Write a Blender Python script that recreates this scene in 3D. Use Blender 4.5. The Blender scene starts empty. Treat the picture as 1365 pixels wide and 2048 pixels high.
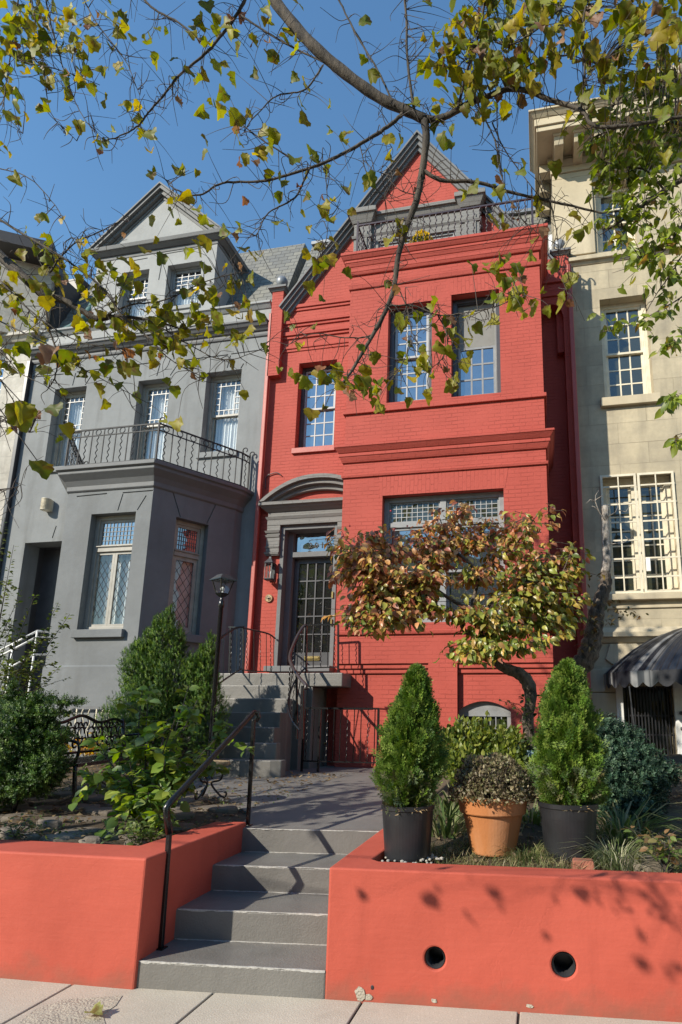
import bpy, math, random
import numpy as np
rng = np.random.default_rng(7)
random.seed(7)
C = bpy.context.scene.collection
PI = math.pi
R_ = math.radians

# ------------------------------------------------------------------ camera model
YAW, PITCH, ROLL = R_(-11.586), R_(11.74), R_(0.6377)
F, CX, CY, HC = 1199.67, 836.55, 1187.73, 1.75
def _rot():
    cy, sy, cp, sp = math.cos(YAW), math.sin(YAW), math.cos(PITCH), math.sin(PITCH)
    f = np.array([sy*cp, cy*cp, sp]); r = np.array([cy, -sy, 0.0]); u = np.cross(r, f)
    cr, sr = math.cos(ROLL), math.sin(ROLL)
    return cr*r+sr*u, -sr*r+cr*u, f
RX, RU, RF = _rot()
def U(x, y, Y):                       # point of the plane at depth Y seen at a pixel of the photo
    d = RX*(x-CX)/F - RU*(y-CY)/F + RF
    return d*(Y/d[1]) + np.array([0, 0, HC])
def UZ(x, y, z):
    d = RX*(x-CX)/F - RU*(y-CY)/F + RF
    return d*((z-HC)/d[2]) + np.array([0, 0, HC])
def rect(Y, tl, tr, bl, br):
    a, b, c, d = U(*tl, Y), U(*tr, Y), U(*bl, Y), U(*br, Y)
    return ((a[0]+c[0])/2, (b[0]+d[0])/2, (c[2]+d[2])/2, (a[2]+b[2])/2)   # x0,x1,z0,z1

# ------------------------------------------------------------------ materials
def new_mat(name):
    m = bpy.data.materials.new(name); m.use_nodes = True
    nt = m.node_tree; b = nt.nodes['Principled BSDF']
    return m, nt, b
def N(nt, t, **k):
    n = nt.nodes.new(t)
    for a, v in k.items():
        if a in n.inputs: n.inputs[a].default_value = v
        else: setattr(n, a, v)
    return n
def L(nt, a, b): nt.links.new(a, b)
def mixcol(nt, fac, a, b):
    n = nt.nodes.new('ShaderNodeMix'); n.data_type = 'RGBA'
    if isinstance(fac, (int, float)): n.inputs[0].default_value = fac
    else: L(nt, fac, n.inputs[0])
    for s, v in ((6, a), (7, b)):
        if isinstance(v, tuple): n.inputs[s].default_value = v+(1,) if len(v) == 3 else v
        else: L(nt, v, n.inputs[s])
    return n.outputs[2]
def ramp(nt, src, *stops):
    n = nt.nodes.new('ShaderNodeValToRGB'); e = n.color_ramp.elements
    while len(e) < len(stops): e.new(0.5)
    for el, (p, c) in zip(e, stops):
        el.position = p; el.color = (c, c, c, 1) if isinstance(c, (int, float)) else (c+(1,) if len(c) == 3 else c)
    L(nt, src, n.inputs[0]); return n.outputs[0]
def coords(nt, kind='Object'):
    return nt.nodes.new('ShaderNodeTexCoord').outputs[kind]
def noise(nt, vec, scale, detail=4, rough=0.55):
    n = N(nt, 'ShaderNodeTexNoise', Scale=scale, Detail=detail, Roughness=rough)
    if vec is not None: L(nt, vec, n.inputs['Vector'])
    return n.outputs[0]
def bump(nt, b, height, strength, dist=0.02, prev=None):
    n = N(nt, 'ShaderNodeBump', Strength=strength, Distance=dist)
    L(nt, height, n.inputs['Height'])
    if prev is not None: L(nt, prev, n.inputs['Normal'])
    L(nt, n.outputs[0], b.inputs['Normal']); return n.outputs[0]

def simple(name, col, rough=0.5, metal=0.0, var=0.12, scale=6, bmp=0.0, bscale=60, spec=0.5):
    m, nt, b = new_mat(name)
    v = coords(nt)
    f = noise(nt, v, scale, 6)
    dark = tuple(c*(1-var*1.6) for c in col); lite = tuple(min(1, c*(1+var)) for c in col)
    L(nt, mixcol(nt, ramp(nt, f, (0.3, 0.0), (0.7, 1.0)), dark, lite), b.inputs['Base Color'])
    b.inputs['Roughness'].default_value = rough; b.inputs['Metallic'].default_value = metal
    b.inputs['Specular IOR Level'].default_value = spec
    if bmp: bump(nt, b, noise(nt, v, bscale, 5), bmp, 0.01)
    return m

def brick_mat(name, col, vertical=False, painted=True):
    m, nt, b = new_mat(name)
    uv = coords(nt, 'UV'); ob = coords(nt)
    mp = N(nt, 'ShaderNodeMapping'); L(nt, uv, mp.inputs[0])
    if vertical: mp.inputs['Rotation'].default_value = (0, 0, PI/2)
    wob = N(nt, 'ShaderNodeVectorMath', operation='MULTIPLY_ADD')
    nz = N(nt, 'ShaderNodeTexNoise', Scale=3.0, Detail=3); L(nt, uv, nz.inputs['Vector'])
    L(nt, nz.outputs['Color'], wob.inputs[0]); wob.inputs[1].default_value = (0.022, 0.022, 0); L(nt, mp.outputs[0], wob.inputs[2])
    br = N(nt, 'ShaderNodeTexBrick'); L(nt, wob.outputs[0], br.inputs['Vector'])
    br.inputs['Scale'].default_value = 1; br.inputs['Mortar Size'].default_value = 0.006
    br.inputs['Mortar Smooth'].default_value = 0.35
    br.inputs['Brick Width'].default_value = 0.235; br.inputs['Row Height'].default_value = 0.078
    br.inputs['Color1'].default_value = (1, 1, 1, 1); br.inputs['Color2'].default_value = (0.35, 0.35, 0.35, 1)
    br.inputs['Mortar'].default_value = (0.6, 0.6, 0.6, 1); br.offset = 0.5
    n1 = noise(nt, ob, 1.3, 5); n2 = noise(nt, ob, 30, 4)
    c1 = mixcol(nt, ramp(nt, n1, (0.32, 0.0), (0.68, 1.0)), tuple(c*0.86 for c in col), tuple(min(1, c*1.06+0.006) for c in col))
    c2 = mixcol(nt, br.outputs[0], tuple(c*0.9 for c in col), tuple(min(1, c*1.06) for c in col))
    cc = mixcol(nt, 0.4, c1, c2)
    L(nt, cc, b.inputs['Base Color'])
    b.inputs['Roughness'].default_value = 0.7; b.inputs['Specular IOR Level'].default_value = 0.2
    # paint fills many joints: joints fade in and out
    msk = ramp(nt, noise(nt, ob, 2.2, 3), (0.40, 0.12), (0.66, 1.0))
    inv = N(nt, 'ShaderNodeMath', operation='MULTIPLY'); L(nt, br.outputs['Fac'], inv.inputs[0]); L(nt, msk, inv.inputs[1])
    h = N(nt, 'ShaderNodeMath', operation='SUBTRACT'); h.inputs[0].default_value = 1.0; L(nt, inv.outputs[0], h.inputs[1])
    p = bump(nt, b, h.outputs[0], 0.9, 0.011)
    p = bump(nt, b, br.outputs[0], 0.35, 0.012, p)
    bump(nt, b, n2, 0.35, 0.008, p)
    return m

def stucco(name, col, rough=0.8, stain=(0.2, 0.2, 0.2), bmp=0.5, amount=0.25):
    m, nt, b = new_mat(name); v = coords(nt)
    a = noise(nt, v, 0.9, 8, 0.65); a2 = noise(nt, v, 7, 5)
    mp = N(nt, 'ShaderNodeMapping'); L(nt, v, mp.inputs[0]); mp.inputs['Scale'].default_value = (2.5, 2.5, 0.3)
    a3 = noise(nt, mp.outputs[0], 1.2, 6)
    c = mixcol(nt, ramp(nt, a, (0.35, 0.0), (0.7, 1.0)), tuple(x*0.84 for x in col), tuple(min(1, x*1.08) for x in col))
    c = mixcol(nt, ramp(nt, a3, (0.52, 0.0), (0.78, amount)), c, stain)
    c = mixcol(nt, ramp(nt, a2, (0.4, 0.0), (0.75, 0.12)), c, tuple(x*0.6 for x in col))
    L(nt, c, b.inputs['Base Color']); b.inputs['Roughness'].default_value = rough; b.inputs['Specular IOR Level'].default_value = 0.5 if rough < 0.6 else 0.2
    p = bump(nt, b, noise(nt, v, 9, 6), bmp*0.6, 0.02)
    bump(nt, b, noise(nt, v, 70, 4), bmp, 0.006, p)
    return m

def painted_wall(name, col):
    m, nt, b = new_mat(name); v = coords(nt)
    def st(sc, scale, det=5):
        mp = N(nt, 'ShaderNodeMapping'); L(nt, v, mp.inputs[0]); mp.inputs['Scale'].default_value = sc; return noise(nt, mp.outputs[0], scale, det)
    brush = st((1.5, 1.5, 16), 3.0, 6); drip = st((5, 5, 0.5), 1.5, 6); big = noise(nt, v, 1.1, 7, 0.65)
    c = mixcol(nt, ramp(nt, big, (0.34, 0.0), (0.68, 1.0)), tuple(x*0.86 for x in col), tuple(min(1, x*1.06+0.004) for x in col))
    c = mixcol(nt, ramp(nt, brush, (0.55, 0.0), (0.75, 0.14)), c, (col[0]*1.05, col[1]*1.4, col[2]*1.5))
    c = mixcol(nt, ramp(nt, drip, (0.58, 0.0), (0.75, 0.28)), c, tuple(x*0.62 for x in col))
    sp = N(nt, 'ShaderNodeSeparateXYZ'); L(nt, v, sp.inputs[0])
    ad = N(nt, 'ShaderNodeMath', operation='MULTIPLY_ADD'); L(nt, noise(nt, v, 5, 5), ad.inputs[0]); ad.inputs[1].default_value = 0.5; L(nt, sp.outputs[2], ad.inputs[2])
    c = mixcol(nt, ramp(nt, ad.outputs[0], (0.20, 0.65), (0.40, 0.0)), c, (0.20, 0.095, 0.065))
    L(nt, c, b.inputs['Base Color']); b.inputs['Roughness'].default_value = 0.7; b.inputs['Specular IOR Level'].default_value = 0.2
    vor = N(nt, 'ShaderNodeTexVoronoi', Scale=1.1); vor.feature = 'DISTANCE_TO_EDGE'
    wv = N(nt, 'ShaderNodeVectorMath', operation='MULTIPLY_ADD'); nz = N(nt, 'ShaderNodeTexNoise', Scale=4.0, Detail=5); L(nt, v, nz.inputs['Vector']); L(nt, nz.outputs['Color'], wv.inputs[0]); wv.inputs[1].default_value = (0.5, 0.5, 0.5); L(nt, v, wv.inputs[2]); L(nt, wv.outputs[0], vor.inputs['Vector'])
    cr = ramp(nt, vor.outputs['Distance'], (0.0, 0.0), (0.006, 1.0)); mk = ramp(nt, noise(nt, v, 1.7, 2), (0.52, 1.0), (0.62, 0.0))
    mx = N(nt, 'ShaderNodeMath', operation='MAXIMUM'); L(nt, cr, mx.inputs[0]); L(nt, mk, mx.inputs[1])
    q = bump(nt, b, mx.outputs[0], 0.15, 0.004)
    q = bump(nt, b, brush, 0.2, 0.008, q); q = bump(nt, b, noise(nt, v, 3.5, 3), 0.25, 0.03, q); bump(nt, b, noise(nt, v, 55, 4), 0.35, 0.004, q)
    return m
def concrete(name, col):
    m, nt, b = new_mat(name); v = coords(nt)
    c = mixcol(nt, ramp(nt, noise(nt, v, 1.0, 8, 0.65), (0.35, 0.0), (0.68, 1.0)), tuple(x*0.78 for x in col), tuple(min(1, x*1.06) for x in col))
    c = mixcol(nt, ramp(nt, noise(nt, v, 110, 3), (0.54, 0.0), (0.72, 0.5)), c, (0.24, 0.18, 0.14))
    c = mixcol(nt, ramp(nt, noise(nt, v, 70, 3), (0.58, 0.0), (0.72, 0.5)), c, (0.66, 0.60, 0.52))
    c = mixcol(nt, ramp(nt, noise(nt, v, 4, 7), (0.55, 0.0), (0.75, 0.45)), c, (0.25, 0.22, 0.175))
    L(nt, c, b.inputs['Base Color']); b.inputs['Roughness'].default_value = 0.92
    bump(nt, b, noise(nt, v, 90, 5), 0.5, 0.006); return m
def ashlar(name, col):
    m, nt, b = new_mat(name); uv = coords(nt, 'UV'); v = coords(nt)
    br = N(nt, 'ShaderNodeTexBrick'); L(nt, uv, br.inputs['Vector'])
    br.inputs['Scale'].default_value = 1; br.inputs['Mortar Size'].default_value = 0.006; br.inputs['Mortar Smooth'].default_value = 0.2
    br.inputs['Brick Width'].default_value = 1.15; br.inputs['Row Height'].default_value = 0.46
    br.inputs['Color1'].default_value = (0, 0, 0, 1); br.inputs['Color2'].default_value = (1, 1, 1, 1); br.inputs['Mortar'].default_value = (.5, .5, .5, 1)
    a = noise(nt, v, 0.8, 9, 0.7); a2 = noise(nt, v, 12, 6)
    mp = N(nt, 'ShaderNodeMapping'); L(nt, v, mp.inputs[0]); mp.inputs['Scale'].default_value = (3, 3, 0.35)
    a3 = noise(nt, mp.outputs[0], 1.0, 6)
    c = mixcol(nt, br.outputs[0], tuple(x*0.9 for x in col), tuple(min(1, x*1.07) for x in col))
    c = mixcol(nt, ramp(nt, a, (0.38, 0.0), (0.68, 0.7)), c, (0.20, 0.18, 0.145))
    c = mixcol(nt, ramp(nt, a3, (0.5, 0.0), (0.8, 0.5)), c, (0.13, 0.12, 0.10))
    c = mixcol(nt, ramp(nt, a2, (0.45, 0.0), (0.8, 0.3)), c, tuple(x*0.6 for x in col))
    jf = N(nt, 'ShaderNodeMath', operation='MULTIPLY'); L(nt, br.outputs['Fac'], jf.inputs[0]); L(nt, ramp(nt, noise(nt, v, 1.5, 3), (0.4, 0.15), (0.65, 0.8)), jf.inputs[1]); c = mixcol(nt, jf.outputs[0], c, tuple(x*0.5 for x in col))
    L(nt, c, b.inputs['Base Color']); b.inputs['Roughness'].default_value = 0.85; b.inputs['Specular IOR Level'].default_value = 0.2
    h = N(nt, 'ShaderNodeMath', operation='SUBTRACT'); h.inputs[0].default_value = 1.0; L(nt, jf.outputs[0], h.inputs[1])
    p = bump(nt, b, h.outputs[0], 0.7, 0.012); bump(nt, b, a2, 0.25, 0.015, p)
    return m

def slate(name, c1, c2):
    m, nt, b = new_mat(name); uv = coords(nt, 'UV'); v = coords(nt)
    br = N(nt, 'ShaderNodeTexBrick'); L(nt, uv, br.inputs['Vector'])
    br.inputs['Scale'].default_value = 1; br.inputs['Mortar Size'].default_value = 0.008; br.inputs['Mortar Smooth'].default_value = 0.1
    br.inputs['Brick Width'].default_value = 0.27; br.inputs['Row Height'].default_value = 0.17
    br.inputs['Color1'].default_value = c1+(1,); br.inputs['Color2'].default_value = c2+(1,)
    br.inputs['Mortar'].default_value = (0.03, 0.03, 0.03, 1); br.inputs['Bias'].default_value = -0.1
    c = mixcol(nt, ramp(nt, noise(nt, v, 3, 5), (0.35, 0.0), (0.7, 0.5)), br.outputs[0], tuple(x*0.6 for x in c1))
    L(nt, c, b.inputs['Base Color']); b.inputs['Roughness'].default_value = 0.7
    # each course tilts out at its foot
    sp = N(nt, 'ShaderNodeSeparateXYZ'); L(nt, uv, sp.inputs[0])
    md = N(nt, 'ShaderNodeMath', operation='MODULO'); L(nt, sp.outputs[1], md.inputs[0]); md.inputs[1].default_value = 0.17
    ml = N(nt, 'ShaderNodeMath', operation='MULTIPLY'); L(nt, md.outputs[0], ml.inputs[0]); ml.inputs[1].default_value = -5.0
    p = bump(nt, b, ml.outputs[0], 0.5, 0.03)
    inv = N(nt, 'ShaderNodeMath', operation='SUBTRACT'); inv.inputs[0].default_value = 1.0; L(nt, br.outputs['Fac'], inv.inputs[1])
    bump(nt, b, inv.outputs[0], 0.8, 0.015, p)
    return m

def glass_mat(name, tint, refl, rough=0.02, trans=0.0, wob=0.025):
    m = bpy.data.materials.new(name); m.use_nodes = True; nt = m.node_tree
    nt.nodes.clear(); out = nt.nodes.new('ShaderNodeOutputMaterial')
    g = N(nt, 'ShaderNodeBsdfGlossy', Roughness=rough); g.inputs['Color'].default_value = (0.9, 0.93, 0.96, 1)
    v = coords(nt); bm = N(nt, 'ShaderNodeBump', Strength=wob*6, Distance=0.05); L(nt, noise(nt, v, 1.7, 2), bm.inputs['Height'])
    L(nt, bm.outputs[0], g.inputs['Normal'])
    if trans: d = N(nt, 'ShaderNodeBsdfTransparent'); d.inputs[0].default_value = tint+(1,)
    else:
        d = N(nt, 'ShaderNodeBsdfDiffuse'); d.inputs[0].default_value = tint+(1,)
    lw = N(nt, 'ShaderNodeLayerWeight', Blend=0.35)
    fa = N(nt, 'ShaderNodeMapRange'); L(nt, lw.outputs['Facing'], fa.inputs[0]); fa.inputs[3].default_value = refl; fa.inputs[4].default_value = min(1, refl+(0.1 if trans else 0.5))
    mx = nt.nodes.new('ShaderNodeMixShader'); L(nt, fa.outputs[0], mx.inputs[0]); L(nt, d.outputs[0], mx.inputs[1]); L(nt, g.outputs[0], mx.inputs[2])
    L(nt, mx.outputs[0], out.inputs[0]); return m

def leaf_mat(name, rough=0.45, transl=0.4, spec=0.4, blotch=None):
    m, nt, b = new_mat(name)
    a = N(nt, 'ShaderNodeAttribute', attribute_name='Col')
    col = a.outputs[0]
    if blotch is not None:
        v = coords(nt); f = ramp(nt, noise(nt, v, blotch[0], 5), (0.52, 0.0), (0.66, blotch[1]))
        col = mixcol(nt, f, col, blotch[2])
    L(nt, col, b.inputs['Base Color']); b.inputs['Roughness'].default_value = rough
    b.inputs['Specular IOR Level'].default_value = spec
    t = N(nt, 'ShaderNodeBsdfTranslucent')
    hs = N(nt, 'ShaderNodeHueSaturation', Saturation=1.15, Value=1.6); L(nt, col, hs.inputs['Color']); L(nt, hs.outputs[0], t.inputs[0])
    mx = nt.nodes.new('ShaderNodeMixShader'); mx.inputs[0].default_value = transl
    L(nt, b.outputs[0], mx.inputs[1]); L(nt, t.outputs[0], mx.inputs[2])
    L(nt, mx.outputs[0], nt.nodes['Material Output'].inputs[0]); return m

def bark(name, c1, c2, scale=14, bmp=0.8):
    m, nt, b = new_mat(name); v = coords(nt)
    mp = N(nt, 'ShaderNodeMapping'); L(nt, v, mp.inputs[0]); mp.inputs['Scale'].default_value = (1, 1, 0.35)
    a = noise(nt, mp.outputs[0], scale, 7, 0.7)
    L(nt, mixcol(nt, ramp(nt, a, (0.38, 0.0), (0.62, 1.0)), c1, c2), b.inputs['Base Color'])
    b.inputs['Roughness'].default_value = 0.85; bump(nt, b, a, bmp, 0.03); return m

RED = (0.385, 0.071, 0.052)
M = {}
M['red'] = brick_mat('red_painted_brick', RED)
M['red_soldier'] = brick_mat('red_soldier_brick', RED, vertical=True)
M['red_trim'] = brick_mat('red_trim_brick', (0.385, 0.069, 0.051))
M['red_smooth'] = stucco('red_smooth_paint', (0.385, 0.071, 0.052), 0.5, (0.40, 0.065, 0.055), 0.25, 0.2)
M['wall_red'] = painted_wall('coral_red_wall_paint', (0.44, 0.086, 0.056))
M['gray'] = stucco('gray_stucco', (0.225, 0.236, 0.24), 0.8, (0.13, 0.132, 0.128), 0.5, 0.8)
M['gray_bay'] = stucco('slate_gray_stucco', (0.18, 0.19, 0.196), 0.8, (0.12, 0.122, 0.12), 0.5, 0.5)
M['gray_trim'] = stucco('gray_trim_paint', (0.16, 0.165, 0.17), 0.6, (0.13, 0.13, 0.135), 0.3, 0.3)
M['gray_light'] = stucco('light_gray_stucco', (0.33, 0.338, 0.338), 0.8, (0.25, 0.255, 0.25), 0.35, 0.45)
M['gray_brick'] = brick_mat('gray_painted_brick', (0.19, 0.187, 0.18))
M['dark_paint'] = simple('dark_gray_paint', (0.055, 0.055, 0.06), 0.4)
M['charcoal'] = simple('charcoal_paint', (0.025, 0.025, 0.028), 0.35)
M['sash_gray'] = simple('gray_sash_paint', (0.23, 0.235, 0.24), 0.45)
M['taupe'] = simple('taupe_window_paint', (0.30, 0.285, 0.25), 0.5)
M['white'] = simple('white_paint', (0.72, 0.72, 0.70), 0.45, var=0.06)
M['muntin'] = simple('pale_muntin_paint', (0.36, 0.365, 0.37), 0.45, var=0.06)
M['cream'] = simple('cream_window_paint', (0.66, 0.60, 0.46), 0.5, var=0.1, bmp=0.2)
M['stone'] = ashlar('tan_limestone', (0.50, 0.43, 0.30))
M['stone_trim'] = stucco('tan_carved_stone', (0.50, 0.43, 0.305), 0.85, (0.24, 0.21, 0.16), 0.35, 0.6)
M['stone_pale'] = ashlar('pale_cream_stone', (0.58, 0.55, 0.49))
M['slate'] = slate('gray_green_slate', (0.20, 0.195, 0.165), (0.12, 0.125, 0.125))
M['step'] = stucco('gray_painted_concrete', (0.165, 0.158, 0.146), 0.45, (0.10, 0.095, 0.085), 0.5, 0.6)
M['path'] = stucco('mauve_gray_painted_path', (0.168, 0.160, 0.15), 0.6, (0.13, 0.115, 0.11), 0.45, 0.5)
M['iron'] = simple('black_wrought_iron', (0.008, 0.008, 0.009), 0.26, 0.0, bmp=0.2)
M['iron_gray'] = simple('gray_painted_iron', (0.045, 0.047, 0.05), 0.6, 0.0, bmp=0.2, spec=0.2)
M['iron_terrace'] = simple('dark_twisted_iron', (0.06, 0.045, 0.05), 0.35, 0.3)
M['bronze_rail'] = simple('brown_black_handrail', (0.045, 0.032, 0.03), 0.3)
M['metal_roof'] = simple('blue_gray_sheet_metal', (0.20, 0.215, 0.235), 0.45, 0.2)
M['dark_roof'] = simple('dark_brown_eave_paint', (0.035, 0.03, 0.03), 0.5)
M['brass'] = simple('polished_brass', (0.65, 0.48, 0.2), 0.25, 1.0)
M['bronze'] = simple('weathered_gilt_bronze', (0.40, 0.29, 0.17), 0.5, 0.5)
M['pot_black'] = simple('black_nursery_plastic', (0.02, 0.021, 0.024), 0.38, var=0.3, scale=3, bmp=0.1, bscale=20)
M['terracotta'] = stucco('terracotta', (0.44, 0.175, 0.065), 0.75, (0.55, 0.34, 0.22), 0.25, 0.55)
M['copper'] = simple('verdigris_copper', (0.03, 0.10, 0.10), 0.6)
M['glass_sky'] = glass_mat('sky_reflecting_glass', (0.03, 0.035, 0.045), 0.30, wob=0.05)
M['glass_dark'] = glass_mat('dark_glass', (0.03, 0.034, 0.022), 0.06)
M['glass_door'] = glass_mat('door_glass', (0.012, 0.012, 0.013), 0.07)
M['glass_clear'] = glass_mat('clear_glass', (0.93, 0.95, 0.95), 0.035, trans=1)
M['curtain'] = simple('white_curtain', (0.74, 0.74, 0.75), 0.9, var=0.08, scale=3)
M['shade'] = simple('gray_roller_shade', (0.21, 0.205, 0.19), 0.9, var=0.06)
M['blind'] = simple('reflection_pink_blind', (0.66, 0.58, 0.53), 0.8)  # pink of the red bay's reflection is mixed into the blind's colour
M['room'] = simple('dark_room', (0.02, 0.02, 0.02), 0.9)
M['lead'] = simple('lead_came', (0.10, 0.10, 0.10), 0.5, 0.3)
M['vent'] = simple('cream_vent_metal', (0.62, 0.56, 0.42), 0.45)
M['pvc'] = simple('white_pvc', (0.7, 0.72, 0.74), 0.4)
M['numeral'] = simple('black_numeral', (0.01, 0.01, 0.01), 0.4)
M['numeral_pale'] = simple('pale_numeral', (0.35, 0.28, 0.22), 0.5)
M['bark'] = bark('sycamore_bark', (0.022, 0.018, 0.014), (0.085, 0.068, 0.05), 12)
M['worn'] = simple('worn_pale_edge', (0.42, 0.41, 0.385), 0.6, var=0.2, scale=40)
M['twig'] = simple('brown_twig', (0.05, 0.038, 0.03), 0.7)
M['bark_dog'] = bark('dogwood_bark', (0.028, 0.022, 0.017), (0.16, 0.125, 0.095), 22, 1.0)
M['bark_pale'] = bark('pale_peeling_bark', (0.10, 0.085, 0.07), (0.46, 0.41, 0.36), 26, 1.0)
M['soil'] = stucco('dark_soil', (0.085, 0.065, 0.045), 0.95, (0.14, 0.11, 0.075), 1.0, 0.5)
M['mulch'] = simple('straw_mulch', (0.34, 0.24, 0.13), 0.9, var=0.4, scale=30, bmp=1.0, bscale=60)
M['rock'] = stucco('garden_flagstone', (0.16, 0.135, 0.11), 0.9, (0.08, 0.07, 0.055), 0.9, 0.5)
M['rock_pale'] = stucco('pale_fieldstone', (0.22, 0.185, 0.145), 0.9, (0.11, 0.095, 0.075), 0.8, 0.4)
M['pebble'] = simple('white_pebble', (0.42, 0.39, 0.34), 0.8)
M['brickbit'] = simple('old_red_brick', (0.30, 0.11, 0.07), 0.9, var=0.3, scale=15, bmp=0.6)
M['walk'] = concrete('sidewalk_concrete', (0.47, 0.42, 0.345))
M['patch'] = stucco('rough_concrete_patch', (0.42, 0.38, 0.31), 0.95, (0.28, 0.25, 0.21), 1.6, 0.5)
M['joint'] = simple('dark_joint_dirt', (0.06, 0.05, 0.04), 0.95)
M['asphalt'] = simple('asphalt', (0.05, 0.05, 0.052), 0.9, bmp=0.5)
M['earth'] = simple('earth', (0.12, 0.10, 0.07), 0.95)
M['leaf'] = leaf_mat('broad_leaf')
M['leaf_syc'] = leaf_mat('sycamore_leaf', 0.5, 0.42, 0.3, (14, 0.75, (0.13, 0.06, 0.02)))
M['leaf_dog'] = leaf_mat('dogwood_leaf', 0.38, 0.3, 0.55)
M['needle'] = leaf_mat('needle_leaf', 0.5, 0.15, 0.35)
M['petal'] = leaf_mat('petal', 0.6, 0.3, 0.2)

# ------------------------------------------------------------------ mesh builder
class MB:
    def __init__(s): s.v = []; s.f = []; s.col = None
    def add(s, vs, fs):
        o = len(s.v); s.v.extend([tuple(map(float, p)) for p in vs]); s.f.extend([tuple(i+o for i in f) for f in fs]); return s
    def box(s, x0, x1, y0, y1, z0, z1): return s.fru(x0, x1, y0, y1, z0, z1)
    def fru(s, x0, x1, y0, y1, z0, z1, pb=(0, 0, 0, 0), pt=(0, 0, 0, 0)):   # (left, right, front, back) growth at bottom / top
        a = [(x0-pb[0], y0-pb[2], z0), (x1+pb[1], y0-pb[2], z0), (x1+pb[1], y1+pb[3], z0), (x0-pb[0], y1+pb[3], z0),
             (x0-pt[0], y0-pt[2], z1), (x1+pt[1], y0-pt[2], z1), (x1+pt[1], y1+pt[3], z1), (x0-pt[0], y1+pt[3], z1)]
        return s.add(a, [(3, 2, 1, 0), (4, 5, 6, 7), (0, 1, 5, 4), (1, 2, 6, 5), (2, 3, 7, 6), (3, 0, 4, 7)])
    def prism_y(s, pts, y0, y1):      # (x,z) outline, counter-clockwise seen from the front (-y)
        n = len(pts)
        vs = [(x, y0, z) for x, z in pts]+[(x, y1, z) for x, z in pts]
        fs = [tuple(range(n)), tuple(range(2*n-1, n-1, -1))]+[((i+1) % n, i, n+i, n+(i+1) % n) for i in range(n)]
        return s.add(vs, fs)
    def prism_z(s, pts, z0, z1, zt=None):      # (x,y) outline, counter-clockwise from above
        n = len(pts)
        vs = [(x, y, z0) for x, y in pts]+[(x, y, z1) for x, y in pts]
        fs = [tuple(range(n-1, -1, -1)), tuple(range(n, 2*n))]+[(i, (i+1) % n, n+(i+1) % n, n+i) for i in range(n)]
        return s.add(vs, fs)
    def loft_z(s, rings):      # rings: list of (outline, z)
        n = len(rings[0][0]); vs = []; fs = []
        for o, z in rings: vs += [(x, y, z) for x, y in o]
        for k in range(len(rings)-1):
            for i in range(n):
                j = (i+1) % n; fs.append((k*n+i, k*n+j, (k+1)*n+j, (k+1)*n+i))
        fs.append(tuple(range(n-1, -1, -1))); m = (len(rings)-1)*n; fs.append(tuple(m+i for i in range(n)))
        return s.add(vs, fs)
    def tube(s, path, r, n=8, cap=True, square=False):
        P = [np.array(p, float) for p in path]; m = len(P)
        rr = list(r) if hasattr(r, '__len__') else [r]*m
        T = []
        for i in range(m):
            t = P[min(i+1, m-1)]-P[max(i-1, 0)]; T.append(t/(np.linalg.norm(t)+1e-9))
        ref = np.array([0, 0, 1.0]) if abs(T[0][2]) < 0.9 else np.array([0, -1.0, 0])
        u = np.cross(T[0], ref); u /= np.linalg.norm(u)
        vs = []; a0 = PI/4 if square else 0
        for i in range(m):
            u = u-T[i]*np.dot(u, T[i]); u /= (np.linalg.norm(u)+1e-9); w = np.cross(T[i], u)
            for k in range(n):
                a = a0+2*PI*k/n; vs.append(P[i]+rr[i]*(math.cos(a)*u+math.sin(a)*w))
        fs = []
        for i in range(m-1):
            for k in range(n):
                j = (k+1) % n; fs.append((i*n+k, i*n+j, (i+1)*n+j, (i+1)*n+k))
        if cap: fs += [tuple(range(n-1, -1, -1)), tuple((m-1)*n+k for k in range(n))]
        return s.add(vs, fs)
    def bar(s, a, b, w): return s.tube([a, b], w*0.7071, 4, square=True)
    def lathe(s, prof, cx, cy, z0=0, n=24):      # (r, z)
        vs = []; fs = []
        for r, z in prof:
            for k in range(n):
                a = 2*PI*k/n; vs.append((cx+r*math.cos(a), cy+r*math.sin(a), z0+z))
        for i in range(len(prof)-1):
            for k in range(n):
                j = (k+1) % n; fs.append((i*n+k, i*n+j, (i+1)*n+j, (i+1)*n+k))
        if prof[0][0] > 1e-4: fs.append(tuple(range(n-1, -1, -1)))
        if prof[-1][0] > 1e-4: fs.append(tuple((len(prof)-1)*n+k for k in range(n)))
        return s.add(vs, fs)
    def sphere(s, c, r, n=12, sq=(1, 1, 1)):
        vs = []; fs = []; m = n//2+1
        for i in range(m):
            t = PI*i/(m-1)
            for k in range(n):
                a = 2*PI*k/n; vs.append((c[0]+r*sq[0]*math.sin(t)*math.cos(a), c[1]+r*sq[1]*math.sin(t)*math.sin(a), c[2]-r*sq[2]*math.cos(t)))
        for i in range(m-1):
            for k in range(n):
                j = (k+1) % n; fs.append((i*n+k, i*n+j, (i+1)*n+j, (i+1)*n+k))
        return s.add(vs, fs)
    def ring(s, c, r, t, axis=(0, 1, 0), n=16, k=6):
        ax = np.array(axis, float); ax /= np.linalg.norm(ax)
        u = np.cross(ax, [0, 0, 1.0]); u = u/np.linalg.norm(u) if np.linalg.norm(u) > 1e-3 else np.array([1.0, 0, 0]); w = np.cross(ax, u)
        return s.tube([np.array(c)+r*(math.cos(a)*u+math.sin(a)*w) for a in np.linspace(0, 2*PI, n+1)], t, k, cap=False)
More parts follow.
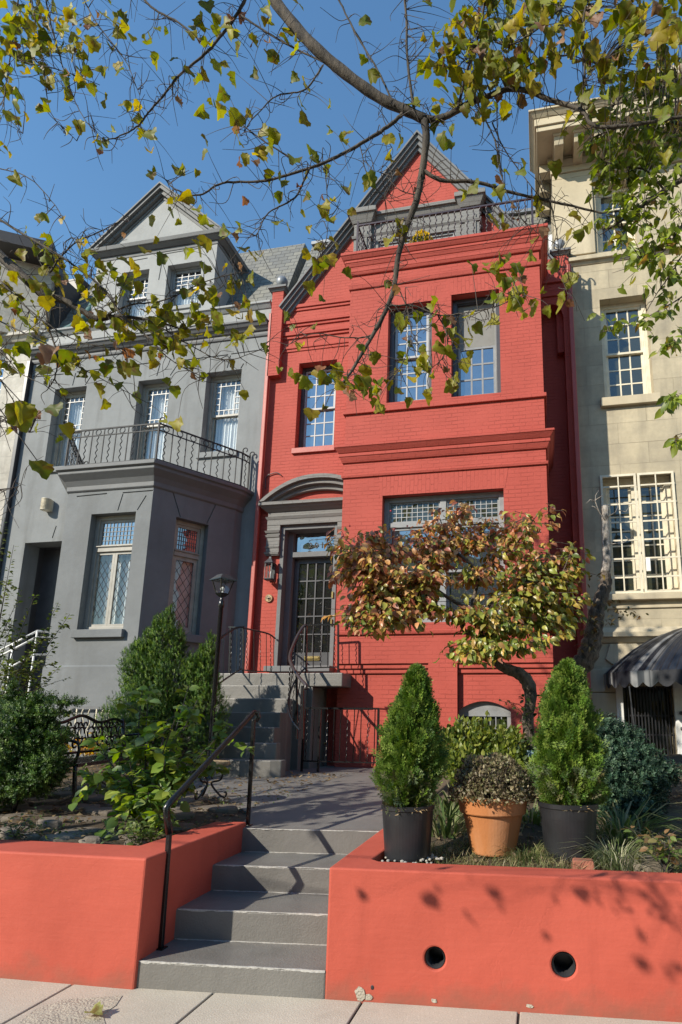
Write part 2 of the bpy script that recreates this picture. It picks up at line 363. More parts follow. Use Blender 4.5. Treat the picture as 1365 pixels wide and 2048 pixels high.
    def wall(s, x0, x1, z0, z1, Y, th, ops=(), back=True):      # front wall at y=Y with rectangular openings
        xs = sorted({x0, x1, *[min(max(o[k], x0), x1) for o in ops for k in (0, 1)]})
        zs = sorted({z0, z1, *[min(max(o[k], z0), z1) for o in ops for k in (2, 3)]})
        nx, nz = len(xs)-1, len(zs)-1
        def op(i, j):
            if i < 0 or j < 0 or i >= nx or j >= nz: return None
            cx, cz = (xs[i]+xs[i+1])/2, (zs[j]+zs[j+1])/2
            return any(o[0] < cx < o[1] and o[2] < cz < o[3] for o in ops)
        for i in range(nx):
            for j in range(nz):
                if op(i, j): continue
                a, b, c, d = xs[i], xs[i+1], zs[j], zs[j+1]
                s.add([(a, Y, c), (b, Y, c), (b, Y, d), (a, Y, d)], [(0, 1, 2, 3)])
                if back: s.add([(a, Y+th, c), (b, Y+th, c), (b, Y+th, d), (a, Y+th, d)], [(3, 2, 1, 0)])
                for (di, dj, q) in ((-1, 0, [(a, Y, c), (a, Y, d), (a, Y+th, d), (a, Y+th, c)]), (1, 0, [(b, Y, d), (b, Y, c), (b, Y+th, c), (b, Y+th, d)]),
                                    (0, -1, [(b, Y, c), (a, Y, c), (a, Y+th, c), (b, Y+th, c)]), (0, 1, [(a, Y, d), (b, Y, d), (b, Y+th, d), (a, Y+th, d)])):
                    if op(i+di, j+dj) is not False: s.add(q, [(0, 1, 2, 3)])
        return s
    def xf(s, fn): s.v = [tuple(fn(p)) for p in s.v]; return s

def root_of(o):
    while o.parent: o = o.parent
    return o
def mesh_from(name, V, Fc, off, m, col=None, smooth=False, uv=True):
    me = bpy.data.meshes.new(name)
    V = np.asarray(V, dtype=np.float64).reshape(-1, 3)-np.array(off)
    if isinstance(Fc, np.ndarray):
        me.vertices.add(len(V)); me.vertices.foreach_set('co', V.astype(np.float32).ravel())
        k = Fc.shape[1]; me.loops.add(Fc.size); me.loops.foreach_set('vertex_index', Fc.astype(np.int32).ravel())
        me.polygons.add(len(Fc)); me.polygons.foreach_set('loop_start', np.arange(0, Fc.size, k, dtype=np.int32))
        me.update(calc_edges=True)
    else:
        me.from_pydata(V.tolist(), [], Fc); me.update()
    if col is not None:
        a = me.color_attributes.new('Col', 'FLOAT_COLOR', 'POINT')
        cc = np.ones((len(V), 4), dtype=np.float32); cc[:, :3] = col; a.data.foreach_set('color', cc.ravel())
    elif uv:
        ul = me.uv_layers.new(name='UVMap'); d = ul.data; Vg = V+np.array(off)
        for p in me.polygons:
            n = p.normal; ax = max(range(3), key=lambda i: abs(n[i])*(1.001 if i == 1 else 1))
            for li in p.loop_indices:
                q = Vg[me.loops[li].vertex_index]
                if ax == 1: d[li].uv = (q[0], q[2])
                elif ax == 0: d[li].uv = (q[1], q[2])
                else: d[li].uv = (q[0], q[1])
    if smooth: me.polygons.foreach_set('use_smooth', np.ones(len(me.polygons), dtype=bool))
    me.materials.append(m); return me
def part(name, mb, m, parent=None, label=None, smooth=False, col=None, bevel=0):
    off = tuple(root_of(parent).location) if parent else (0, 0, 0)
    if isinstance(mb, MB): V, Fc = mb.v, mb.f
    else: V, Fc, col = mb
    o = bpy.data.objects.new(name, mesh_from(name, V, Fc, off, m, col, smooth)); C.objects.link(o)
    if parent: o.parent = parent
    if label: o['label'] = label
    if bevel:
        b = o.modifiers.new('Bevel', 'BEVEL'); b.width = bevel; b.segments = 2; b.limit_method = 'ANGLE'; b.angle_limit = R_(40)
    return o
def tag(o, label, cat, group=None):
    o['label'] = label; o['category'] = cat
    if group: o['group'] = group
    return o
def thing(name, label, cat, loc=(0, 0, 0), group=None):
    o = bpy.data.objects.new(name, None); C.objects.link(o); o.location = tuple(map(float, loc)); o.empty_display_size = 0.2
    return tag(o, label, cat, group)
def struct(name, mb, m, kind='structure', bevel=0, smooth=False):
    o = part(name, mb, m, bevel=bevel, smooth=smooth); o['kind'] = kind; return o
def cut(o, cutter):      # saw real grooves into a wall
    co = bpy.data.objects.new('groove_cutter', mesh_from('groove_cutter', cutter.v, cutter.f, (0, 0, 0), o.data.materials[0])); C.objects.link(co)
    import bmesh
    bm_ = bmesh.new(); bm_.from_mesh(o.data); bmesh.ops.remove_doubles(bm_, verts=bm_.verts, dist=1e-4); bmesh.ops.recalc_face_normals(bm_, faces=bm_.faces); bm_.to_mesh(o.data); bm_.free()
    bm_ = bmesh.new(); bm_.from_mesh(co.data); bmesh.ops.recalc_face_normals(bm_, faces=bm_.faces); bm_.to_mesh(co.data); bm_.free()
    md = o.modifiers.new('b', 'BOOLEAN'); md.operation = 'DIFFERENCE'; md.object = co; md.solver = 'EXACT'; md.use_self = True
    bpy.context.view_layer.update()
    ev = o.evaluated_get(bpy.context.evaluated_depsgraph_get()); me = bpy.data.meshes.new_from_object(ev)
    o.modifiers.clear(); o.data = me; bpy.data.objects.remove(co)

# ------------------------------------------------------------------ leaves
def rand_rot(n, dirs, up_jit=0.4, roll=PI):
    """frames whose local y runs along dirs"""
    d = dirs/np.linalg.norm(dirs, axis=1, keepdims=True)
    a = rng.normal(size=(n, 3)); x = np.cross(d, a); x /= np.linalg.norm(x, axis=1, keepdims=True)
    z = np.cross(x, d); return np.stack([x, d, z], axis=2)
def frames(dirs, normals):
    d = dirs/np.linalg.norm(dirs, axis=1, keepdims=True)
    x = np.cross(d, normals); x /= (np.linalg.norm(x, axis=1, keepdims=True)+1e-9)
    z = np.cross(x, d); return np.stack([x, d, z], axis=2)
def scatter(pos, rot, size, tv, tf, col, cjit=0.12):
    """instance a template (tv verts, tf quads/tris) at every pos; returns V, F, per-vertex colours"""
    n, k = len(pos), len(tv)
    V = pos[:, None, :]+np.einsum('nij,kj->nki', rot, tv)*np.asarray(size).reshape(-1, 1, 1)
    Fc = tf[None]+(np.arange(n)*k)[:, None, None]
    col = np.asarray(col)
    if col.ndim == 1: col = np.repeat(col[None], n, 0)
    j = 1+rng.normal(size=(n, 1))*cjit
    cc = np.clip(col*j, 0.002, 1)
    return V.reshape(-1, 3), Fc.reshape(-1, tf.shape[1]), np.repeat(cc, k, 0)
def join(*sets):
    Vs, Fs, Cs, o = [], [], [], 0
    for V, f, c in sets:
        Vs.append(V); Fs.append(f+o); Cs.append(c); o += len(V)
    return np.concatenate(Vs), np.concatenate(Fs), np.concatenate(Cs)
def pick(n, *cols, w=None):
    c = np.array(cols); i = rng.choice(len(c), n, p=w); t = rng.random((n, 1))*0.5
    return c[i]*(1-t)+c[rng.choice(len(c), n, p=w)]*t
# oval leaf folded along its midrib (two quads x2)
T_OVAL = np.array([(0, 0, 0), (0.26, 0.3, 0.06), (0, 0.35, 0), (-0.26, 0.3, 0.06), (0.24, 0.65, 0.03), (0, 0.7, -0.04), (-0.24, 0.65, 0.03), (0, 1, -0.16)])
F_OVAL = np.array([(0, 1, 2, 2), (0, 2, 3, 3), (2, 1, 4, 5), (3, 2, 5, 6), (5, 4, 7, 7), (6, 5, 7, 7)])
# 3-tri version only uses quads; degenerate quads are replaced by tris
F_OVAL = np.array([(0, 1, 2), (0, 2, 3), (2, 1, 4), (2, 4, 5), (3, 2, 5), (3, 5, 6), (5, 4, 7), (6, 5, 7)])
# lobed sycamore leaf
def syc_template():
    o = [(0, 0), (0.20, -0.03), (0.40, 0.02), (0.47, 0.13), (0.58, 0.26), (0.50, 0.36), (0.53, 0.50), (0.42, 0.62), (0.30, 0.68), (0.20, 0.84), (0.04, 1.0),
         (-0.10, 0.86), (-0.22, 0.70), (-0.36, 0.66), (-0.50, 0.56), (-0.47, 0.40), (-0.58, 0.28), (-0.49, 0.14), (-0.42, 0.01), (-0.18, -0.02)]
    v = [(0, 0.36, 0.0)]+[(x, y, 0.34*(x*x)-0.22*(y-0.4)**2+0.06*math.sin(9*x+7*y)) for x, y in o]
    n = len(o); return np.array(v), np.array([(0, 1+i, 1+(i+1) % n) for i in range(n)])
T_SYC, F_SYC = syc_template()
# curled dry variant
T_SYC2 = T_SYC.copy(); T_SYC2[:, 2] += 1.1*T_SYC[:, 0]**2; T_SYC2[:, 0] *= 0.75
# flat cedar spray
def spray_template():
    v, f = [], []
    def blade(p, d, l, w):
        d = np.array(d)/np.linalg.norm(d); q = np.array([d[1], -d[0], 0]); p = np.array(p); o = len(v)
        v.extend([p, p+d*l*0.5+q*w, p+d*l, p+d*l*0.5-q*w]); f.extend([(o, o+1, o+2), (o, o+2, o+3)])
    blade((0, 0, 0), (0, 1, 0), 1.0, 0.035)
    for i, t in enumerate((0.12, 0.34, 0.58, 0.8)):
        l = 0.5*(1-abs(t-0.38)*0.9)
        for sg in (-1, 1):
            d = np.array((sg*0.75, 0.75, sg*0.0+0.12)); blade((0, t, 0), d, l, 0.032)
            dd = d/np.linalg.norm(d)
            blade((dd[0]*l*0.4, t+dd[1]*l*0.4, 0.03), (sg*0.15, 1, 0.05), l*0.55, 0.028)
            blade((dd[0]*l*0.5, t+dd[1]*l*0.5, 0.0), (sg*1.0, 0.15, -0.05), l*0.45, 0.028)
    return np.array(v), np.array(f)
T_SPR, F_SPR = spray_template()
# needle shoot
def shoot_template(n=15, w=0.06, l=0.34):
    v, f = [], []
    for i in range(n):
        t = i/n; a = i*2.4; d = np.array([math.cos(a)*0.8, 0.55, math.sin(a)*0.8]); d /= np.linalg.norm(d)
        s_ = np.cross(d, [0, 1, 0]); s_ /= np.linalg.norm(s_); p = np.array([0, t, 0]); o = len(v); ll = l*(1-0.35*t)
        v.extend([p-s_*w*0.4, p+s_*w*0.4, p+d*ll*0.6+s_*w, p+d*ll*0.6-s_*w, p+d*ll]); f.extend([(o, o+1, o+2), (o, o+2, o+3), (o+3, o+2, o+4)])
    return np.array(v), np.array(f)
T_SHO, F_SHO = shoot_template()
T_BLADE = np.array([(-0.02, 0, 0), (0.02, 0, 0), (-0.017, 0.4, 0.03), (0.017, 0.4, 0.03), (-0.012, 0.75, -0.03), (0.012, 0.75, -0.03), (0, 1, -0.16)])
F_BLADE = np.array([(0, 1, 3), (0, 3, 2), (2, 3, 5), (2, 5, 4), (4, 5, 6)])
def bez(*pts, n=10):
    P = [np.array(p, float) for p in pts]; out = []
    # Catmull-Rom through the points
    Q = [2*P[0]-P[1]]+P+[2*P[-1]-P[-2]]
    for i in range(1, len(Q)-2):
        for t in np.linspace(0, 1, n, endpoint=False):
            a, b, c, d = Q[i-1], Q[i], Q[i+1], Q[i+2]
            out.append(0.5*((2*b)+(-a+c)*t+(2*a-5*b+4*c-d)*t*t+(-a+3*b-3*c+d)*t**3))
    out.append(P[-1]); return out

# ================================================================== SETTING
YM, YB = 12.1, 10.6
def up_line(x, y, P, D):              # pixel -> vertical plane through P (x,y) running along D (x,y)
    d = RX*(x-CX)/F - RU*(y-CY)/F + RF
    n = np.array([-D[1], D[0]]); t = np.dot(n, np.array(P))/np.dot(n, d[:2])
    return d*t+np.array([0, 0, HC])
struct('ground', MB().box(-400, 400, -400, 600, -0.6, -0.05), M['earth'])
struct('road', MB().box(-60, 60, -11.0, -1.6, -0.3, -0.04), M['asphalt'])
jx = [UZ(722, 2008, 0)[0]-0.97*k for k in range(-14, 22)]
sl = MB()
for a, b in zip(jx[1:], jx[:-1]):
    sl.box(a+0.008, b-0.008, -1.4, 1.1, -0.2, 0.0); sl.box(a+0.008, b-0.008, 1.112, 4.75, -0.2, 0.0)
struct('sidewalk', sl, M['walk'], bevel=0.006)
struct('sidewalk_joint', MB().box(jx[-1], jx[0], -1.38, 4.7, -0.21, -0.012), M['joint'])
struct('kerb', MB().box(-60, 60, -1.6, -1.41, -0.3, 0.0), M['walk'], bevel=0.02)
pt = [UZ(*p, 0)[:2] for p in ((22, 2060), (70, 2020), (130, 2000), (245, 1992), (232, 2012), (205, 2030), (215, 2062))]
struct('pavement_patch', MB().prism_z([tuple(p) for p in pt], -0.02, 0.004), M['patch'])

def soil_z(x, y):
    lx, rx_ = np.interp(y, [5.3, 6.0, 6.7, 7.5, 8.2], [-2.85, -2.95, -3.6, -4.7, -5.75]), np.interp(y, [5.5, 6.7, 7.5, 8.2, 12], [-1.38, -1.32, -1.5, -1.9, -2.2])
    low = 0.725+0.13*min(1, max(0, (y-5.5)/3.0)) if y > 5.5 else (0.3 if -2.85 < x < -1.38 else 0.70)
    if lx-0.12 < x < rx_+0.12: return low
    if x > -2.0: b = 0.685+0.45*min(1, max(0, (y-4.6)/3.0))
    else: b = 0.74+0.16*min(1, max(0, (y-4.5)/4.0))
    b += 0.025*math.sin(x*3.1+y*1.7)+0.02*math.sin(x*7.3-y*5.1)+0.012*math.sin(13*x+4*y)
    if y < 5.4: return b
    k = min(1, (x-rx_-0.12)/0.8 if x > rx_ else (lx-0.12-x)/0.4); return low+(b-low)*k*k*(3-2*k)
def soil(name, x0, x1, y0, y1, m, st=0.11):
    xs = np.arange(x0, x1+st, st); ys = np.arange(y0, y1+st, st); fy_ = lambda x, y: max(y, 4.05+0.0876*(x+1.41)+0.13) if x > -1.38 else max(y, 3.75+0.053*(x+9.5)+0.12); v = [(x, fy_(x, y), soil_z(x, y)) for y in ys for x in xs]; k = len(xs)
    f = [(j*k+i, j*k+i+1, (j+1)*k+i+1, (j+1)*k+i) for j in range(len(ys)-1) for i in range(k-1)]
    return struct(name, MB().add(v, f), m, smooth=True)
soil('garden_soil', -1.37, 3.6, 4.2, 12.0, M['soil'])
soil('garden_soil', -2.5, -1.37, 5.6, 12.0, M['soil'])
soil('garden_bed', -13.6, -2.8, 4.0, 12.0, M['soil'])

# painted path from the street steps to the stoop
PZ = lambda y: 0.752+0.13*min(1, max(0, (y-5.5)/3.0))
pl, pr = [(-2.76, 5.34), (-2.95, 6.0), (-3.6, 6.7), (-4.7, 7.5), (-5.75, 8.2), (-5.75, 12.05)], [(-1.4, 5.5), (-1.35, 6.0), (-1.32, 6.7), (-1.5, 7.5), (-1.9, 8.2), (-2.2, 12.05)]
v, f = [], []
for a, b in zip(pl, pr):
    v += [(a[0], a[1], PZ(a[1])), (b[0], b[1], PZ(b[1])), (a[0], a[1], 0.5), (b[0], b[1], 0.5)]
for i in range(len(pl)-1):
    o = 4*i; f += [(o, o+1, o+5, o+4), (o+2, o, o+4, o+6), (o+1, o+3, o+7, o+5)]
f += [(2, 3, 1, 0)]
struct('path', MB().add(v, f), M['path'])

# front steps
sy = [(3.92, 4.05), (4.33, 4.49), (4.83, 4.98), (5.34, 5.51)]; sz = [0.161, 0.363, 0.557, 0.752]
stp = MB()
for i, ((a, b), z) in enumerate(zip(sy, sz)):
    nxt = sy[i+1] if i < 3 else (5.9, 5.95)
    zb = -0.03 if i == 0 else sz[i-1]-0.1
    w = 0.0 if i < 3 else 0.004
    stp.prism_z([(-2.70, a), (-1.405, b), (-1.405, nxt[1]+0.05), (-2.70, nxt[0]+0.05)] if i < 3 else [(-2.74, a), (-1.36, b), (-1.36, 5.62), (-2.74, 5.45)], zb, z+w)
st = part('front_steps', stp, M['step'], bevel=0.012)
def worn(a, b, z, top=0.012, face=0.014, p0=0.7):
    a = np.array([*a, z]); b = np.array([*b, z]); d = b-a; n = max(8, int(np.linalg.norm(d)/0.018)); nv = np.array([d[1], -d[0], 0]); nv /= np.linalg.norm(nv)
    we = MB(); w = np.convolve(rng.random(n+5), np.ones(5)/5, 'same')[:n+1]; w2 = np.convolve(rng.random(n+5), np.ones(4)/4, 'same')[:n+1]
    for i in range(n):
        q0, q1 = a+d*i/n, a+d*(i+1)/n; k0, k1 = top*max(0.1, w[i]*1.8-0.3), top*max(0.1, w[i+1]*1.8-0.3); f0, f1 = face*max(0.1, w2[i]*1.8-0.4), face*max(0.1, w2[i+1]*1.8-0.4)
        up = np.array([0, 0, 0.0025]); o = nv*0.0025
        we.add([q0+o+up, q1+o+up, q1-nv*k1+up, q0-nv*k0+up, q0+o-(0, 0, f0), q1+o-(0, 0, f1)], [(0, 1, 2, 3), (4, 5, 1, 0)])
    part('worn_edge', we, M['worn'], st)
for i, ((a, b), z) in enumerate(zip(sy, sz)):
    worn((-2.66, a+(b-a)*0.03), (-1.41, b), z+(0.004 if i == 3 else 0))
    if i: worn((-2.66, a+(b-a)*0.03-0.004), (-1.41, b-0.004), sz[i-1]+0.003, 0.006, 0.004, 0.55)
tag(st, 'gray painted concrete steps between the two red garden walls', 'steps')

# retaining walls
lw = part('retaining_wall', MB().prism_z([(-2.66, 3.9), (-2.70, 5.42), (-2.98, 5.36), (-2.98, 4.26), (-9.5, 3.95), (-9.5, 3.58)][::1], -0.06, 0.80), M['wall_red'], bevel=0.014)
tag(lw, 'orange red painted garden wall left of the front steps', 'garden wall')
FW = (np.array([-1.41, 4.05]), np.array([2.17, 0.19])/np.hypot(2.17, 0.19))
fe = FW[0]+FW[1]*5.2
rw_root = thing('retaining_wall', 'orange red painted garden wall right of the steps with two round drain holes', 'garden wall', (-1.4, 4.05, 0))
inn = FW[0]+np.array([-FW[1][1], FW[1][0]])*0.23
i0 = inn+FW[1]*0.30; i1 = inn+FW[1]*5.1
rw = part('wall', MB().prism_z([tuple(FW[0]), tuple(fe), tuple(i1), tuple(i0), tuple(inn+FW[1]*0.25+np.array([-0.02, 0.06])), (-1.16, 5.55), (-1.44, 5.56)], -0.06, 0.78), M['wall_red'], rw_root)
cu = MB(); drains = []
for px, r in (((870, 1917), 0.066), ((1128, 1931), 0.074)):
    q = up_line(*px, FW[0], FW[1]); drains.append((q, r))
    cu.tube([q+np.array([0, -0.2, 0]), q+np.array([0, 0.16, 0])], r, 28)
cut(rw, cu)
bv = rw.modifiers.new('Bevel', 'BEVEL'); bv.width = 0.013; bv.segments = 2; bv.limit_method = 'ANGLE'; bv.angle_limit = R_(60)
for px, py, rx, rz in ((722, 1988, 13, 15), (737, 1994, 10, 6), (868, 2001, 7, 4), (1060, 2012, 9, 4)):
    q = up_line(px, py, FW[0], FW[1]); k = 9; o_ = [(q[0]+rx/300*(0.6+0.5*rng.random())*math.cos(2*PI*i/k), q[2]+rz/300*(0.6+0.5*rng.random())*math.sin(2*PI*i/k)) for i in range(k)]
    part('chip', MB().prism_y(o_, q[1]-0.004, q[1]+0.03), M['patch'], rw_root)
q = up_line(745, 1975, FW[0], FW[1]); part('nail_hole', MB().sphere(q, 0.012, 8, (1, 0.4, 1.2)), M['charcoal'], rw_root)
for q, r in drains:
    t = MB(); nv = 28; path = np.linspace(0.012, 0.155, 13)
    prof = [(r-0.004-(0.008 if k % 2 else 0.0), y) for k, y in enumerate(path)]
    vs = [(q[0]+rr*math.cos(2*PI*k/nv), q[1]+y, q[2]+rr*math.sin(2*PI*k/nv)) for rr, y in prof for k in range(nv)]
    fs = [(i*nv+k, i*nv+(k+1) % nv, (i+1)*nv+(k+1) % nv, (i+1)*nv+k) for i in range(len(prof)-1) for k in range(nv)]+[tuple((len(prof)-1)*nv+k for k in range(nv))]
    t.add(vs, fs); part('drain_pipe', t, M['charcoal'], rw_root, smooth=False)

# ================================================================== windows
def frame_boxes(mb, x0, x1, z0, z1, y0, y1, w, wb=None, wt=None):
    wb = w if wb is None else wb; wt = w if wt is None else wt
    mb.box(x0, x0+w, y0, y1, z0, z1); mb.box(x1-w, x1, y0, y1, z0, z1)
    mb.box(x0+w, x1-w, y0, y1, z0, z0+wb); mb.box(x0+w, x1-w, y0, y1, z1-wt, z1)
def sash(parent, x0, x1, z0, z1, y, cols, rows, sw, mw, smat, gmat, pattern=None, mmat=None, gname='pane'):
    s = MB(); frame_boxes(s, x0, x1, z0, z1, y, y+0.045, sw)
    part('sash', s, smat, parent)
    a, b, c, d = x0+sw, x1-sw, z0+sw, z1-sw
    m = MB(); ym0, ym1 = y+0.008, y+0.036
    if pattern == 'border':
        u, w_ = (b-a), (d-c); xs = [a+u*0.2, b-u*0.2]; zs = [c+w_*0.14, d-w_*0.14]
        for x in xs: m.box(x-mw/2, x+mw/2, ym0, ym1, c, d)
        for z in zs: m.box(a, b, ym0+0.002, ym1-0.002, z-mw/2, z+mw/2)
        for k in range(1, 4):
            z = zs[0]+(zs[1]-zs[0])*k/4
            m.box(a, xs[0]-mw/2, ym0, ym1, z-mw/2, z+mw/2); m.box(xs[1]+mw/2, b, ym0, ym1, z-mw/2, z+mw/2)
        for k in range(1, 3):
            x = xs[0]+(xs[1]-xs[0])*k/3
            m.box(x-mw/2, x+mw/2, ym0, ym1, c, zs[0]-mw/2); m.box(x-mw/2, x+mw/2, ym0, ym1, zs[1]+mw/2, d)
    elif pattern == 'diamond':
        n = 4; dx = (b-a)/2.5; dz = dx*1.55
        for sg in (1, -1):
            k = -14
            while k < 15:
                pts = []
                for t in np.linspace(-6, 6, 481):
                    x = (a+b)/2+(k+t)*dx/2*sg*1.0 if sg > 0 else (a+b)/2-(k+t)*dx/2
                    z = (c+d)/2+t*dz/2 if True else 0
                    if a <= x <= b and c <= z <= d: pts.append((x, y+0.02+0.003*sg, z))
                if len(pts) > 3: m.tube([pts[0], pts[-1]], mw*0.55, 4)
                k += 2
    else:
        for i in range(1, cols): x = a+(b-a)*i/cols; m.box(x-mw/2, x+mw/2, ym0, ym1, c, d)
        for j in range(1, rows): z = c+(d-c)*j/rows; m.box(a, b, ym0+0.002, ym1-0.002, z-mw/2, z+mw/2)
    if m.v: part('muntin', m, mmat or smat, parent)
    part(gname, MB().box(a, b, y+0.02, y+0.026, c, d), gmat, parent)
XFORM = [None]
_part = part
def part(name, mb, m, parent=None, **k):
    if XFORM[0] is not None and isinstance(mb, MB): mb.xf(XFORM[0])
    return _part(name, mb, m, parent, **k)
def window(parent, r, Y, rev=0.16, fw=0.06, fmat='dark_paint', smat='sash_gray', gmat='glass_sky', up=(3, 3), lo=(3, 3), mid=0.5, mw=0.024,
           sw=0.045, pattern=None, mmat=None, behind=None, label=None, transom=None, sillmat=None, sillproj=0.06, sillh=0.1, sillext=0.06, open_up=0):
    x0, x1, z0, z1 = r; y = Y+rev
    fb = MB(); frame_boxes(fb, x0, x1, z0, z1, y, y+0.14, fw)
    frame_boxes(fb, x0+fw, x1-fw, z0+fw, z1-fw, y+0.03, y+0.13, 0.018)
    w = part('window', fb, M[fmat], parent, label=label, bevel=0.006)
    a, b, c, d = x0+fw+0.018, x1-fw-0.018, z0+fw+0.018, z1-fw-0.018
    zm = c+(d-c)*mid
    if up: sash(w, a, b, zm-0.02, d, y+0.035, up[0], up[1], sw, mw, M[smat], M[gmat], pattern, M[mmat] if mmat else None)
    if lo: sash(w, a, b, c, zm+0.02, y+0.082, lo[0], lo[1], sw, mw, M[smat], M[gmat], None, M[mmat] if mmat else None)
    if behind: part('curtain', behind(a, b, c, d, y+0.2), M['curtain'], w)
    if sillmat: part('sill', MB().box(x0-sillext, x1+sillext, Y-sillproj, Y+rev+0.02, z0-sillh, z0+0.002), M[sillmat], w, bevel=0.008)
    return w
def folds(a, b, c, d, y, n=None, amp=0.02):
    m = MB(); k = 60; xs = np.linspace(a, b, k+1); w = (b-a)
    ys = y+amp*np.sin(xs/w*2*PI*9)+amp*0.5*np.sin(xs/w*2*PI*4.3+1)
    m.add([(x, yy, z) for z in (c, d) for x, yy in zip(xs, ys)], [(i, i+1, k+2+i, k+1+i) for i in range(k)])
    m.box(a-0.1, b+0.1, y+0.06, y+0.09, c-0.05, d+0.05); return m

# ================================================================== RED HOUSE
XL, XR = -6.21, 0.865
H = thing('row_house', 'red painted brick row house with a gray trimmed gable and a roof terrace', 'house', (-2.7, YM, 0.85))
w1 = rect(YM, (598, 729), (674, 717), (590.5, 898), (668, 892))
dr = rect(YM, (559, 1054), (676, 1045), (553, 1334), (669, 1333))
apex = U(838, 277, YM); foot = U(578, 609, YM)
EZ = foot[2]; AX, AZ = apex[0], apex[2]; GL, GR = foot[0], 2*apex[0]-foot[0]
TZ = U(890, 490, YB)[2]               # terrace cornice top
mw_ = MB().wall(XL, XR, 0.3, EZ, YM, 0.36, [w1, dr])
tw = (AX-1.15, AX+1.05, TZ-0.05, TZ+1.15)
mw_.prism_y([(GL, EZ), (GR, EZ), (AX, AZ)], YM+0.001, YM+0.3)
mw_.box(XL, XL+0.3, YM+0.36, YM+9, 0.3, EZ); mw_.box(XR-0.3, XR, YM+0.36, YM+9, 0.3, EZ); mw_.box(XL, XR, YM+9, YM+9.3, 0.3, EZ)
part('wall', mw_, M['red'], H)
# bay
BX0, BX1 = -3.70, 0.215
ww2 = rect(YB, (777, 612), (864, 602), (774, 804), (864, 799))
ww3 = rect(YB, (903, 591), (998, 577), (903, 794), (1003, 785))
ww4 = rect(YB, (763, 991), (1008, 977), (762, 1245), (1012, 1243))
bw = rect(YB, (915, 1402), (1022, 1402), (915, 1500), (1022, 1500))
BT = TZ-0.05
rz = [U(767, 1327, YB)[2]]
pan_l = (U(676, 1330, YB)[0]+0.0, U(857, 1330, YB)[0]); pan_r = (U(915, 1330, YB)[0], U(1101, 1330, YB)[0])
fz = rz[0]
fy = MB().wall(BX0, BX1, 0.5, BT, YB, 0.3, [ww2, ww3, ww4, (pan_r[0], BX1+1, -1, fz), (BX0-1, pan_l[1], -1, fz)], back=False)
fy.box(BX0, BX0+0.3, YB+0.3, YM, 0.5, BT); fy.box(BX1-0.3, BX1, YB+0.3, YM, 0.5, BT)
bay = part('bay', fy, M['red'], H)
# recessed basement panels, stepped at their heads
bp = MB()
for k, dz in ((1, 0.085), (2, 0.17)):
    for xa, xb in ((BX0+0.001, pan_l[1]), (pan_r[0], BX1-0.001)): bp.box(xa, xb, YB+0.035*k, YB+0.28, fz-dz, fz-dz+0.0849)
bp.wall(BX0, BX1, 0.5, fz-0.17, YB+0.11, 0.2, [(bw[0], bw[1], 0.9, bw[3])], back=False)
bp.box(pan_l[1], pan_r[0], YB+0.001, YB+0.109, 0.5, fz)
part('basement_wall', bp, M['red'], bay)
# bands round the bay
def band(z0, z1, pb, pt, x0=BX0, x1=BX1, Y=YB, yb=YM):
    return (x0, x1, Y, yb-0.002, z0, z1, (pb, pb, pb, 0), (pt, pt, pt, 0))
def zpix(x, y, Y=YB): return U(x, y, Y)[2]
tb = MB(); zt = TZ
tb.fru(*band(zt-0.07, zt, 0.19, 0.19)); tb.fru(*band(zt-0.15, zt-0.07, 0.13, 0.18)); tb.fru(*band(zt-0.21, zt-0.15, 0.12, 0.12))
tb.fru(*band(zt-0.29, zt-0.21, 0.075, 0.11)); tb.fru(*band(zt-0.46, zt-0.40, 0.035, 0.06)); tb.fru(*band(zt-0.40, zt-0.29, 0.06, 0.07))
z = zpix(893, 552); tb.fru(*band(z-0.05, z+0.05, 0.03, 0.05))
part('cornice', tb, M['red_trim'], bay, bevel=0.012)
sb = MB(); z = zpix(890, 811); sb.fru(*band(z-0.02, z+0.06, 0.05, 0.05)); part('sill_band', sb, M['red_trim'], bay, bevel=0.01)
cb = MB(); z = zpix(889, 881)
cb.fru(*band(z-0.05, z, 0.17, 0.17)); cb.fru(*band(z-0.15, z-0.05, 0.09, 0.16)); cb.fru(*band(z-0.22, z-0.15, 0.09, 0.09)); cb.fru(*band(z-0.33, z-0.22, 0.03, 0.08))
part('cornice', cb, M['red_trim'], bay, bevel=0.012)
lb = MB(); z = zpix(890, 941); lb.fru(*band(z-0.025, z+0.035, 0.035, 0.045)); part('string_course', lb, M['red_trim'], bay, bevel=0.01)
lb = MB(); z = zpix(890, 1264); lb.fru(*band(z-0.03, z+0.04, 0.04, 0.05)); part('string_course', lb, M['red_trim'], bay, bevel=0.01)
# flat arches of upright bricks, a hair proud
def arch_strip(r, h, Y, flare=0.12): return MB().prism_y([(r[0]-0.03, r[3]), (r[1]+0.03, r[3]), (r[1]+flare, r[3]+h), (r[0]-flare, r[3]+h)], Y-0.004, Y+0.02)
for r, h, Y, p in ((ww4, 0.42, YB, bay), (w1, 0.36, YM, H), (ww2, 0.34, YB, bay), (ww3, 0.34, YB, bay)):
    part('flat_arch', arch_strip(r, h, Y, 0.1), M['red_soldier'], p)
# bands on the wall left of the bay
mb_ = MB(); X1 = BX0-0.001
for py, pr_, hh in ((606, 0.06, 0.09), (638, 0.07, 0.08), (660, 0.07, 0.10), (688, 0.045, 0.07)):
    z = zpix(640, py, YM); mb_.fru(XL+0.22, X1, YM-pr_, YM+0.01, z-hh, z)
    mb_.fru(XL+0.22, X1, YM-pr_*0.5, YM+0.01, z-hh-0.07, z-hh-0.001)
part('corbel_band', mb_, M['red_trim'], H, bevel=0.01)
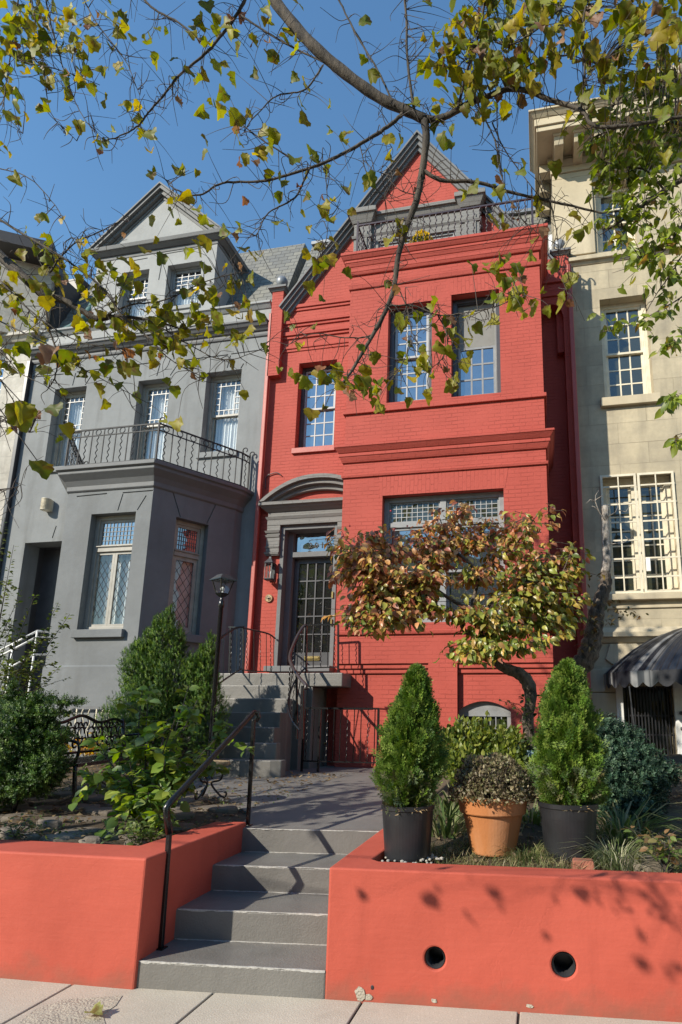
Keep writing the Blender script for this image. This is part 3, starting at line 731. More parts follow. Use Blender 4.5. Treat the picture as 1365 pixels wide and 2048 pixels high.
# party pier left with cap and ball, right the same
def pier(x0, x1, ytop, capz, nm='pier'):
    p = part('pier', MB().box(x0, x1, YM-0.16, YM+0.3, EZ-2.0 if x0 < -3 else EZ-2.2, capz), M['red_trim'], H)
    part('pier_cap', MB().fru(x0, x1, YM-0.16, YM+0.3, capz, capz+0.06, (0.02,)*4, (0.06,)*4).fru(x0, x1, YM-0.16, YM+0.3, capz+0.06, capz+0.11, (0.09,)*4, (0.09,)*4).fru(x0, x1, YM-0.16, YM+0.3, capz+0.11, capz+0.17, (0.05,)*4, (0.02,)*4), M['gray_trim'], p)
    cx = (x0+x1)/2; part('ball_finial', MB().lathe([(0.05, 0), (0.045, 0.06), (0.11, 0.12), (0.14, 0.2), (0.14, 0.27), (0.10, 0.34), (0.0, 0.38)], cx, YM+0.02, capz+0.17), M['metal_roof'], p, smooth=True)
c0 = U(561, 592, YM); pier(XL+0.03, XL+0.32, 0, c0[2])
c1 = U(1128, 514, YM-0.1); pier(XR-0.30, XR-0.02, 0, c1[2])
# recess at right: pilaster and arch in front of the set-back wall
ra = MB(); az = zpix(1105, 612, YM-0.25)
xs = np.linspace(BX1, XR-0.16, 13); cxr = (BX1+XR-0.16)/2; hw = (XR-0.16-BX1)/2
ra.prism_y([(XR-0.16, az-0.35), (XR-0.16, EZ)] + [(BX1, EZ), (BX1, az-0.35)]+[(x, az-0.35+0.34*math.sqrt(max(0, 1-((x-cxr)/hw)**2))) for x in xs[1:-1]], YM-0.32, YM-0.001)
ra.box(XR-0.16, XR, YM-0.32, YM-0.001, 0.3, EZ)
part('recess_arch', ra, M['red'], H)
part('corbel_band', MB().fru(BX1+0.002, XR, YM-0.37, YM-0.31, EZ-0.62, EZ-0.55).fru(BX1+0.002, XR, YM-0.36, YM-0.31, EZ-0.95, EZ-0.84), M['red_trim'], H, bevel=0.01)
# gable rake mouldings (both slopes)
rk = MB(); gd = np.array([AX-GL, AZ-EZ]); gl = np.linalg.norm(gd); gd /= gl; gn = np.array([-gd[1], gd[0]])
def rake(o0, o1, y0, y1):
    a = np.array([GL, EZ])-gd*0.25
    def mir(p): return (2*AX-p[0], p[1])
    ta = (AX, AZ+o0/gd[0]); tb_ = (AX, AZ+o1/gd[0])
    L0, L1 = a+gn*o0, a+gn*o1
    rk.prism_y([tuple(L0), ta, tb_, tuple(L1)], y0, y1); rk.prism_y([mir(tb_), mir(ta), mir(L0), mir(L1)][::1] if False else [ta, mir(L0), mir(L1), tb_], y0, y1)
rake(-0.26, -0.19, YM-0.07, YM+0.2); rake(-0.189, -0.11, YM-0.13, YM+0.4); rake(-0.109, -0.04, YM-0.19, YM+0.5); rake(-0.039, 0.0, YM-0.24, YM+0.5)
part('gable_coping', rk, M['gray_trim'], H)
# gray frontispiece at the terrace
fx0, fx1 = U(716, 480, YM)[0], U(962, 440, YM)[0]; fzt = zpix(735, 430, YM-0.2); 
fr = MB(); fxm = (fx0+fx1)/2
wa = (fx0+0.58, fxm-0.05, TZ-0.6, zpix(870, 464, YM-0.2)); wb_ = (fxm+0.05, fx1-0.58, TZ-0.6, zpix(870, 464, YM-0.2))
fr.wall(fx0+0.3, fx1-0.3, TZ-0.8, fzt-0.15, YM-0.18, 0.175, [wa, wb_])
for xa, xb in ((fx0, fx0+0.42), (fx1-0.42, fx1)):
    fr.box(xa, xb, YM-0.30, YM-0.002, TZ-0.8, fzt-0.32)
    fr.box(xa+0.08, xb-0.08, YM-0.325, YM-0.301, TZ-0.5, fzt-0.55)
    fr.fru(xa, xb, YM-0.30, YM-0.002, fzt-0.75, fzt-0.68, (0.03,)*3+(0,), (0.05,)*3+(0,))
    fr.fru(xa, xb, YM-0.30, YM-0.002, fzt-0.32, fzt-0.12, (0.02,)*3+(0,), (0.12,)*3+(0,)); fr.fru(xa, xb, YM-0.30, YM-0.002, fzt-0.12, fzt+0.0, (0.15,)*3+(0,), (0.15,)*3+(0,)); fr.fru(xa, xb, YM-0.30, YM-0.002, fzt, fzt+0.1, (0.08,)*3+(0,), (0.06,)*3+(0,))
fr.fru(fx0+0.44, fx1-0.44, YM-0.18, YM-0.002, fzt-0.62, fzt-0.56, (0,)*4, (0, 0, 0.04, 0))
fr.fru(fx0+0.44, fx1-0.44, YM-0.18, YM-0.002, fzt-0.30, fzt-0.14, (0, 0, 0.02, 0), (0, 0, 0.10, 0)); fr.fru(fx0+0.44, fx1-0.44, YM-0.18, YM-0.002, fzt-0.14, fzt-0.05, (0, 0, 0.14, 0), (0, 0, 0.14, 0)); fr.fru(fx0+0.44, fx1-0.44, YM-0.18, YM-0.002, fzt-0.05, fzt+0.03, (0, 0, 0.11, 0), (0, 0, 0.05, 0))
fp = part('frontispiece', fr, M['gray_brick'], H, bevel=0.008)
for r in (wa, wb_): window(fp, r, YM-0.18, 0.05, 0.06, 'sash_gray', 'sash_gray', 'glass_sky', (1, 1), None, 0.0)
# terrace floor and railing
part('terrace_floor', MB().box(BX0+0.05, BX1-0.05, YB+0.05, YM-0.01, TZ-0.3, TZ-0.06), M['metal_roof'], H)
tx0, tx1 = U(715, 490, YB+0.12)[0], U(1065, 420, YB+0.12)[0]; ty = YB+0.12; rh = 0.92
trl = MB(); trl.bar((tx0, ty, TZ+rh), (tx1, ty, TZ+rh), 0.035); trl.bar((tx0, ty, TZ+0.09), (tx1, ty, TZ+0.09), 0.03)
for x in (tx0, tx1): 
    trl.bar((x, ty, TZ-0.02), (x, ty, TZ+rh+0.1), 0.04); trl.bar((x, ty, TZ+rh), (x, YM-0.2, TZ+rh), 0.035); trl.bar((x, ty, TZ+0.09), (x, YM-0.2, TZ+0.09), 0.03); trl.bar((x, YM-0.18, TZ-0.02), (x, YM-0.18, TZ+rh), 0.035)
trl.tube([(tx1, ty, TZ+rh)]+[(tx1, ty-0.07+0.07*math.cos(a), TZ+rh+0.1+0.07*math.sin(a)) for a in np.linspace(0, 3.8, 12)], 0.016, 6)
tr = part('terrace_railing', trl, M['iron_terrace'], H)
def twist(x, y, z0, z1, w=0.014, turns=5):
    n = 40; P = [(x+w*math.cos(2*PI*turns*t), y+w*math.sin(2*PI*turns*t), z0+(z1-z0)*t) for t in np.linspace(0, 1, n)]
    return MB().tube(P, 0.0125, 5, cap=False)
nb = 28
for i in range(1, nb): part('baluster', twist(tx0+(tx1-tx0)*i/nb, ty, TZ+0.1, TZ+rh), M['iron_terrace'], tr, smooth=True)
for x in (tx0, tx1):
    for i in range(1, 8): part('baluster', twist(x, ty+(YM-0.2-ty)*i/8, TZ+0.1, TZ+rh), M['iron_terrace'], tr, smooth=True)
# main roofs behind (slate slope facing the street)
RY = YM+1.7
def roof_slope(par, x0, x1, z0, z1, y0=YM+0.2, y1=RY):
    r = MB().add([(x0, y0, z0), (x1, y0, z0), (x1, y1, z1), (x0, y1, z1)], [(0, 1, 2, 3)])
    r.add([(x0, y0, z0), (x0, y1, z1), (x0, y1+5.5, z1), (x0, y1+7, z0), (x1, y0, z0), (x1, y1, z1), (x1, y1+5.5, z1), (x1, y1+7, z0)], [(0, 1, 2, 3), (7, 6, 5, 4), (1, 5, 6, 2), (2, 6, 7, 3)])
    return part('roof', r, M['slate'], par)
rzr = U(1095, 421, RY)[2]
rr = roof_slope(H, XL+0.2, XR-0.02, EZ-0.02, rzr)
part('roof_coping', MB().box(XL+0.2, XR-0.02, RY-0.1, RY+0.15, rzr-0.02, rzr+0.07), M['metal_roof'], rr)
gr_ = MB()          # cross-gable roof behind the gable wall
gr_.add([(GL-0.1, YM+0.3, EZ), (AX, YM+0.3, AZ+0.05), (GR+0.1, YM+0.3, EZ), (GL-0.1, YM+4, EZ), (AX, YM+4, AZ+0.05), (GR+0.1, YM+4, EZ)], [(0, 3, 4, 1), (1, 4, 5, 2)])
part('gable_roof', gr_, M['metal_roof'], H)
p = U(1103, 505, YM+0.3); part('vent_pipe', MB().lathe([(0.05, 0), (0.05, 0.55), (0.0, 0.55)], p[0], p[1], p[2]-0.1, 14), M['pvc'], H, smooth=True)
# downspouts
for x0, par_m in ((XL-0.03, 'red_smooth'), (XR-0.055, 'red_smooth')):
    y = YM-0.09 if x0 < -3 else YM-0.4
    part('downspout', MB().box(x0, x0+0.095, y-0.07, y+0.03, 0.9, EZ-0.3), M[par_m], H, bevel=0.015)
# windows
window(H, w1, YM, 0.2, 0.07, 'dark_paint', 'muntin', 'glass_sky', (3, 3), (3, 3), 0.5, 0.028, sillmat='red_smooth', sillext=0.05, sillh=0.13)
window(bay, ww2, YB, 0.17, 0.09, 'dark_paint', 'muntin', 'glass_sky', (3, 3), (3, 3), 0.5, 0.028)
o3 = window(bay, ww3, YB, 0.17, 0.09, 'dark_paint', 'sash_gray', 'glass_sky', None, (3, 3), 0.52, 0.035, mmat='sash_gray', label='window with a gray roller shade filling its upper half')
x0, x1, z0, z1 = ww3; zm = z0+(z1-z0)*0.53
part('roller_shade', MB().box(x0+0.11, x1-0.11, YB+0.26, YB+0.27, zm, z1-0.1), M['shade'], o3)
# big first floor window: leaded transom over two sashes
x0, x1, z0, z1 = ww4; fb = MB(); frame_boxes(fb, x0, x1, z0, z1, YB+0.15, YB+0.28, 0.1); zt4 = z1-0.56
fb.box(x0+0.1, x1-0.1, YB+0.155, YB+0.275, zt4-0.05, zt4+0.05); fb.box((x0+x1)/2-0.06, (x0+x1)/2+0.06, YB+0.16, YB+0.27, z0+0.1, z1-0.1)
bw4 = part('window', fb, M['sash_gray'], bay, label='wide first floor window with a transom of small square panes', bevel=0.006)
for a, b in ((x0+0.1, (x0+x1)/2-0.06), ((x0+x1)/2+0.06, x1-0.1)):
    sash(bw4, a, b, zt4+0.05, z1-0.1, YB+0.19, 9, 4, 0.03, 0.012, M['sash_gray'], M['glass_dark'], None, M['muntin'])
    zmid = (z0+0.1+zt4-0.05)/2
    sash(bw4, a, b, zmid-0.02, zt4-0.05, YB+0.19, 1, 1, 0.05, 0.02, M['sash_gray'], M['glass_sky']); sash(bw4, a, b, z0+0.1, zmid+0.02, YB+0.235, 1, 1, 0.05, 0.02, M['sash_gray'], M['glass_sky'])
# basement window with a segmental head and bars
x0, x1 = bw[0], bw[1]; zt_ = bw[3]; cxw = (x0+x1)/2; yb = YB+0.11
ar = [(x1-(x1-x0)*t, zt_-0.17+0.17*math.sin(PI*t)**0.8) for t in np.linspace(0, 1, 13)]
sp_ = MB().prism_y([(x0, zt_+0.001)]+ar[::-1]+[(x1, zt_+0.001)][::1], yb-0.0005, yb+0.18); part('segmental_arch', sp_, M['red_soldier'], bay)
bz0 = 1.0; fb = MB(); fb.box(x0, x0+0.07, yb+0.10, yb+0.18, bz0, zt_-0.1); fb.box(x1-0.07, x1, yb+0.10, yb+0.18, bz0, zt_-0.1); fb.prism_y([(x0, zt_-0.26), (x1, zt_-0.26)]+[(a, b) for a, b in ar], yb+0.09, yb+0.181)
bwn = part('window', fb, M['sash_gray'], bay, label='low basement window with an arched gray head and white bars')
part('pane', MB().box(x0, x1, yb+0.15, yb+0.156, bz0, zt_-0.2), M['glass_dark'], bwn)
sg = MB()
for i in range(1, 8): x = x0+0.07+(x1-x0-0.14)*i/8; sg.box(x-0.009, x+0.009, yb+0.06, yb+0.078, bz0, zt_-0.27)
for z in (zt_-0.46, zt_-0.62): sg.box(x0+0.07, x1-0.07, yb+0.079, yb+0.092, z-0.01, z+0.01)
part('window_bars', sg, M['sash_gray'], bwn)

# ---- door with its surround
dx0, dx1, dz0, dz1 = dr
yd = YM+0.3
jl = MB(); jl.box(dx0, dx0+0.09, YM-0.02, yd+0.05, dz0, dz1); jl.box(dx1-0.09, dx1, YM-0.02, yd+0.05, dz0, dz1); jl.box(dx0+0.09, dx1-0.09, YM-0.02, yd+0.05, dz1-0.1, dz1)
tz = zpix(640, 1111, yd)
jl.box(dx0+0.09, dx0+0.22, yd-0.12, yd+0.06, dz0, dz1-0.1)
jl.box(dx1-0.13, dx1-0.09, yd-0.06, yd+0.06, dz0, dz1-0.1)
jl.box(dx0+0.22, dx1-0.13, yd-0.15, yd+0.06, tz-0.06, tz+0.06)
dfm = part('door_frame', jl, M['gray_trim'], H, bevel=0.006)
lx0, lx1 = dx0+0.22, dx1-0.13
part('transom_pane', MB().box(lx0, lx1, yd+0.0, yd+0.008, tz+0.06, dz1-0.1), M['glass_sky'], dfm)
lf = MB(); dh0 = dz0+0.02; dh1 = tz-0.06
gz0 = zpix(635, 1305, yd); gz1 = dh1-0.12; gx0, gx1 = lx0+0.12, lx1-0.07
frame_boxes(lf, lx0, lx1, dh0, dh1, yd, yd+0.06, 0.07); lf.box(lx0+0.07, lx1-0.07, yd+0.004, yd+0.06, dh0+0.07, gz0); lf.box(lx0+0.07, gx0, yd+0.004, yd+0.06, gz0, dh1-0.07); lf.box(gx0, lx1-0.07, yd+0.004, yd+0.06, gz1, dh1-0.07)
door = part('door', lf, M['dark_paint'], H, label='dark gray front door glazed with twenty panes', bevel=0.004)
part('pane', MB().box(gx0, gx1, yd+0.03, yd+0.036, gz0, gz1), M['glass_door'], door)
mu = MB()
for i in range(1, 4): x = gx0+(gx1-gx0)*i/4; mu.box(x-0.014, x+0.014, yd+0.008, yd+0.029, gz0, gz1)
for j in range(1, 5): z = gz0+(gz1-gz0)*j/5; mu.box(gx0, gx1, yd+0.01, yd+0.028, z-0.014, z+0.014)
part('muntin', mu, M['dark_paint'], door)
ms = rect(yd, (609, 1313), (640, 1312), (609, 1322), (640, 1321))
part('mail_slot', MB().box(ms[0], ms[1], yd-0.014, yd+0.003, ms[2], ms[3]).box(ms[0]+0.03, ms[1]-0.03, yd-0.024, yd-0.0141, ms[2]+0.025, ms[3]-0.025), M['brass'], door, bevel=0.004)
for py in (1190, 1245):
    z = zpix(678, py, YM); part('hinge', MB().box(dx1-0.085, dx1-0.05, YM-0.05, YM-0.021, z-0.07, z+0.07), M['brass'], door)
def text(body, size, loc, m, parent, name, ext=0.006):
    for k, ch in enumerate(body):
        cu_ = bpy.data.curves.new(name, 'FONT'); cu_.body = ch; cu_.size = size; cu_.extrude = ext
        o = bpy.data.objects.new('tmp', cu_); C.objects.link(o); bpy.context.view_layer.update()
        me = bpy.data.meshes.new_from_object(o.evaluated_get(bpy.context.evaluated_depsgraph_get())); bpy.data.objects.remove(o)
        V = np.array([v.co[:] for v in me.vertices]); fcs = [tuple(p.vertices) for p in me.polygons]; V[:, 0] += k*size*0.74-(V[:, 0].min()+V[:, 0].max())/2+size*0.3
        part(name, MB().add(np.stack([V[:, 0]+loc[0], loc[1]-V[:, 2], V[:, 1]+loc[2]], 1), fcs), m, parent)
q = U(617, 1097, yd); text('2015', 0.19, (q[0], yd-0.012, q[2]), M['numeral'], dfm, 'numeral')
ths = MB().box(dx0-0.1, dx1+0.02, YM-0.28, yd+0.06, dz0-0.12, dz0+0.0)
part('threshold', ths, M['gray_trim'], H, bevel=0.01)
# classical surround in gray painted brick
su = MB(); sx0 = U(537, 1080, YM)[0]; sx1 = BX0-0.004
su.box(sx0, dx0-0.001, YM-0.09, YM+0.02, zpix(545, 1113, YM), dz1+0.12); su.box(dx1+0.001, sx1, YM-0.09, YM+0.02, zpix(545, 1113, YM), dz1+0.12)
zb = zpix(545, 1113, YM)
for zz, hh, pp in ((zb+0.02, 0.05, 0.03), (zb+0.17, 0.04, 0.02), (zb+0.42, 0.05, 0.03), (zb+0.52, 0.05, 0.045)):
    su.fru(sx0, dx0-0.002, YM-0.09, YM+0.02, zz, zz+hh, (pp*0.5, 0, pp*0.5, 0), (pp, 0, pp, 0)); su.fru(dx1+0.002, sx1, YM-0.09, YM+0.02, zz, zz+hh, (0, 0, pp*0.5, 0), (0, 0, pp, 0))
fz0 = dz1+0.12; fz1 = zpix(600, 1024, YM)
su.box(sx0, sx1, YM-0.10, YM+0.02, dz1+0.002, fz0+0.01); su.fru(sx0, sx1, YM-0.1, YM+0.02, fz0+0.01, fz0+0.07, (0.01, 0, 0.01, 0), (0.04, 0, 0.04, 0)); su.box(sx0, sx1, YM-0.08, YM+0.02, fz0+0.07, fz1)
su.fru(sx0, sx1, YM-0.08, YM+0.02, fz1, fz1+0.06, (0.02, 0, 0.02, 0), (0.09, 0, 0.09, 0)); su.fru(sx0, sx1, YM-0.08, YM+0.02, fz1+0.06, fz1+0.12, (0.10, 0, 0.10, 0), (0.15, 0, 0.15, 0)); su.box(sx0-0.17, sx1, YM-0.26, YM+0.02, fz1+0.12, fz1+0.19)
acx = (U(523, 1005, YM)[0]+(2*(sx1+0.06)-0))/2; acx = U(640, 950, YM-0.1)[0]
aw = acx-(sx0-0.17); ah = zpix(632, 952, YM-0.15)-(fz1+0.19); z0a = fz1+0.19
def arc_band(i0, i1, y0, y1):
    n = 22; o, inn_ = [], []
    for t in np.linspace(0, 1, n):
        x = -aw+2*aw*t
        zf = lambda off: (ah-off)*(1-(abs(x)/(aw-off*1.2))**2.2) if abs(x) < aw-off*1.2 else 0
        if acx+x <= sx1: o.append((acx+x, z0a+zf(i0))); inn_.append((acx+x, z0a+zf(i1)))
    for k in range(len(o)-1):
        if o[k][1]-inn_[k][1] > 1e-3 or o[k+1][1]-inn_[k+1][1] > 1e-3:
            su.prism_y([inn_[k], inn_[k+1], o[k+1], o[k]], y0, y1)
arc_band(0.0, 0.09, YM-0.28, YM+0.02); arc_band(0.091, 0.19, YM-0.2, YM+0.02); arc_band(0.191, 0.30, YM-0.1, YM+0.02)
part('door_surround', su, M['gray_brick'], H)
# wall lanterns, plaque, cable
def lantern(px, Y, lab):
    q = U(*px, Y); t = thing('wall_lantern', lab, 'lantern', (q[0], YM, q[2]), 'lanterns beside the front door')
    x, z = q[0], q[2]; y = YM-0.17; s = 0.085
    fbx = MB(); frame_boxes(fbx, x-s, x+s, z-0.19, z+0.17, y-s, y-s+0.016, 0.016); frame_boxes(fbx, x-s, x+s, z-0.19, z+0.17, y+s-0.016, y+s, 0.016)
    for sx in (-1, 1): fbx.box(x+sx*s-(0.016 if sx > 0 else 0), x+sx*s+(0 if sx > 0 else 0.016), y-s+0.016, y+s-0.016, z-0.19, z-0.172); fbx.box(x+sx*s-(0.016 if sx > 0 else 0), x+sx*s+(0 if sx > 0 else 0.016), y-s+0.016, y+s-0.016, z+0.152, z+0.17)
    fbx.fru(x-0.07, x+0.07, y-0.07, y+0.07, z-0.22, z-0.19, (0,)*4, (0.03,)*4); fbx.bar((x, YM, z-0.1), (x, y+s, z-0.24), 0.02); fbx.bar((x, y+s, z-0.24), (x, y, z-0.2), 0.02); fbx.box(x-0.06, x+0.06, YM-0.03, YM-0.001, z-0.2, z+0.2); fbx.bar((x, YM-0.02, z+0.19), (x, y, z+0.22), 0.02)
    part('frame', fbx, M['dark_paint'], t)
    part('roof', MB().fru(x-s, x+s, y-s, y+s, z+0.17, z+0.28, (0.02,)*4, (-0.055,)*4).fru(x-0.025, x+0.025, y-0.025, y+0.025, z+0.28, z+0.32), M['dark_paint'], t)
    part('glass', MB().box(x-s+0.012, x+s-0.012, y-s+0.006, y-s+0.01, z-0.17, z+0.15).box(x+s-0.01, x+s-0.006, y-s+0.012, y+s-0.012, z-0.17, z+0.15).box(x-s+0.006, x-s+0.01, y-s+0.012, y+s-0.012, z-0.17, z+0.15), M['glass_clear'], t)
    cn = MB()
    for dx in (-0.025, 0.025): cn.lathe([(0.012, 0), (0.012, 0.1), (0.016, 0.11), (0.012, 0.16), (0.0, 0.18)], x+dx, y, z-0.18, 10)
    part('candle_bulb', cn, M['white'], t, smooth=True)
lantern((540, 1142), YM-0.17, 'black wall lantern left of the front door above the round plaque')
lantern((680, 1146), YM-0.17, 'black wall lantern right of the front door, half hidden by autumn leaves')
q = U(539, 1197, YM); t = thing('plaque', 'small round gilt compass plaque under the wall lantern', 'plaque', (q[0], YM, q[2]))
dk = MB(); n = 28; y = YM-0.03
vs = []; 
for r, yy in ((0.088, YM-0.002), (0.088, y), (0.076, y-0.008), (0.068, y), (0.0001, y)): vs += [(q[0]+r*math.cos(2*PI*k/n), yy, q[2]+r*math.sin(2*PI*k/n)) for k in range(n)]
dk.add(vs, [(i*n+(k+1) % n, i*n+k, (i+1)*n+k, (i+1)*n+(k+1) % n) for i in range(4) for k in range(n)]); part('disc', dk, M['bronze'], t)
sr = MB()
for k in range(8):
    a = k*PI/4; l = 0.06 if k % 2 == 0 else 0.042; sr.add([(q[0]+l*math.cos(a), y-0.006, q[2]+l*math.sin(a)), (q[0]+0.012*math.cos(a+0.5), y-0.016, q[2]+0.012*math.sin(a+0.5)), (q[0]+0.012*math.cos(a-0.5), y-0.016, q[2]+0.012*math.sin(a-0.5)), (q[0], y-0.001, q[2])], [(0, 1, 2), (0, 3, 1), (0, 2, 3)])
sr.ring((q[0], y-0.006, q[2]), 0.05, 0.004, n=24, k=5); part('compass_star', sr, M['charcoal'], t)
pc = [U(*p, YM-0.03) for p in ((531, 978), (533, 955), (545, 947), (556, 946), (563, 951))]
part('cable', MB().tube(bez(*pc), 0.012, 6), M['charcoal'], H, smooth=True)

# ---- stoop
YL, LZ = 10.2, U(560, 1346, 10.2)[2]
S = thing('stoop', 'gray painted stoop stairs rising to the front door', 'stairs', (-4.8, 9.4, 0.88))
sx_l = U(437, 1360, YL)[0]; sx_r = U(578, 1400, YL-0.5)[0]; lx_r = U(685, 1358, YL)[0]
stz = [LZ-(LZ-0.88)*k/7 for k in range(1, 7)]
so = MB()
so.box(sx_l, lx_r, YL, YM+0.02, LZ-0.24, LZ)
so.box(sx_l, sx_r+0.22, YL+0.02, YM, 0.5, LZ-0.241)
for k, z in enumerate(stz):
    yf = YL-0.27*(k+1); xr = [sx_r+0.12, sx_r, sx_r, sx_r+0.03, sx_r+0.16, sx_r+0.38][k]; xl = sx_l-[0, 0, 0.02, 0.05, 0.12, 0.3][k]
    zb = 0.6
    if k < 4: so.box(xl, xr, yf, yf+0.272, zb, z)
    else:
        o = [(xl, yf+0.27), (xl, yf+0.14), (xl+0.1, yf+0.02), (xl+0.3, yf), (xr-0.45, yf), (xr-0.15, yf+0.035), (xr, yf+0.10), (xr, yf+0.272)]
        so.prism_z(o, zb, z)
part('steps', so, M['step'], S, bevel=0.014)
# dark vault wall beneath the landing with the basement door and its number
vx0, vx1 = sx_r+0.22, BX0+0.0
vw = YL+0.75
bd = rect(vw, (624, 1446), (654, 1446), (624, 1545), (654, 1545))
part('vault_wall', MB().wall(vx0, vx1+0.2, 0.5, LZ-0.242, vw, 0.2, [(bd[0]-0.02, bd[1]+0.02, 0.5, bd[3]+0.02)]), M['red'], S)
bdm = MB(); bdm.box(bd[0], bd[1], vw+0.02, vw+0.06, 0.86, bd[3])
for j in range(2):
    for i in range(2): 
        w = (bd[1]-bd[0]); h = bd[3]-0.9; bdm.box(bd[0]+0.04+i*w*0.5, bd[0]+w*0.5-0.03+i*w*0.5, vw+0.005, vw+0.0201, 0.95+j*h*0.52, 0.95+j*h*0.52+h*0.36)
bdo = part('basement_door', bdm, M['sash_gray'], S, bevel=0.004); part('door_knob', MB().sphere((bd[1]-0.04, vw-0.02, 1.28), 0.025, 10), M['brass'], bdo, smooth=True)
q = U(597, 1409, vw); text('2015', 0.16, (q[0], vw-0.008, q[2]), M['numeral_pale'], S, 'numeral')

# ---- railings
def U3(x, y, Y): return U(x, y, Y)
hr = thing('handrail', 'black iron handrail on two posts at the left of the front steps', 'handrail', (-2.4, 4.15, 0.16))
p1 = UZ(322, 1897, 0.161); p1t = U(340, 1652, p1[1]); p2 = UZ(496, 1652, 0.752); p2t = U(508, 1440, p2[1])
ra_, rb_ = U(334, 1612, p1[1]-0.06), U(509, 1424, p2[1]+0.03)
part('post', MB().tube([p1, p1t, (p1t+ra_)/2+np.array([0.0, -0.02, 0])], 0.022, 4, square=True).box(p1[0]-0.035, p1[0]+0.035, p1[1]-0.035, p1[1]+0.035, 0.155, 0.17), M['iron'], hr, bevel=0.003)
part('post', MB().tube([p2, p2t], 0.022, 4, square=True).box(p2[0]-0.035, p2[0]+0.035, p2[1]-0.035, p2[1]+0.035, 0.74, 0.765), M['iron'], hr, bevel=0.003)
d = rb_-ra_
cu_ = [p1t+np.array([0, 0, -0.05]), p1t*0.6+ra_*0.4+np.array([-0.004, -0.014, 0]), ra_+np.array([0, -0.004, -0.012]), ra_+d*0.03]+[ra_+d*t for t in np.linspace(0.1, 0.97, 12)]
cu_ += [rb_, rb_+np.array([0.02, 0.03, -0.012]), rb_+np.array([0.026, 0.04, -0.05]), rb_+np.array([0.012, 0.02, -0.09])]
part('rail', MB().tube(cu_, 0.024, 8), M['iron'], hr, smooth=True)

def spiral_bar(a, b): return MB().tube([a, b], 0.0085, 6)
def railing_run(root, top, bot, nbal, m, twist_every=2):
    T = np.array(top); B = np.array(bot)
    for i in range(nbal):
        t = (i+0.5)/nbal*(len(T)-1); k = int(t); fr_ = t-k
        a = T[k]*(1-fr_)+T[min(k+1, len(T)-1)]*fr_; 
        tb2 = (i+0.5)/nbal*(len(B)-1); k2 = int(tb2); f2 = tb2-k2
        b = B[k2]*(1-f2)+B[min(k2+1, len(B)-1)]*f2
        if i % twist_every == 0: part('baluster', MB().tube([b+(a-b)*t_+np.array([0.007*math.cos(16*PI*t_), 0.007*math.sin(16*PI*t_), 0]) for t_ in np.linspace(0, 1, 48)], 0.0075, 4), m, root, smooth=True)
        else: part('baluster', MB().tube([b, a], 0.0085, 6), m, root)
sr_ = thing('stoop_railing', 'curved dark brown handrail on black balusters on the right side of the stoop stairs', 'railing', (-4.4, 9.6, 1.6))
tp = [U(*p) for p in ((677, 1249, 10.25), (645, 1249.5, 10.25), (613, 1250, 10.22), (600, 1264, 10.1), (588, 1288, 9.9), (580, 1312, 9.6), (583, 1328, 9.4), (592, 1345, 9.2), (603, 1360, 9.05), (612, 1370, 8.95), (611, 1379, 8.93))]
bt = [U(*p) for p in ((677, 1334, 10.25), (645, 1335, 10.25), (613, 1336, 10.22), (597, 1352, 10.05), (585, 1374, 9.85), (577, 1402, 9.6), (579, 1423, 9.4), (587, 1444, 9.2), (600, 1460, 9.05))]
tpc, btc = bez(*tp, n=4), bez(*bt, n=4)
part('handrail', MB().tube(tpc[8:], 0.028, 8), M['bronze_rail'], sr_, smooth=True)
part('rail', MB().bar(tp[0], tp[2], 0.026).tube(btc[8:], 0.016, 6).bar(bt[0], bt[2], 0.02), M['iron'], sr_)
for a, b in ((U(677, 1249, 10.25), U(677, 1345, 10.25)), (tp[2], U(613, 1347, 10.22)), (U(606, 1372, 9.0), U(606, 1478, 9.0)), (U(594, 1347, 9.2), U(594, 1478, 9.2))): part('newel_post', MB().bar(a, b, 0.03), M['iron'], sr_)
railing_run(sr_, tpc[:8], btc[:8], 4, M['iron']); railing_run(sr_, tpc[9:-4], btc[9:], 9, M['iron'])
sl_ = thing('stoop_railing', 'black iron railing with twisted balusters on the left of the stoop landing', 'railing', (-5.4, 10.4, 2.3))
A = [U(487, 1256, 10.25), U(515, 1262, 11.1), U(538, 1268, 11.7), U(551, 1277, 12.05)]; B = [U(487, 1340, 10.25), U(515, 1343, 11.1), U(538, 1343, 11.7), U(551, 1347, 12.05)]
A2 = [U(487, 1254, 10.25), U(470, 1257, 9.9), U(441, 1277, 9.3), U(436, 1290, 9.2)]; B2 = [U(483, 1338, 10.25), U(468, 1347, 9.9), U(441, 1366, 9.3), U(437, 1376, 9.2)]
part('rail', MB().tube(bez(*A, n=5), 0.018, 6).tube(bez(*B, n=5), 0.013, 6).tube(bez(*A2, n=5), 0.02, 6).tube(bez(*B2, n=5), 0.016, 6).bar(U(458, 1254, 10.3), U(487, 1255, 10.25), 0.02).tube([U(437, 1376, 9.2)+np.array([0.04*math.cos(a)-0.02, 0, 0.05*math.sin(a)]) for a in np.linspace(0, 5, 14)], 0.014, 6), M['iron'], sl_)
for a, b in ((U(487, 1252, 10.25), U(487, 1347, 10.25)), (U(462, 1254, 10.3), U(459, 1347, 10.3))): part('newel_post', MB().bar(a, b, 0.03), M['iron'], sl_)
railing_run(sl_, bez(*A, n=5), bez(*B, n=5), 6, M['iron']); railing_run(sl_, bez(*A2, n=5), bez(*B2, n=5), 6, M['iron'])
ar_ = thing('area_railing', 'low black iron railing in front of the basement doorway under the landing', 'railing', (-3.3, 9.7, 0.85))
yA = 9.7; za, zb2 = U(690, 1417, yA)[2], U(690, 1524, yA)[2]; xa, xb = U(608, 1450, yA)[0], U(757, 1450, yA)[0]
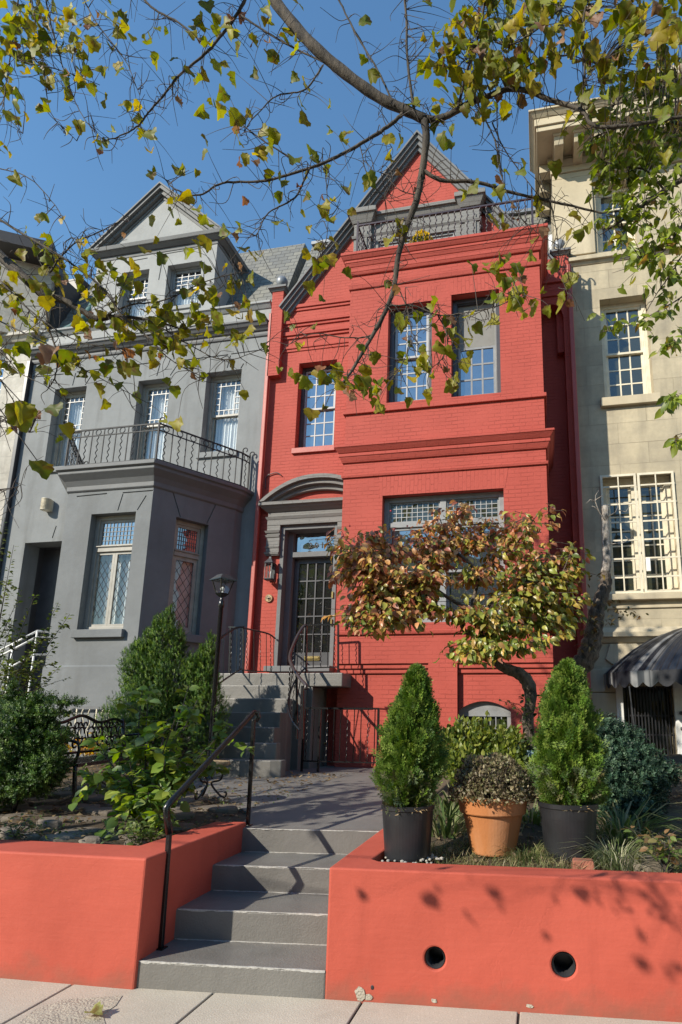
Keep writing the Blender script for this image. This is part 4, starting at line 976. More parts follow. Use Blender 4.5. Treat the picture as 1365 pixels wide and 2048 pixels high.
part('rail', MB().bar((xa, yA, za), (xb, yA, za), 0.03).bar((xa, yA, zb2), (xb, yA, zb2), 0.022).bar((xb, yA, za), (xb, YB, za), 0.03).bar((xb, yA, zb2), (xb, YB, zb2), 0.022), M['iron'], ar_)
for x in (xa, xa+(xb-xa)*0.22, xb): part('newel_post', MB().bar((x, yA, 0.8), (x, yA, za+0.01), 0.034), M['iron'], ar_)
railing_run(ar_, [(xa, yA, za), (xb, yA, za)], [(xa, yA, zb2), (xb, yA, zb2)], 11, M['iron'], 3)

# ================================================================== GRAY HOUSE
G = thing('row_house', 'gray stucco row house with a gabled dormer and an iron balcony over its bay', 'house', (-9.6, YM, 0.9))
GX0, GX1 = -13.08, -6.265
g1 = rect(YM, (109, 779), (169, 772), (90, 936), (158, 932)); g2 = rect(YM, (273, 762), (338, 756), (263, 932), (328, 925)); g3 = rect(YM, (412, 746), (482, 738), (402, 908), (474, 900))
gd_ = rect(YM, (49, 1087), (141.5, 1080), (16, 1330), (109, 1325)); gd_ = (gd_[0], gd_[1], 0.85, gd_[3])
gcz = U(302, 676, YM)[2]
gw = part('wall', MB().wall(GX0, GX1, 0.3, gcz-0.1, YM, 0.45, [g1, g2, g3, gd_]), M['gray'], G)
part('side_wall', MB().box(GX0, GX0+0.3, YM+0.451, YM+9, 0.3, gcz), M['gray'], G); part('side_wall', MB().box(GX1-0.3, GX1, YM+0.451, YM+9, 0.3, gcz), M['gray'], G)
gro = MB()
def groove(a, b, Y, w=0.03, dp=0.035):
    A_, B_ = U(*a, Y), U(*b, Y); d = B_-A_; l = np.hypot(d[0], d[2]); n = np.array([-d[2], 0, d[0]])/l*w/2
    gro.add([A_-n+(0, -0.05, 0), B_-n+(0, -0.05, 0), B_+n+(0, -0.05, 0), A_+n+(0, -0.05, 0), A_-n+(0, dp, 0), B_-n+(0, dp, 0), B_+n+(0, dp, 0), A_+n+(0, dp, 0)], [(3, 2, 1, 0), (4, 5, 6, 7), (0, 1, 5, 4), (1, 2, 6, 5), (2, 3, 7, 6), (3, 0, 4, 7)])
for a, b in (((66, 754), (128, 748)), ((152, 746), (145.6, 771)), ((186.7, 746), (171, 770)), ((154, 744), (320, 723.5)), ((321, 727), (314, 752)), ((355, 730), (341, 751)), ((357, 722), (457, 709.5)), ((461.5, 711), (455, 736)), ((488, 727), (482, 737)), ((463, 708), (529, 699)), ((113, 1052), (105, 1076))): groove(a, b, YM)
cut(gw, gro)
gc = MB()
for z0, z1, pb_, pt_ in ((gcz-0.36, gcz-0.30, 0.03, 0.05), (gcz-0.22, gcz-0.14, 0.05, 0.12), (gcz-0.14, gcz-0.06, 0.14, 0.2), (gcz-0.06, gcz, 0.22, 0.22)):
    gc.fru(GX0, GX1, YM, YM+0.3, z0, z1, (0.0, 0, pb_, 0), (0.0, 0, pt_, 0))
gc.box(GX0, GX1, YM-0.02, YM+0.3, gcz-0.30, gcz-0.22)
part('cornice', gc, M['gray_trim'], G, bevel=0.012)
part('parapet', MB().box(GX0, GX1, YM+0.02, YM+0.3, gcz+0.001, gcz+0.42).fru(GX0, GX1, YM+0.02, YM+0.3, gcz+0.42, gcz+0.52, (0, 0, 0.02, 0), (0, 0, 0.1, 0)).box(GX0, GX1, YM-0.1, YM+0.3, gcz+0.521, gcz+0.58), M['gray_light'], G, bevel=0.01)
for r, lab in ((g1, None), (g2, None), (g3, None)):
    window(G, r, YM, 0.2, 0.07, 'taupe', 'taupe', 'glass_clear', (1, 1), (1, 1), 0.5, 0.019, 0.05, 'border', 'muntin', folds, sillmat='gray', sillext=0.06, sillh=0.14)
part('garage_door', MB().box(gd_[0]-0.1, gd_[1]+0.1, YM+0.62, YM+0.68, 0.5, gd_[3]+0.05).box(gd_[0]-0.1, gd_[0]-0.002, YM+0.3, YM+0.62, 0.5, gd_[3]+0.05).box(gd_[0]-0.1, gd_[1]+0.1, YM+0.451, YM+0.62, gd_[3]+0.001, gd_[3]+0.05), M['dark_paint'], G)
# dormer
DX0, DX1 = U(197, 518, YM)[0], U(437, 473, YM)[0]; dez = U(316, 488, YM)[2]; daz = U(328, 375, YM)[2]; dxm = (DX0+DX1)/2
d1 = rect(YM, (242, 548), (297, 537), (236, 640), (292, 632)); d2 = rect(YM, (336, 532), (404, 521), (328, 618), (398, 607))
dmo = part('dormer', MB().wall(DX0, DX1, gcz+0.2, dez-0.3, YM-0.005, 0.3, [d1, d2]), M['gray_light'], G); dm = MB(); dm.box(DX1-0.25, DX1, YM+0.295, YM+2.6, gcz+0.2, dez-0.3); dm.box(DX0, DX0+0.25, YM+0.295, YM+2.6, gcz+0.2, dez-0.3)
dm.prism_y([(DX0+0.1, dez), (DX1-0.1, dez), (dxm, daz-0.2)], YM+0.03, YM+0.3)
part('dormer_cheek', dm, M['gray_light'], dmo)
gro = MB(); A_ = U(322, 512, YM); groove((327, 510), (318, 560), YM-0.005, 0.03, 0.03); groove((253, 524), (296, 516), YM-0.005, 0.03, 0.03); groove((330, 508), (413, 494), YM-0.005, 0.03, 0.03); cut(dmo, gro)
de = MB(); e0 = dez-0.3
for z0, z1, a, b in ((e0, e0+0.05, 0.02, 0.03), (e0+0.12, e0+0.2, 0.04, 0.14), (e0+0.2, e0+0.3, 0.17, 0.2)):
    de.fru(DX0, DX1, YM, YM+2.5, z0, z1, (a, a, a, 0), (b, b, b, 0))
de.box(DX0, DX1, YM-0.01, YM+2.5, e0+0.05, e0+0.12)
part('entablature', de, M['gray_trim'], dmo, bevel=0.01)
dr_ = MB(); sl2 = np.array([dxm-DX0+0.2, daz-dez]); sl2 /= np.linalg.norm(sl2); nn = np.array([-sl2[1], sl2[0]])
def drake(o0, o1, y0, y1):
    a = np.array([DX0-0.2, dez]); L0, L1 = a+nn*o0, a+nn*o1; ta, tb2 = (dxm, daz+o0/sl2[0]), (dxm, daz+o1/sl2[0]); mir = lambda p: (2*dxm-p[0], p[1])
    dr_.prism_y([tuple(L0), ta, tb2, tuple(L1)], y0, y1); dr_.prism_y([ta, mir(L0), mir(L1), tb2], y0, y1)
drake(-0.27, -0.22, YM, YM+0.2); drake(-0.20, -0.12, YM-0.08, YM+2.4); drake(-0.119, -0.04, YM-0.16, YM+2.5); drake(-0.039, 0.0, YM-0.2, YM+2.5)
part('pediment_rake', dr_, M['gray_trim'], dmo)
for r in (d1, d2): window(dmo, r, YM-0.005, 0.16, 0.05, 'sash_gray', 'sash_gray', 'glass_clear', (4, 4), (1, 1), 0.52, 0.018, 0.045, None, 'muntin', folds, sillmat='gray_light', sillproj=0.04)
roof_slope(G, GX0, GX1+0.02, gcz+0.3, U(575, 492, RY)[2], YM+0.25, RY)
# bay with canted sides
CH = [(-10.75, 12.12), (-10.70, 11.87), (-9.70, 10.3), (-7.68, 10.3), (-6.70, 11.87), (-6.64, 12.12)]
bz = U(228, 936, 10.3)[2]
def offs(ch, d):
    out = []
    for i, p in enumerate(ch):
        ns = []
        for a, b in ((i-1, i), (i, i+1)):
            if a >= 0 and b < len(ch):
                t = np.array(ch[b])-np.array(ch[a]); t = t/np.linalg.norm(t); ns.append(np.array([t[1], -t[0]]))
        if len(ns) == 2:
            m_ = ns[0]+ns[1]; m_ /= np.dot(m_, ns[0]); out.append(tuple(np.array(p)+m_*d))
        else: out.append((p[0]+ns[0][0]*d, p[1]))
    return out
bgm = MB()
bfr = rect(10.3, (184.6, 1028.4), (271, 1023), (152.6, 1261), (248, 1258.5))
bgm.wall(CH[2][0], CH[3][0], 0.4, bz-0.3, 10.3, 0.3, [bfr])
# canted right side in its own frame
P1 = np.array(CH[3]); dv = np.array(CH[4])-P1; ll = np.linalg.norm(dv); dv /= ll; nv_ = np.array([-dv[1], dv[0]])
def canted(p): return (P1[0]+dv[0]*p[0]+nv_[0]*p[1], P1[1]+dv[1]*p[0]+nv_[1]*p[1], p[2])
def upc(x, y):
    q = up_line(x, y, P1, dv); return np.dot(q[:2]-P1, dv), q[2]
a, b, c, d_ = upc(351, 1033), upc(418, 1043), upc(334, 1261), upc(400, 1265)
bcr = ((a[0]+c[0])/2, (b[0]+d_[0])/2, bfr[2], bfr[3])
gby = part('bay', bgm, M['gray_bay'], G)
bgm2 = MB().wall(0.002, ll, 0.4, bz-0.3, 0, 0.2, [bcr]); bgm2.xf(canted); cby = part('canted_wall', bgm2, M['gray_bay'], gby); bgm = MB()
for i in (0, 1, 4):
    a, b = CH[i], CH[i+1]; bgm.add([(a[0], a[1], 0.4), (b[0], b[1], 0.4), (b[0], b[1], bz-0.3), (a[0], a[1], bz-0.3)], [(0, 1, 2, 3)])
part('side_wall', bgm, M['gray_bay'], gby)
gro = MB()
for a, b in (((154, 993), (214.6, 987)), ((246, 985.6), (309, 980.6)), ((246.5, 987.7), (236, 1021)), ((293, 991), (275, 1020))): groove(a, b, 10.3, 0.026, 0.03)
cut(gby, gro); gro = MB()
for (x0, z0), (x1, z1) in (((0.05, bfr[3]+0.62), (bcr[0]+0.05, bfr[3]+0.58)), ((bcr[0]-0.12, bfr[3]+0.5), (bcr[0]+0.08, bfr[3]+0.02)), ((bcr[1]+0.12, bfr[3]+0.5), (bcr[1]-0.05, bfr[3]+0.02))):
    d = np.array([x1-x0, 0, z1-z0]); l = np.linalg.norm(d); n = np.array([-d[2], 0, d[0]])/l*0.011; A_ = np.array([x0, 0, z0]); B_ = np.array([x1, 0, z1])
    gro.add([canted(q) for q in (A_-n+(0, -0.05, 0), B_-n+(0, -0.05, 0), B_+n+(0, -0.05, 0), A_+n+(0, -0.05, 0), A_-n+(0, 0.03, 0), B_-n+(0, 0.03, 0), B_+n+(0, 0.03, 0), A_+n+(0, 0.03, 0))], [(3, 2, 1, 0), (4, 5, 6, 7), (0, 1, 5, 4), (1, 2, 6, 5), (2, 3, 7, 6), (3, 0, 4, 7)])
cut(cby, gro)
part('plinth', MB().loft_z([(offs(CH, 0.03), 0.4), (offs(CH, 0.03), U(230, 1330, 10.3)[2]-0.03), (offs(CH, 0.002), U(230, 1330, 10.3)[2])]), M['gray_bay'], gby)
part('balcony', MB().loft_z([(offs(CH, 0.01), bz-0.50), (offs(CH, 0.04), bz-0.47), (offs(CH, 0.04), bz-0.38), (offs(CH, 0.10), bz-0.28), (offs(CH, 0.22), bz-0.16), (offs(CH, 0.22), bz-0.10), (offs(CH, 0.27), bz-0.08), (offs(CH, 0.27), bz)]), M['gray_trim'], gby, bevel=0.008)
def bay_window(r, Y):
    x0, x1, z0, z1 = r; fb = MB(); frame_boxes(fb, x0, x1, z0, z1, Y+0.16, Y+0.28, 0.09); zt = z1-(z1-z0)*0.30
    fb.box(x0+0.09, x1-0.09, Y+0.15, Y+0.28, zt-0.05, zt+0.05); fb.box(x0+0.09, x1-0.09, Y+0.12, Y+0.16, zt+0.05, zt+0.075)
    w = part('window', fb, M['taupe'], gby, bevel=0.008)
    sash(w, x0+0.09, x1-0.09, zt+0.05, z1-0.09, Y+0.19, 9, 5, 0.06, 0.012, M['taupe'], M['glass_sky'], None, M['lead'])
    return w, zt
w, zt = bay_window(bfr, 10.3); x0, x1, z0, z1 = bfr; xm = (x0+x1)/2
for a, b in ((x0+0.09, xm-0.002), (xm+0.002, x1-0.09)): sash(w, a, b, z0+0.09, zt-0.05, 10.3+0.19, 1, 1, 0.055, 0.011, M['taupe'], M['glass_clear'], 'diamond', M['lead'])
part('curtain', folds(x0+0.09, x1-0.09, z0+0.09, z1-0.05, 10.3+0.36), M['curtain'], w)
part('sill', MB().box(x0-0.05, x1+0.05, 10.3-0.09, 10.3+0.17, z0-0.16, z0+0.002), M['gray_bay'], w, bevel=0.01)
XFORM[0] = canted
w, zt = bay_window(bcr, 0.0); x0, x1, z0, z1 = bcr
sash(w, x0+0.09, x1-0.09, z0+0.09, zt-0.05, 0.19, 1, 1, 0.08, 0.011, M['taupe'], M['glass_clear'], 'diamond', M['lead'])
part('blind', MB().box(x0+0.05, x1-0.05, 0.30, 0.31, z0+0.05, z1-0.05), M['blind'], w)
part('sill', MB().box(x0-0.05, x1+0.05, -0.09, 0.17, z0-0.16, z0+0.002), M['gray_bay'], w, bevel=0.01)
XFORM[0] = None
# balcony railing
rch = offs(CH, 0.12); rp = [np.array([p[0], p[1], 0]) for p in rch[1:5]]; rp = [np.array([rp[0][0]-0.02, 12.05, 0])]+rp+[np.array([rp[3][0]+0.06, 12.05, 0])]
hb = 0.86; rl = MB()
for a, b in zip(rp[:-1], rp[1:]):
    for h_, w_ in ((hb, 0.028), (hb-0.15, 0.02), (0.07, 0.022)): rl.bar(a+(0, 0, bz+h_), b+(0, 0, bz+h_), w_)
for i, p in enumerate(rp):
    out_ = np.array([0, -1, 0]) if 1 < i < 4 else np.array([-1 if i < 3 else 1, 0, 0])
    rl.bar(p+(0, 0, bz-0.02), p+(0, 0, bz+hb+0.06), 0.032)
    rl.tube([p+np.array([0, 0, bz+hb+0.05])]+[p+np.array([0.055-0.055*math.cos(a), 0, bz+hb+0.07+0.055*math.sin(a)]) for a in np.linspace(0, 4.2, 12)], 0.015, 6)
bra = part('balcony_railing', rl, M['iron_gray'], G)
for a, b in zip(rp[:-1], rp[1:]):
    l = np.linalg.norm(b-a); n = max(2, int(round(l/0.145))); ax = np.cross((b-a)/l, [0, 0, 1.0])
    for k in range(1, n):
        q = a+(b-a)*k/n
        if k % 2:
            part('baluster', MB().tube([q+(b-a)/l*0.018*math.sin(2*PI*4.5*t)+np.array([0, 0, bz+0.07+t*(hb-0.22)]) for t in np.linspace(0, 1, 40)], 0.0105, 5), M['iron_gray'], bra, smooth=True)
            part('ring', MB().ring(q+(0, 0, bz+hb-0.075), 0.062, 0.01, ax, 18, 5), M['iron_gray'], bra, smooth=True)
        else: part('baluster', MB().bar(q+(0, 0, bz+0.07), q+(0, 0, bz+hb), 0.017), M['iron_gray'], bra)
vq = U(101, 1013, YM); vm = MB()
for k in range(9): vm.lathe([(0.09, 0), (0.115, 0.006), (0.115, 0.022), (0.09, 0.03)], vq[0], YM-0.13, vq[2]-0.15+k*0.034, 20)
vm.box(vq[0]-0.09, vq[0]+0.09, YM-0.13, YM-0.001, vq[2]-0.14, vq[2]+0.14); part('wall_vent', vm, M['vent'], G)
part('downspout', MB().box(GX0-0.06, GX0+0.05, YM-0.12, YM-0.002, 0.8, gcz-0.3), M['charcoal'], G, bevel=0.012)
# ornamental white grille at the foot of the wall behind the bench
gq0, gq1 = U(90, 1400, 10.1), U(215, 1490, 10.1); wi = MB()
gq0 = U(128, 1412, 10.1); wi.box(gq0[0], gq1[0]+0.3, 10.18, 10.2, gq0[2]-0.05, gq0[2]); 
gr_t = thing('window_grille', 'white wavy iron grille at the foot of the gray bay behind the bench', 'grille', (gq0[0], 10.19, 0.9))
part('rail', wi, M['gray_trim'], gr_t)
for k in range(7):
    x = gq0[0]+0.08+k*0.145
    if k % 3 != 1: part('bar', MB().tube([(x+0.03*math.sin(2*PI*3*t), 10.19, 0.86+t*(gq0[2]-0.05-0.86)) for t in np.linspace(0, 1, 30)], 0.011, 5), M['cream'], gr_t, smooth=True)
    else: part('bar', MB().bar((x, 10.19, 0.86), (x, 10.19, gq0[2]-0.05), 0.022), M['cream'], gr_t)
# white handrail by the far steps
wr = thing('stair_railing', 'white pipe railing by the dark doorway of the gray house', 'railing', (-12.2, 10.6, 0.9))
wm = MB()
a0, a1 = U(-20, 1312, 10.6), U(75, 1262, 10.6)
for dz in (0, -0.13, -0.5): wm.tube([a0+(0, 0, dz), a1+(0, 0, dz)], 0.022, 8); wm.tube([a1+(0, 0, dz), U(112, 1265, 11.6)+(0, 0, dz)], 0.022, 8)
for t in (0.15, 0.5, 1.0): q = a0+(a1-a0)*t; wm.tube([(q[0], q[1], 0.85), q], 0.02, 8)
part('rail', wm, M['white'], wr, smooth=True)

# ================================================================== PALE HOUSE (far left)
P = thing('row_house', 'pale stone row house with a dark overhanging eave at the left edge', 'house', (-15, YM, 0.9))
PX1 = GX0-0.06; pz = U(40, 686, YM)[2]
pw = rect(YM, (-40, 705), (14, 700), (-60, 800), (2, 797))
part('wall', MB().wall(-20, PX1, 0.3, pz, YM-0.02, 0.4, [pw]).box(PX1-0.3, PX1, YM+0.38, YM+8, 0.3, pz), M['stone_pale'], P)
window(P, pw, YM-0.02, 0.18, 0.07, 'white', 'white', 'glass_sky', (2, 2), (2, 2), 0.5, 0.025)
part('cornice', MB().fru(-20, PX1+0.0, YM-0.02, YM+0.4, pz, pz+0.12, (0, 0.0, 0.05, 0), (0, 0.0, 0.14, 0)).box(-20, PX1+0.25, YM-0.2, YM+0.4, pz+0.12, pz+0.2), M['stone_pale'], P)
e0 = U(-30, 474, 11.0); e1 = UZ(105, 505, e0[2]); e2 = UZ(205, 545, e0[2])
n_ = lambda p, dx, dy, dz: (p[0]+dx, p[1]+dy, p[2]+dz)
ev = MB().add([n_(e0, 0, 0, 0), n_(e1, 0, 0, 0), n_(e0, -3, 5, 0), n_(e1, -3, 5, 0), n_(e0, 0, 0, 0.32), n_(e1, 0, 0, 0.32), n_(e0, -3, 5, 0.32), n_(e1, -3, 5, 0.32)], [(0, 1, 3, 2), (4, 6, 7, 5), (0, 4, 5, 1), (1, 5, 7, 3), (3, 7, 6, 2), (2, 6, 4, 0)])
part('eave', ev, M['dark_roof'], P)
k_ = 0.55
aw_ = MB().add([n_(e0, -0.3, k_, 0), n_(e1, -0.45, k_, 0), n_(e1, -3, 5, 0), n_(e0, -3, 5, 0)]+[n_(e0, -0.3, k_, pz-e0[2]+0.2), n_(e1, -0.45, k_, pz-e0[2]+0.2), n_(e1, -3, 5, pz-e0[2]+0.2), n_(e0, -3, 5, pz-e0[2]+0.2)], [(0, 1, 2, 3), (7, 6, 5, 4), (0, 4, 5, 1), (1, 5, 6, 2), (2, 6, 7, 3), (3, 7, 4, 0)])
part('attic_wall', aw_, M['stone_pale'], P)
part('attic_roof', MB().box(PX1-1.6, PX1+0.05, YM+1.2, YM+5, pz+0.2, e0[2]+0.5), M['dark_roof'], P)
cg = [U(*p) for p in ((200, 590, 12.6), (165, 640, 12.3), (120, 668, 12.1))]
part('gutter', MB().tube(bez(*cg, n=6), 0.10, 8), M['copper'], P, smooth=True)
part('side_wall', MB().box(PX1-0.2, PX1+0.04, YM+0.5, YM+3, pz+0.1, e0[2]), M['dark_paint'], P)

# ================================================================== TAN HOUSE (right)
T = thing('row_house', 'tan limestone town house with a bracketed cornice and a black awning over its side door', 'house', (4.0, YM, 0.9))
TX0, TX1 = 0.875, 8.5
t1 = rect(YM, (1190, 368), (1268, 358), (1196, 503), (1274, 497)); t2 = rect(YM, (1200, 600), (1295.5, 587), (1210, 800), (1307.5, 790)); t3 = rect(YM, (1199, 953), (1343, 941), (1218, 1190), (1365, 1187))
tg = rect(YM, (1243, 1372), (1345, 1372), (1258, 1572), (1360, 1572))
tcz = U(1103, 300, YM)[2]; ctz = U(1059, 225, 11.1)[2]
wl = MB().wall(TX0, TX1, 0.3, U(1240, 508, YM)[2], YM, 0.4, [t2, t3, tg, (t2[0]+3.3, t2[1]+3.3, t2[2], t2[3]), (t3[0]+3.3, t3[1]+3.3, t3[2], t3[3])])
wl.wall(0.60, TX1, U(1240, 508, YM)[2], ctz-0.3, YM+0.001, 0.4, [t1, (t1[0]+3.3, t1[1]+3.3, t1[2], t1[3])])
wl.box(0.60, 0.9, YM+0.4, YM+10, EZ-0.5, ctz-0.3); wl.box(TX0+0.001, TX0+0.3, YM+0.4, YM+10, 0.3, EZ-0.5)
part('wall', wl, M['stone'], T)
for dx in (3.3,):
    for r in (t1, t2, t3): window(T, (r[0]+dx, r[1]+dx, r[2], r[3]), YM, 0.2, 0.08, 'cream', 'cream', 'glass_dark', (3, 3), (3, 3), 0.5, 0.028)
window(T, t1, YM, 0.2, 0.09, 'cream', 'cream', 'glass_dark', (2, 2), (2, 2), 0.5, 0.032)
window(T, t2, YM, 0.22, 0.09, 'cream', 'cream', 'glass_dark', (3, 3), (3, 3), 0.5, 0.03, sillmat='stone_trim', sillh=0.19, sillext=0.1, sillproj=0.1)
w3 = window(T, t3, YM, 0.24, 0.12, 'cream', 'cream', 'glass_dark', None, None)
x0, x1, z0, z1 = t3; xm = (x0+x1)/2
for a, b in ((x0+0.14, xm-0.08), (xm+0.08, x1-0.14)): sash(w3, a, b, z0+0.1, z1-0.14, YM+0.3, 2, 7, 0.05, 0.028, M['cream'], M['glass_dark'])
part('mullion', MB().box(xm-0.08, xm+0.08, YM+0.24, YM+0.38, z0+0.1, z1-0.14), M['cream'], w3)
gm = MB(); yg = YM-0.04
for a, b in ((x0-0.02, xm-0.012), (xm+0.012, x1+0.02)):
    frame_boxes(gm, a, b, z0+0.02, z1-0.01, yg, yg+0.04, 0.045)
    for j in range(1, 7): z = z0+0.02+(z1-z0)*(j-0.15)/6.6; gm.box(a+0.045, b-0.045, yg+0.012, yg+0.03, z-0.016, z+0.016)
    gm.box((a+b)/2-0.012, (a+b)/2+0.012, yg, yg+0.011, z0+0.06, z1-0.05)
for j in range(1, 7):
    z = z0+0.02+(z1-z0)*(j-0.15)/6.6; gm.box(x1+0.02, x1+0.035, yg+0.01, YM+0.1, z-0.015, z+0.015)
part('window_grille', gm, M['cream'], w3)
part('lock_box', MB().box(xm+0.07, xm+0.15, yg-0.02, yg+0.035, z0+0.45, z0+0.72), M['white'], w3, bevel=0.006)
tm = MB()
part('sill', MB().fru(x0-0.12, x1+0.3, YM-0.12, YM+0.24, z0-0.12, z0+0.001), M['stone_trim'], w3, bevel=0.012)
tm0 = MB(); z = U(1240, 509, YM)[2]; tm0.fru(TX0, TX1, YM, YM+0.1, z-0.16, z-0.09, (0, 0, 0.02, 0), (0, 0, 0.06, 0)); tm0.box(0.60, TX1, YM-0.11, YM+0.1, z-0.089, z+0.02); tm0.fru(0.6, TX1, YM, YM+0.1, z+0.02, z+0.08, (0, 0, 0.09, 0), (0, 0, 0.03, 0)); part('string_course', tm0, M['stone_trim'], T, bevel=0.012); tm1 = MB()
zb3 = U(1280, 1275, YM)[2]; tm1.fru(TX0, TX1, YM, YM+0.1, zb3-0.1, zb3, (0, 0, 0.03, 0), (0, 0, 0.12, 0)); tm1.box(TX0, TX1, YM-0.16, YM+0.1, zb3+0.001, zb3+0.1); tm1.fru(TX0, TX1, YM, YM+0.1, zb3+0.1, zb3+0.2, (0, 0, 0.13, 0), (0, 0, 0.04, 0)); part('base_moulding', tm1, M['stone_trim'], T, bevel=0.012)
z = U(1218, 1215, YM)[2]; part('string_course', MB().box(TX0, TX1, YM-0.035, YM+0.1, z-0.03, z+0.02), M['stone_trim'], T, bevel=0.01); tc = MB()
# pier on the upper floor and the frieze mouldings
z1_ = U(1184, 353, YM)[2]; tm.box(0.60, t1[0]-0.06, YM-0.06, YM+0.05, U(1240, 508, YM)[2]+0.085, z1_)
tm.box(0.60, TX1, YM-0.06, YM+0.05, z1_+0.001, z1_+0.14); tm.box(0.57, TX1, YM-0.10, YM+0.05, z1_+0.141, z1_+0.3); tm.fru(0.58, TX1, YM-0.08, YM+0.05, z1_+0.301, z1_+0.42, (0.02, 0, 0.03, 0), (0.07, 0, 0.10, 0))
tc.fru(0.60, TX1, YM, YM+0.05, ctz-0.62, ctz-0.42, (0.02, 0, 0.04, 0), (0.1, 0, 0.16, 0)); part('bed_moulding', tc, M['stone_trim'], T, bevel=0.012)
part('moulding', tm, M['stone_trim'], T, bevel=0.012)
cm = MB(); cx0 = 0.125
cm.box(cx0+0.14, TX1, 11.24, YM+0.4, ctz-0.40, ctz-0.281)      # soffit slab
cm.fru(cx0+0.1, TX1, 11.2, YM+0.5, ctz-0.28, ctz-0.1, (0, 0, 0, 0), (0, 0, 0, 0)); cm.fru(cx0+0.09, TX1, 11.19, YM+0.5, ctz-0.099, ctz-0.0, (0, 0, 0, 0), (0.09, 0, 0.09, 0)); cm.box(cx0-0.02, TX1, 11.08, YM+0.5, ctz+0.001, ctz+0.05)
cm.box(cx0+0.1, cx0+0.5, YM+0.5, YM+3.2, ctz-0.28, ctz+0.03)
part('cornice', cm, M['stone_trim'], T, bevel=0.01)
for k in range(20):
    x = 0.64+k*0.43
    if x > TX1-0.4: break
    part('modillion', MB().fru(x, x+0.22, 11.36, YM-0.01, ctz-0.45, ctz-0.401, (0, 0, 0, 0), (0.025, 0.025, 0.025, 0)).fru(x+0.01, x+0.21, 11.38, YM-0.01, ctz-0.62, ctz-0.451, (0, 0, -0.06, 0), (0, 0, 0, 0)), M['stone_trim'], T, bevel=0.01)
for k in range(4):
    y = YM-0.02+k*0.55
    part('modillion', MB().box(cx0+0.2, 0.57, y, y+0.22, ctz-0.62, ctz-0.401), M['stone_trim'], T, bevel=0.01)
# attic storey further right
part('attic', MB().box(3.0, TX1, YM+0.2, YM+6, ctz+0.06, ctz+1.6).box(2.85, TX1, YM+0.05, YM+6, ctz+1.6, ctz+1.85), M['stone'], T)
# rusticated foot, door grille, awning
ru = MB()
for j in range(4):
    za_ = 0.9+j*0.46; ru.box(TX0+0.02, tg[0]-0.12, YM-0.05, YM+0.02, za_, za_+0.445)
ru.prism_y([(TX0+0.35, zb3-0.42), (TX0+0.8, zb3-0.75), (TX0+1.15, zb3-0.4), (TX0+0.95, zb3-0.12), (TX0+0.45, zb3-0.12)], YM-0.055, YM+0.02)
part('rusticated_base', ru, M['stone_trim'], T, bevel=0.015)
gi = MB(); gx0, gx1, gz0, gz1 = tg
for i in range(15): x = gx0+0.03+(gx1-gx0-0.06)*i/14; gi.bar((x, YM+0.06, 0.5), (x, YM+0.06, gz1), 0.02)
for z in (0.75, 1.5, gz1-0.55, gz1-0.03): gi.box(gx0, gx1, YM+0.072, YM+0.085, z-0.015, z+0.015)
go = part('door_grille', gi, M['charcoal'], T); part('door_panel', MB().box(gx0-0.05, gx1+0.3, YM+0.36, YM+0.39, 0.3, gz1+0.1), M['glass_dark'], go)
fj = MB(); fj.box(gx0-0.13, gx0-0.001, YM-0.06, YM+0.1, 0.5, gz1+0.1); fj.box(gx1+0.001, gx1+0.28, YM-0.07, YM+0.1, 0.5, gz1+0.1)
dj = part('door_frame', fj, M['white'], T, bevel=0.008)
for z in (1.9, 1.62): part('door_knob', MB().sphere((gx1+0.1, YM-0.09, z), 0.035, 10), M['dark_paint'], dj, smooth=True)
A_ = thing('awning', 'black glossy domed awning with a scalloped edge over the side door of the tan house', 'awning', (3.3, YM, 2.68))
acx_, arx, ary, zaw, haw = 3.32, 2.13, 1.25, U(1206, 1348, 11.9)[2], 0.95
v, f = [], []; nu, nvv = 256, 14; acol = []; stk = np.convolve(rng.normal(size=nu+7), np.ones(4)/2, 'same')[:nu+1]; stl = rng.random(nu+1)
for j in range(nvv+1):
    ph = PI/2*j/nvv
    for i in range(nu+1):
        th = PI*i/nu; rp_ = (0.3*math.cos(ph)**0.8+0.7*(1-j/nvv)) if j < nvv else 0; wob = 1+0.007*math.sin(i*2.2)+0.004*math.sin(i*5.3)
        v.append((acx_-arx*rp_*math.cos(th)*wob, YM-0.02-ary*rp_*math.sin(th)*wob, zaw+haw*math.sin(ph)))
        k_ = max(0.0, min(1.0, (stk[i]-0.25)*0.9))*(0.35+0.65*abs(math.sin(j*0.5+stl[i]*4))); acol.append((0.018+0.22*k_, 0.02+0.22*k_, 0.026+0.215*k_))
for j in range(nvv):
    for i in range(nu): f.append((j*(nu+1)+i, j*(nu+1)+i+1, (j+1)*(nu+1)+i+1, (j+1)*(nu+1)+i))
M['awning'], nt, b_ = new_mat('black_vinyl')
b_.inputs['Roughness'].default_value = 0.28
mpn = N(nt, 'ShaderNodeMapping'); L(nt, coords(nt), mpn.inputs[0]); mpn.inputs['Scale'].default_value = (7, 7, 0.9)
aa = N(nt, 'ShaderNodeAttribute', attribute_name='Col'); L(nt, aa.outputs[0], b_.inputs['Base Color']); bump(nt, b_, noise(nt, mpn.outputs[0], 1.3, 5), 0.25, 0.02)
part('canopy', MB().add(v, f), M['awning'], A_, smooth=True, col=np.array(acol))
v, f = [], []; nu = 256; acol = []
for i in range(nu+1):
    th = PI*i/nu; sc = abs(math.sin(PI*i/nu*21)); x, y = acx_-arx*math.cos(th)*1.003, YM-0.02-ary*math.sin(th)*1.003
    v += [(x, y, zaw+0.01), (x*1.0, y-0.01, zaw-0.19-0.09*sc)]; k_ = max(0.0, min(1.0, (stk[i]-0.2)*0.9)); acol += [(0.018+0.22*k_, 0.02+0.22*k_, 0.026+0.215*k_)]*2
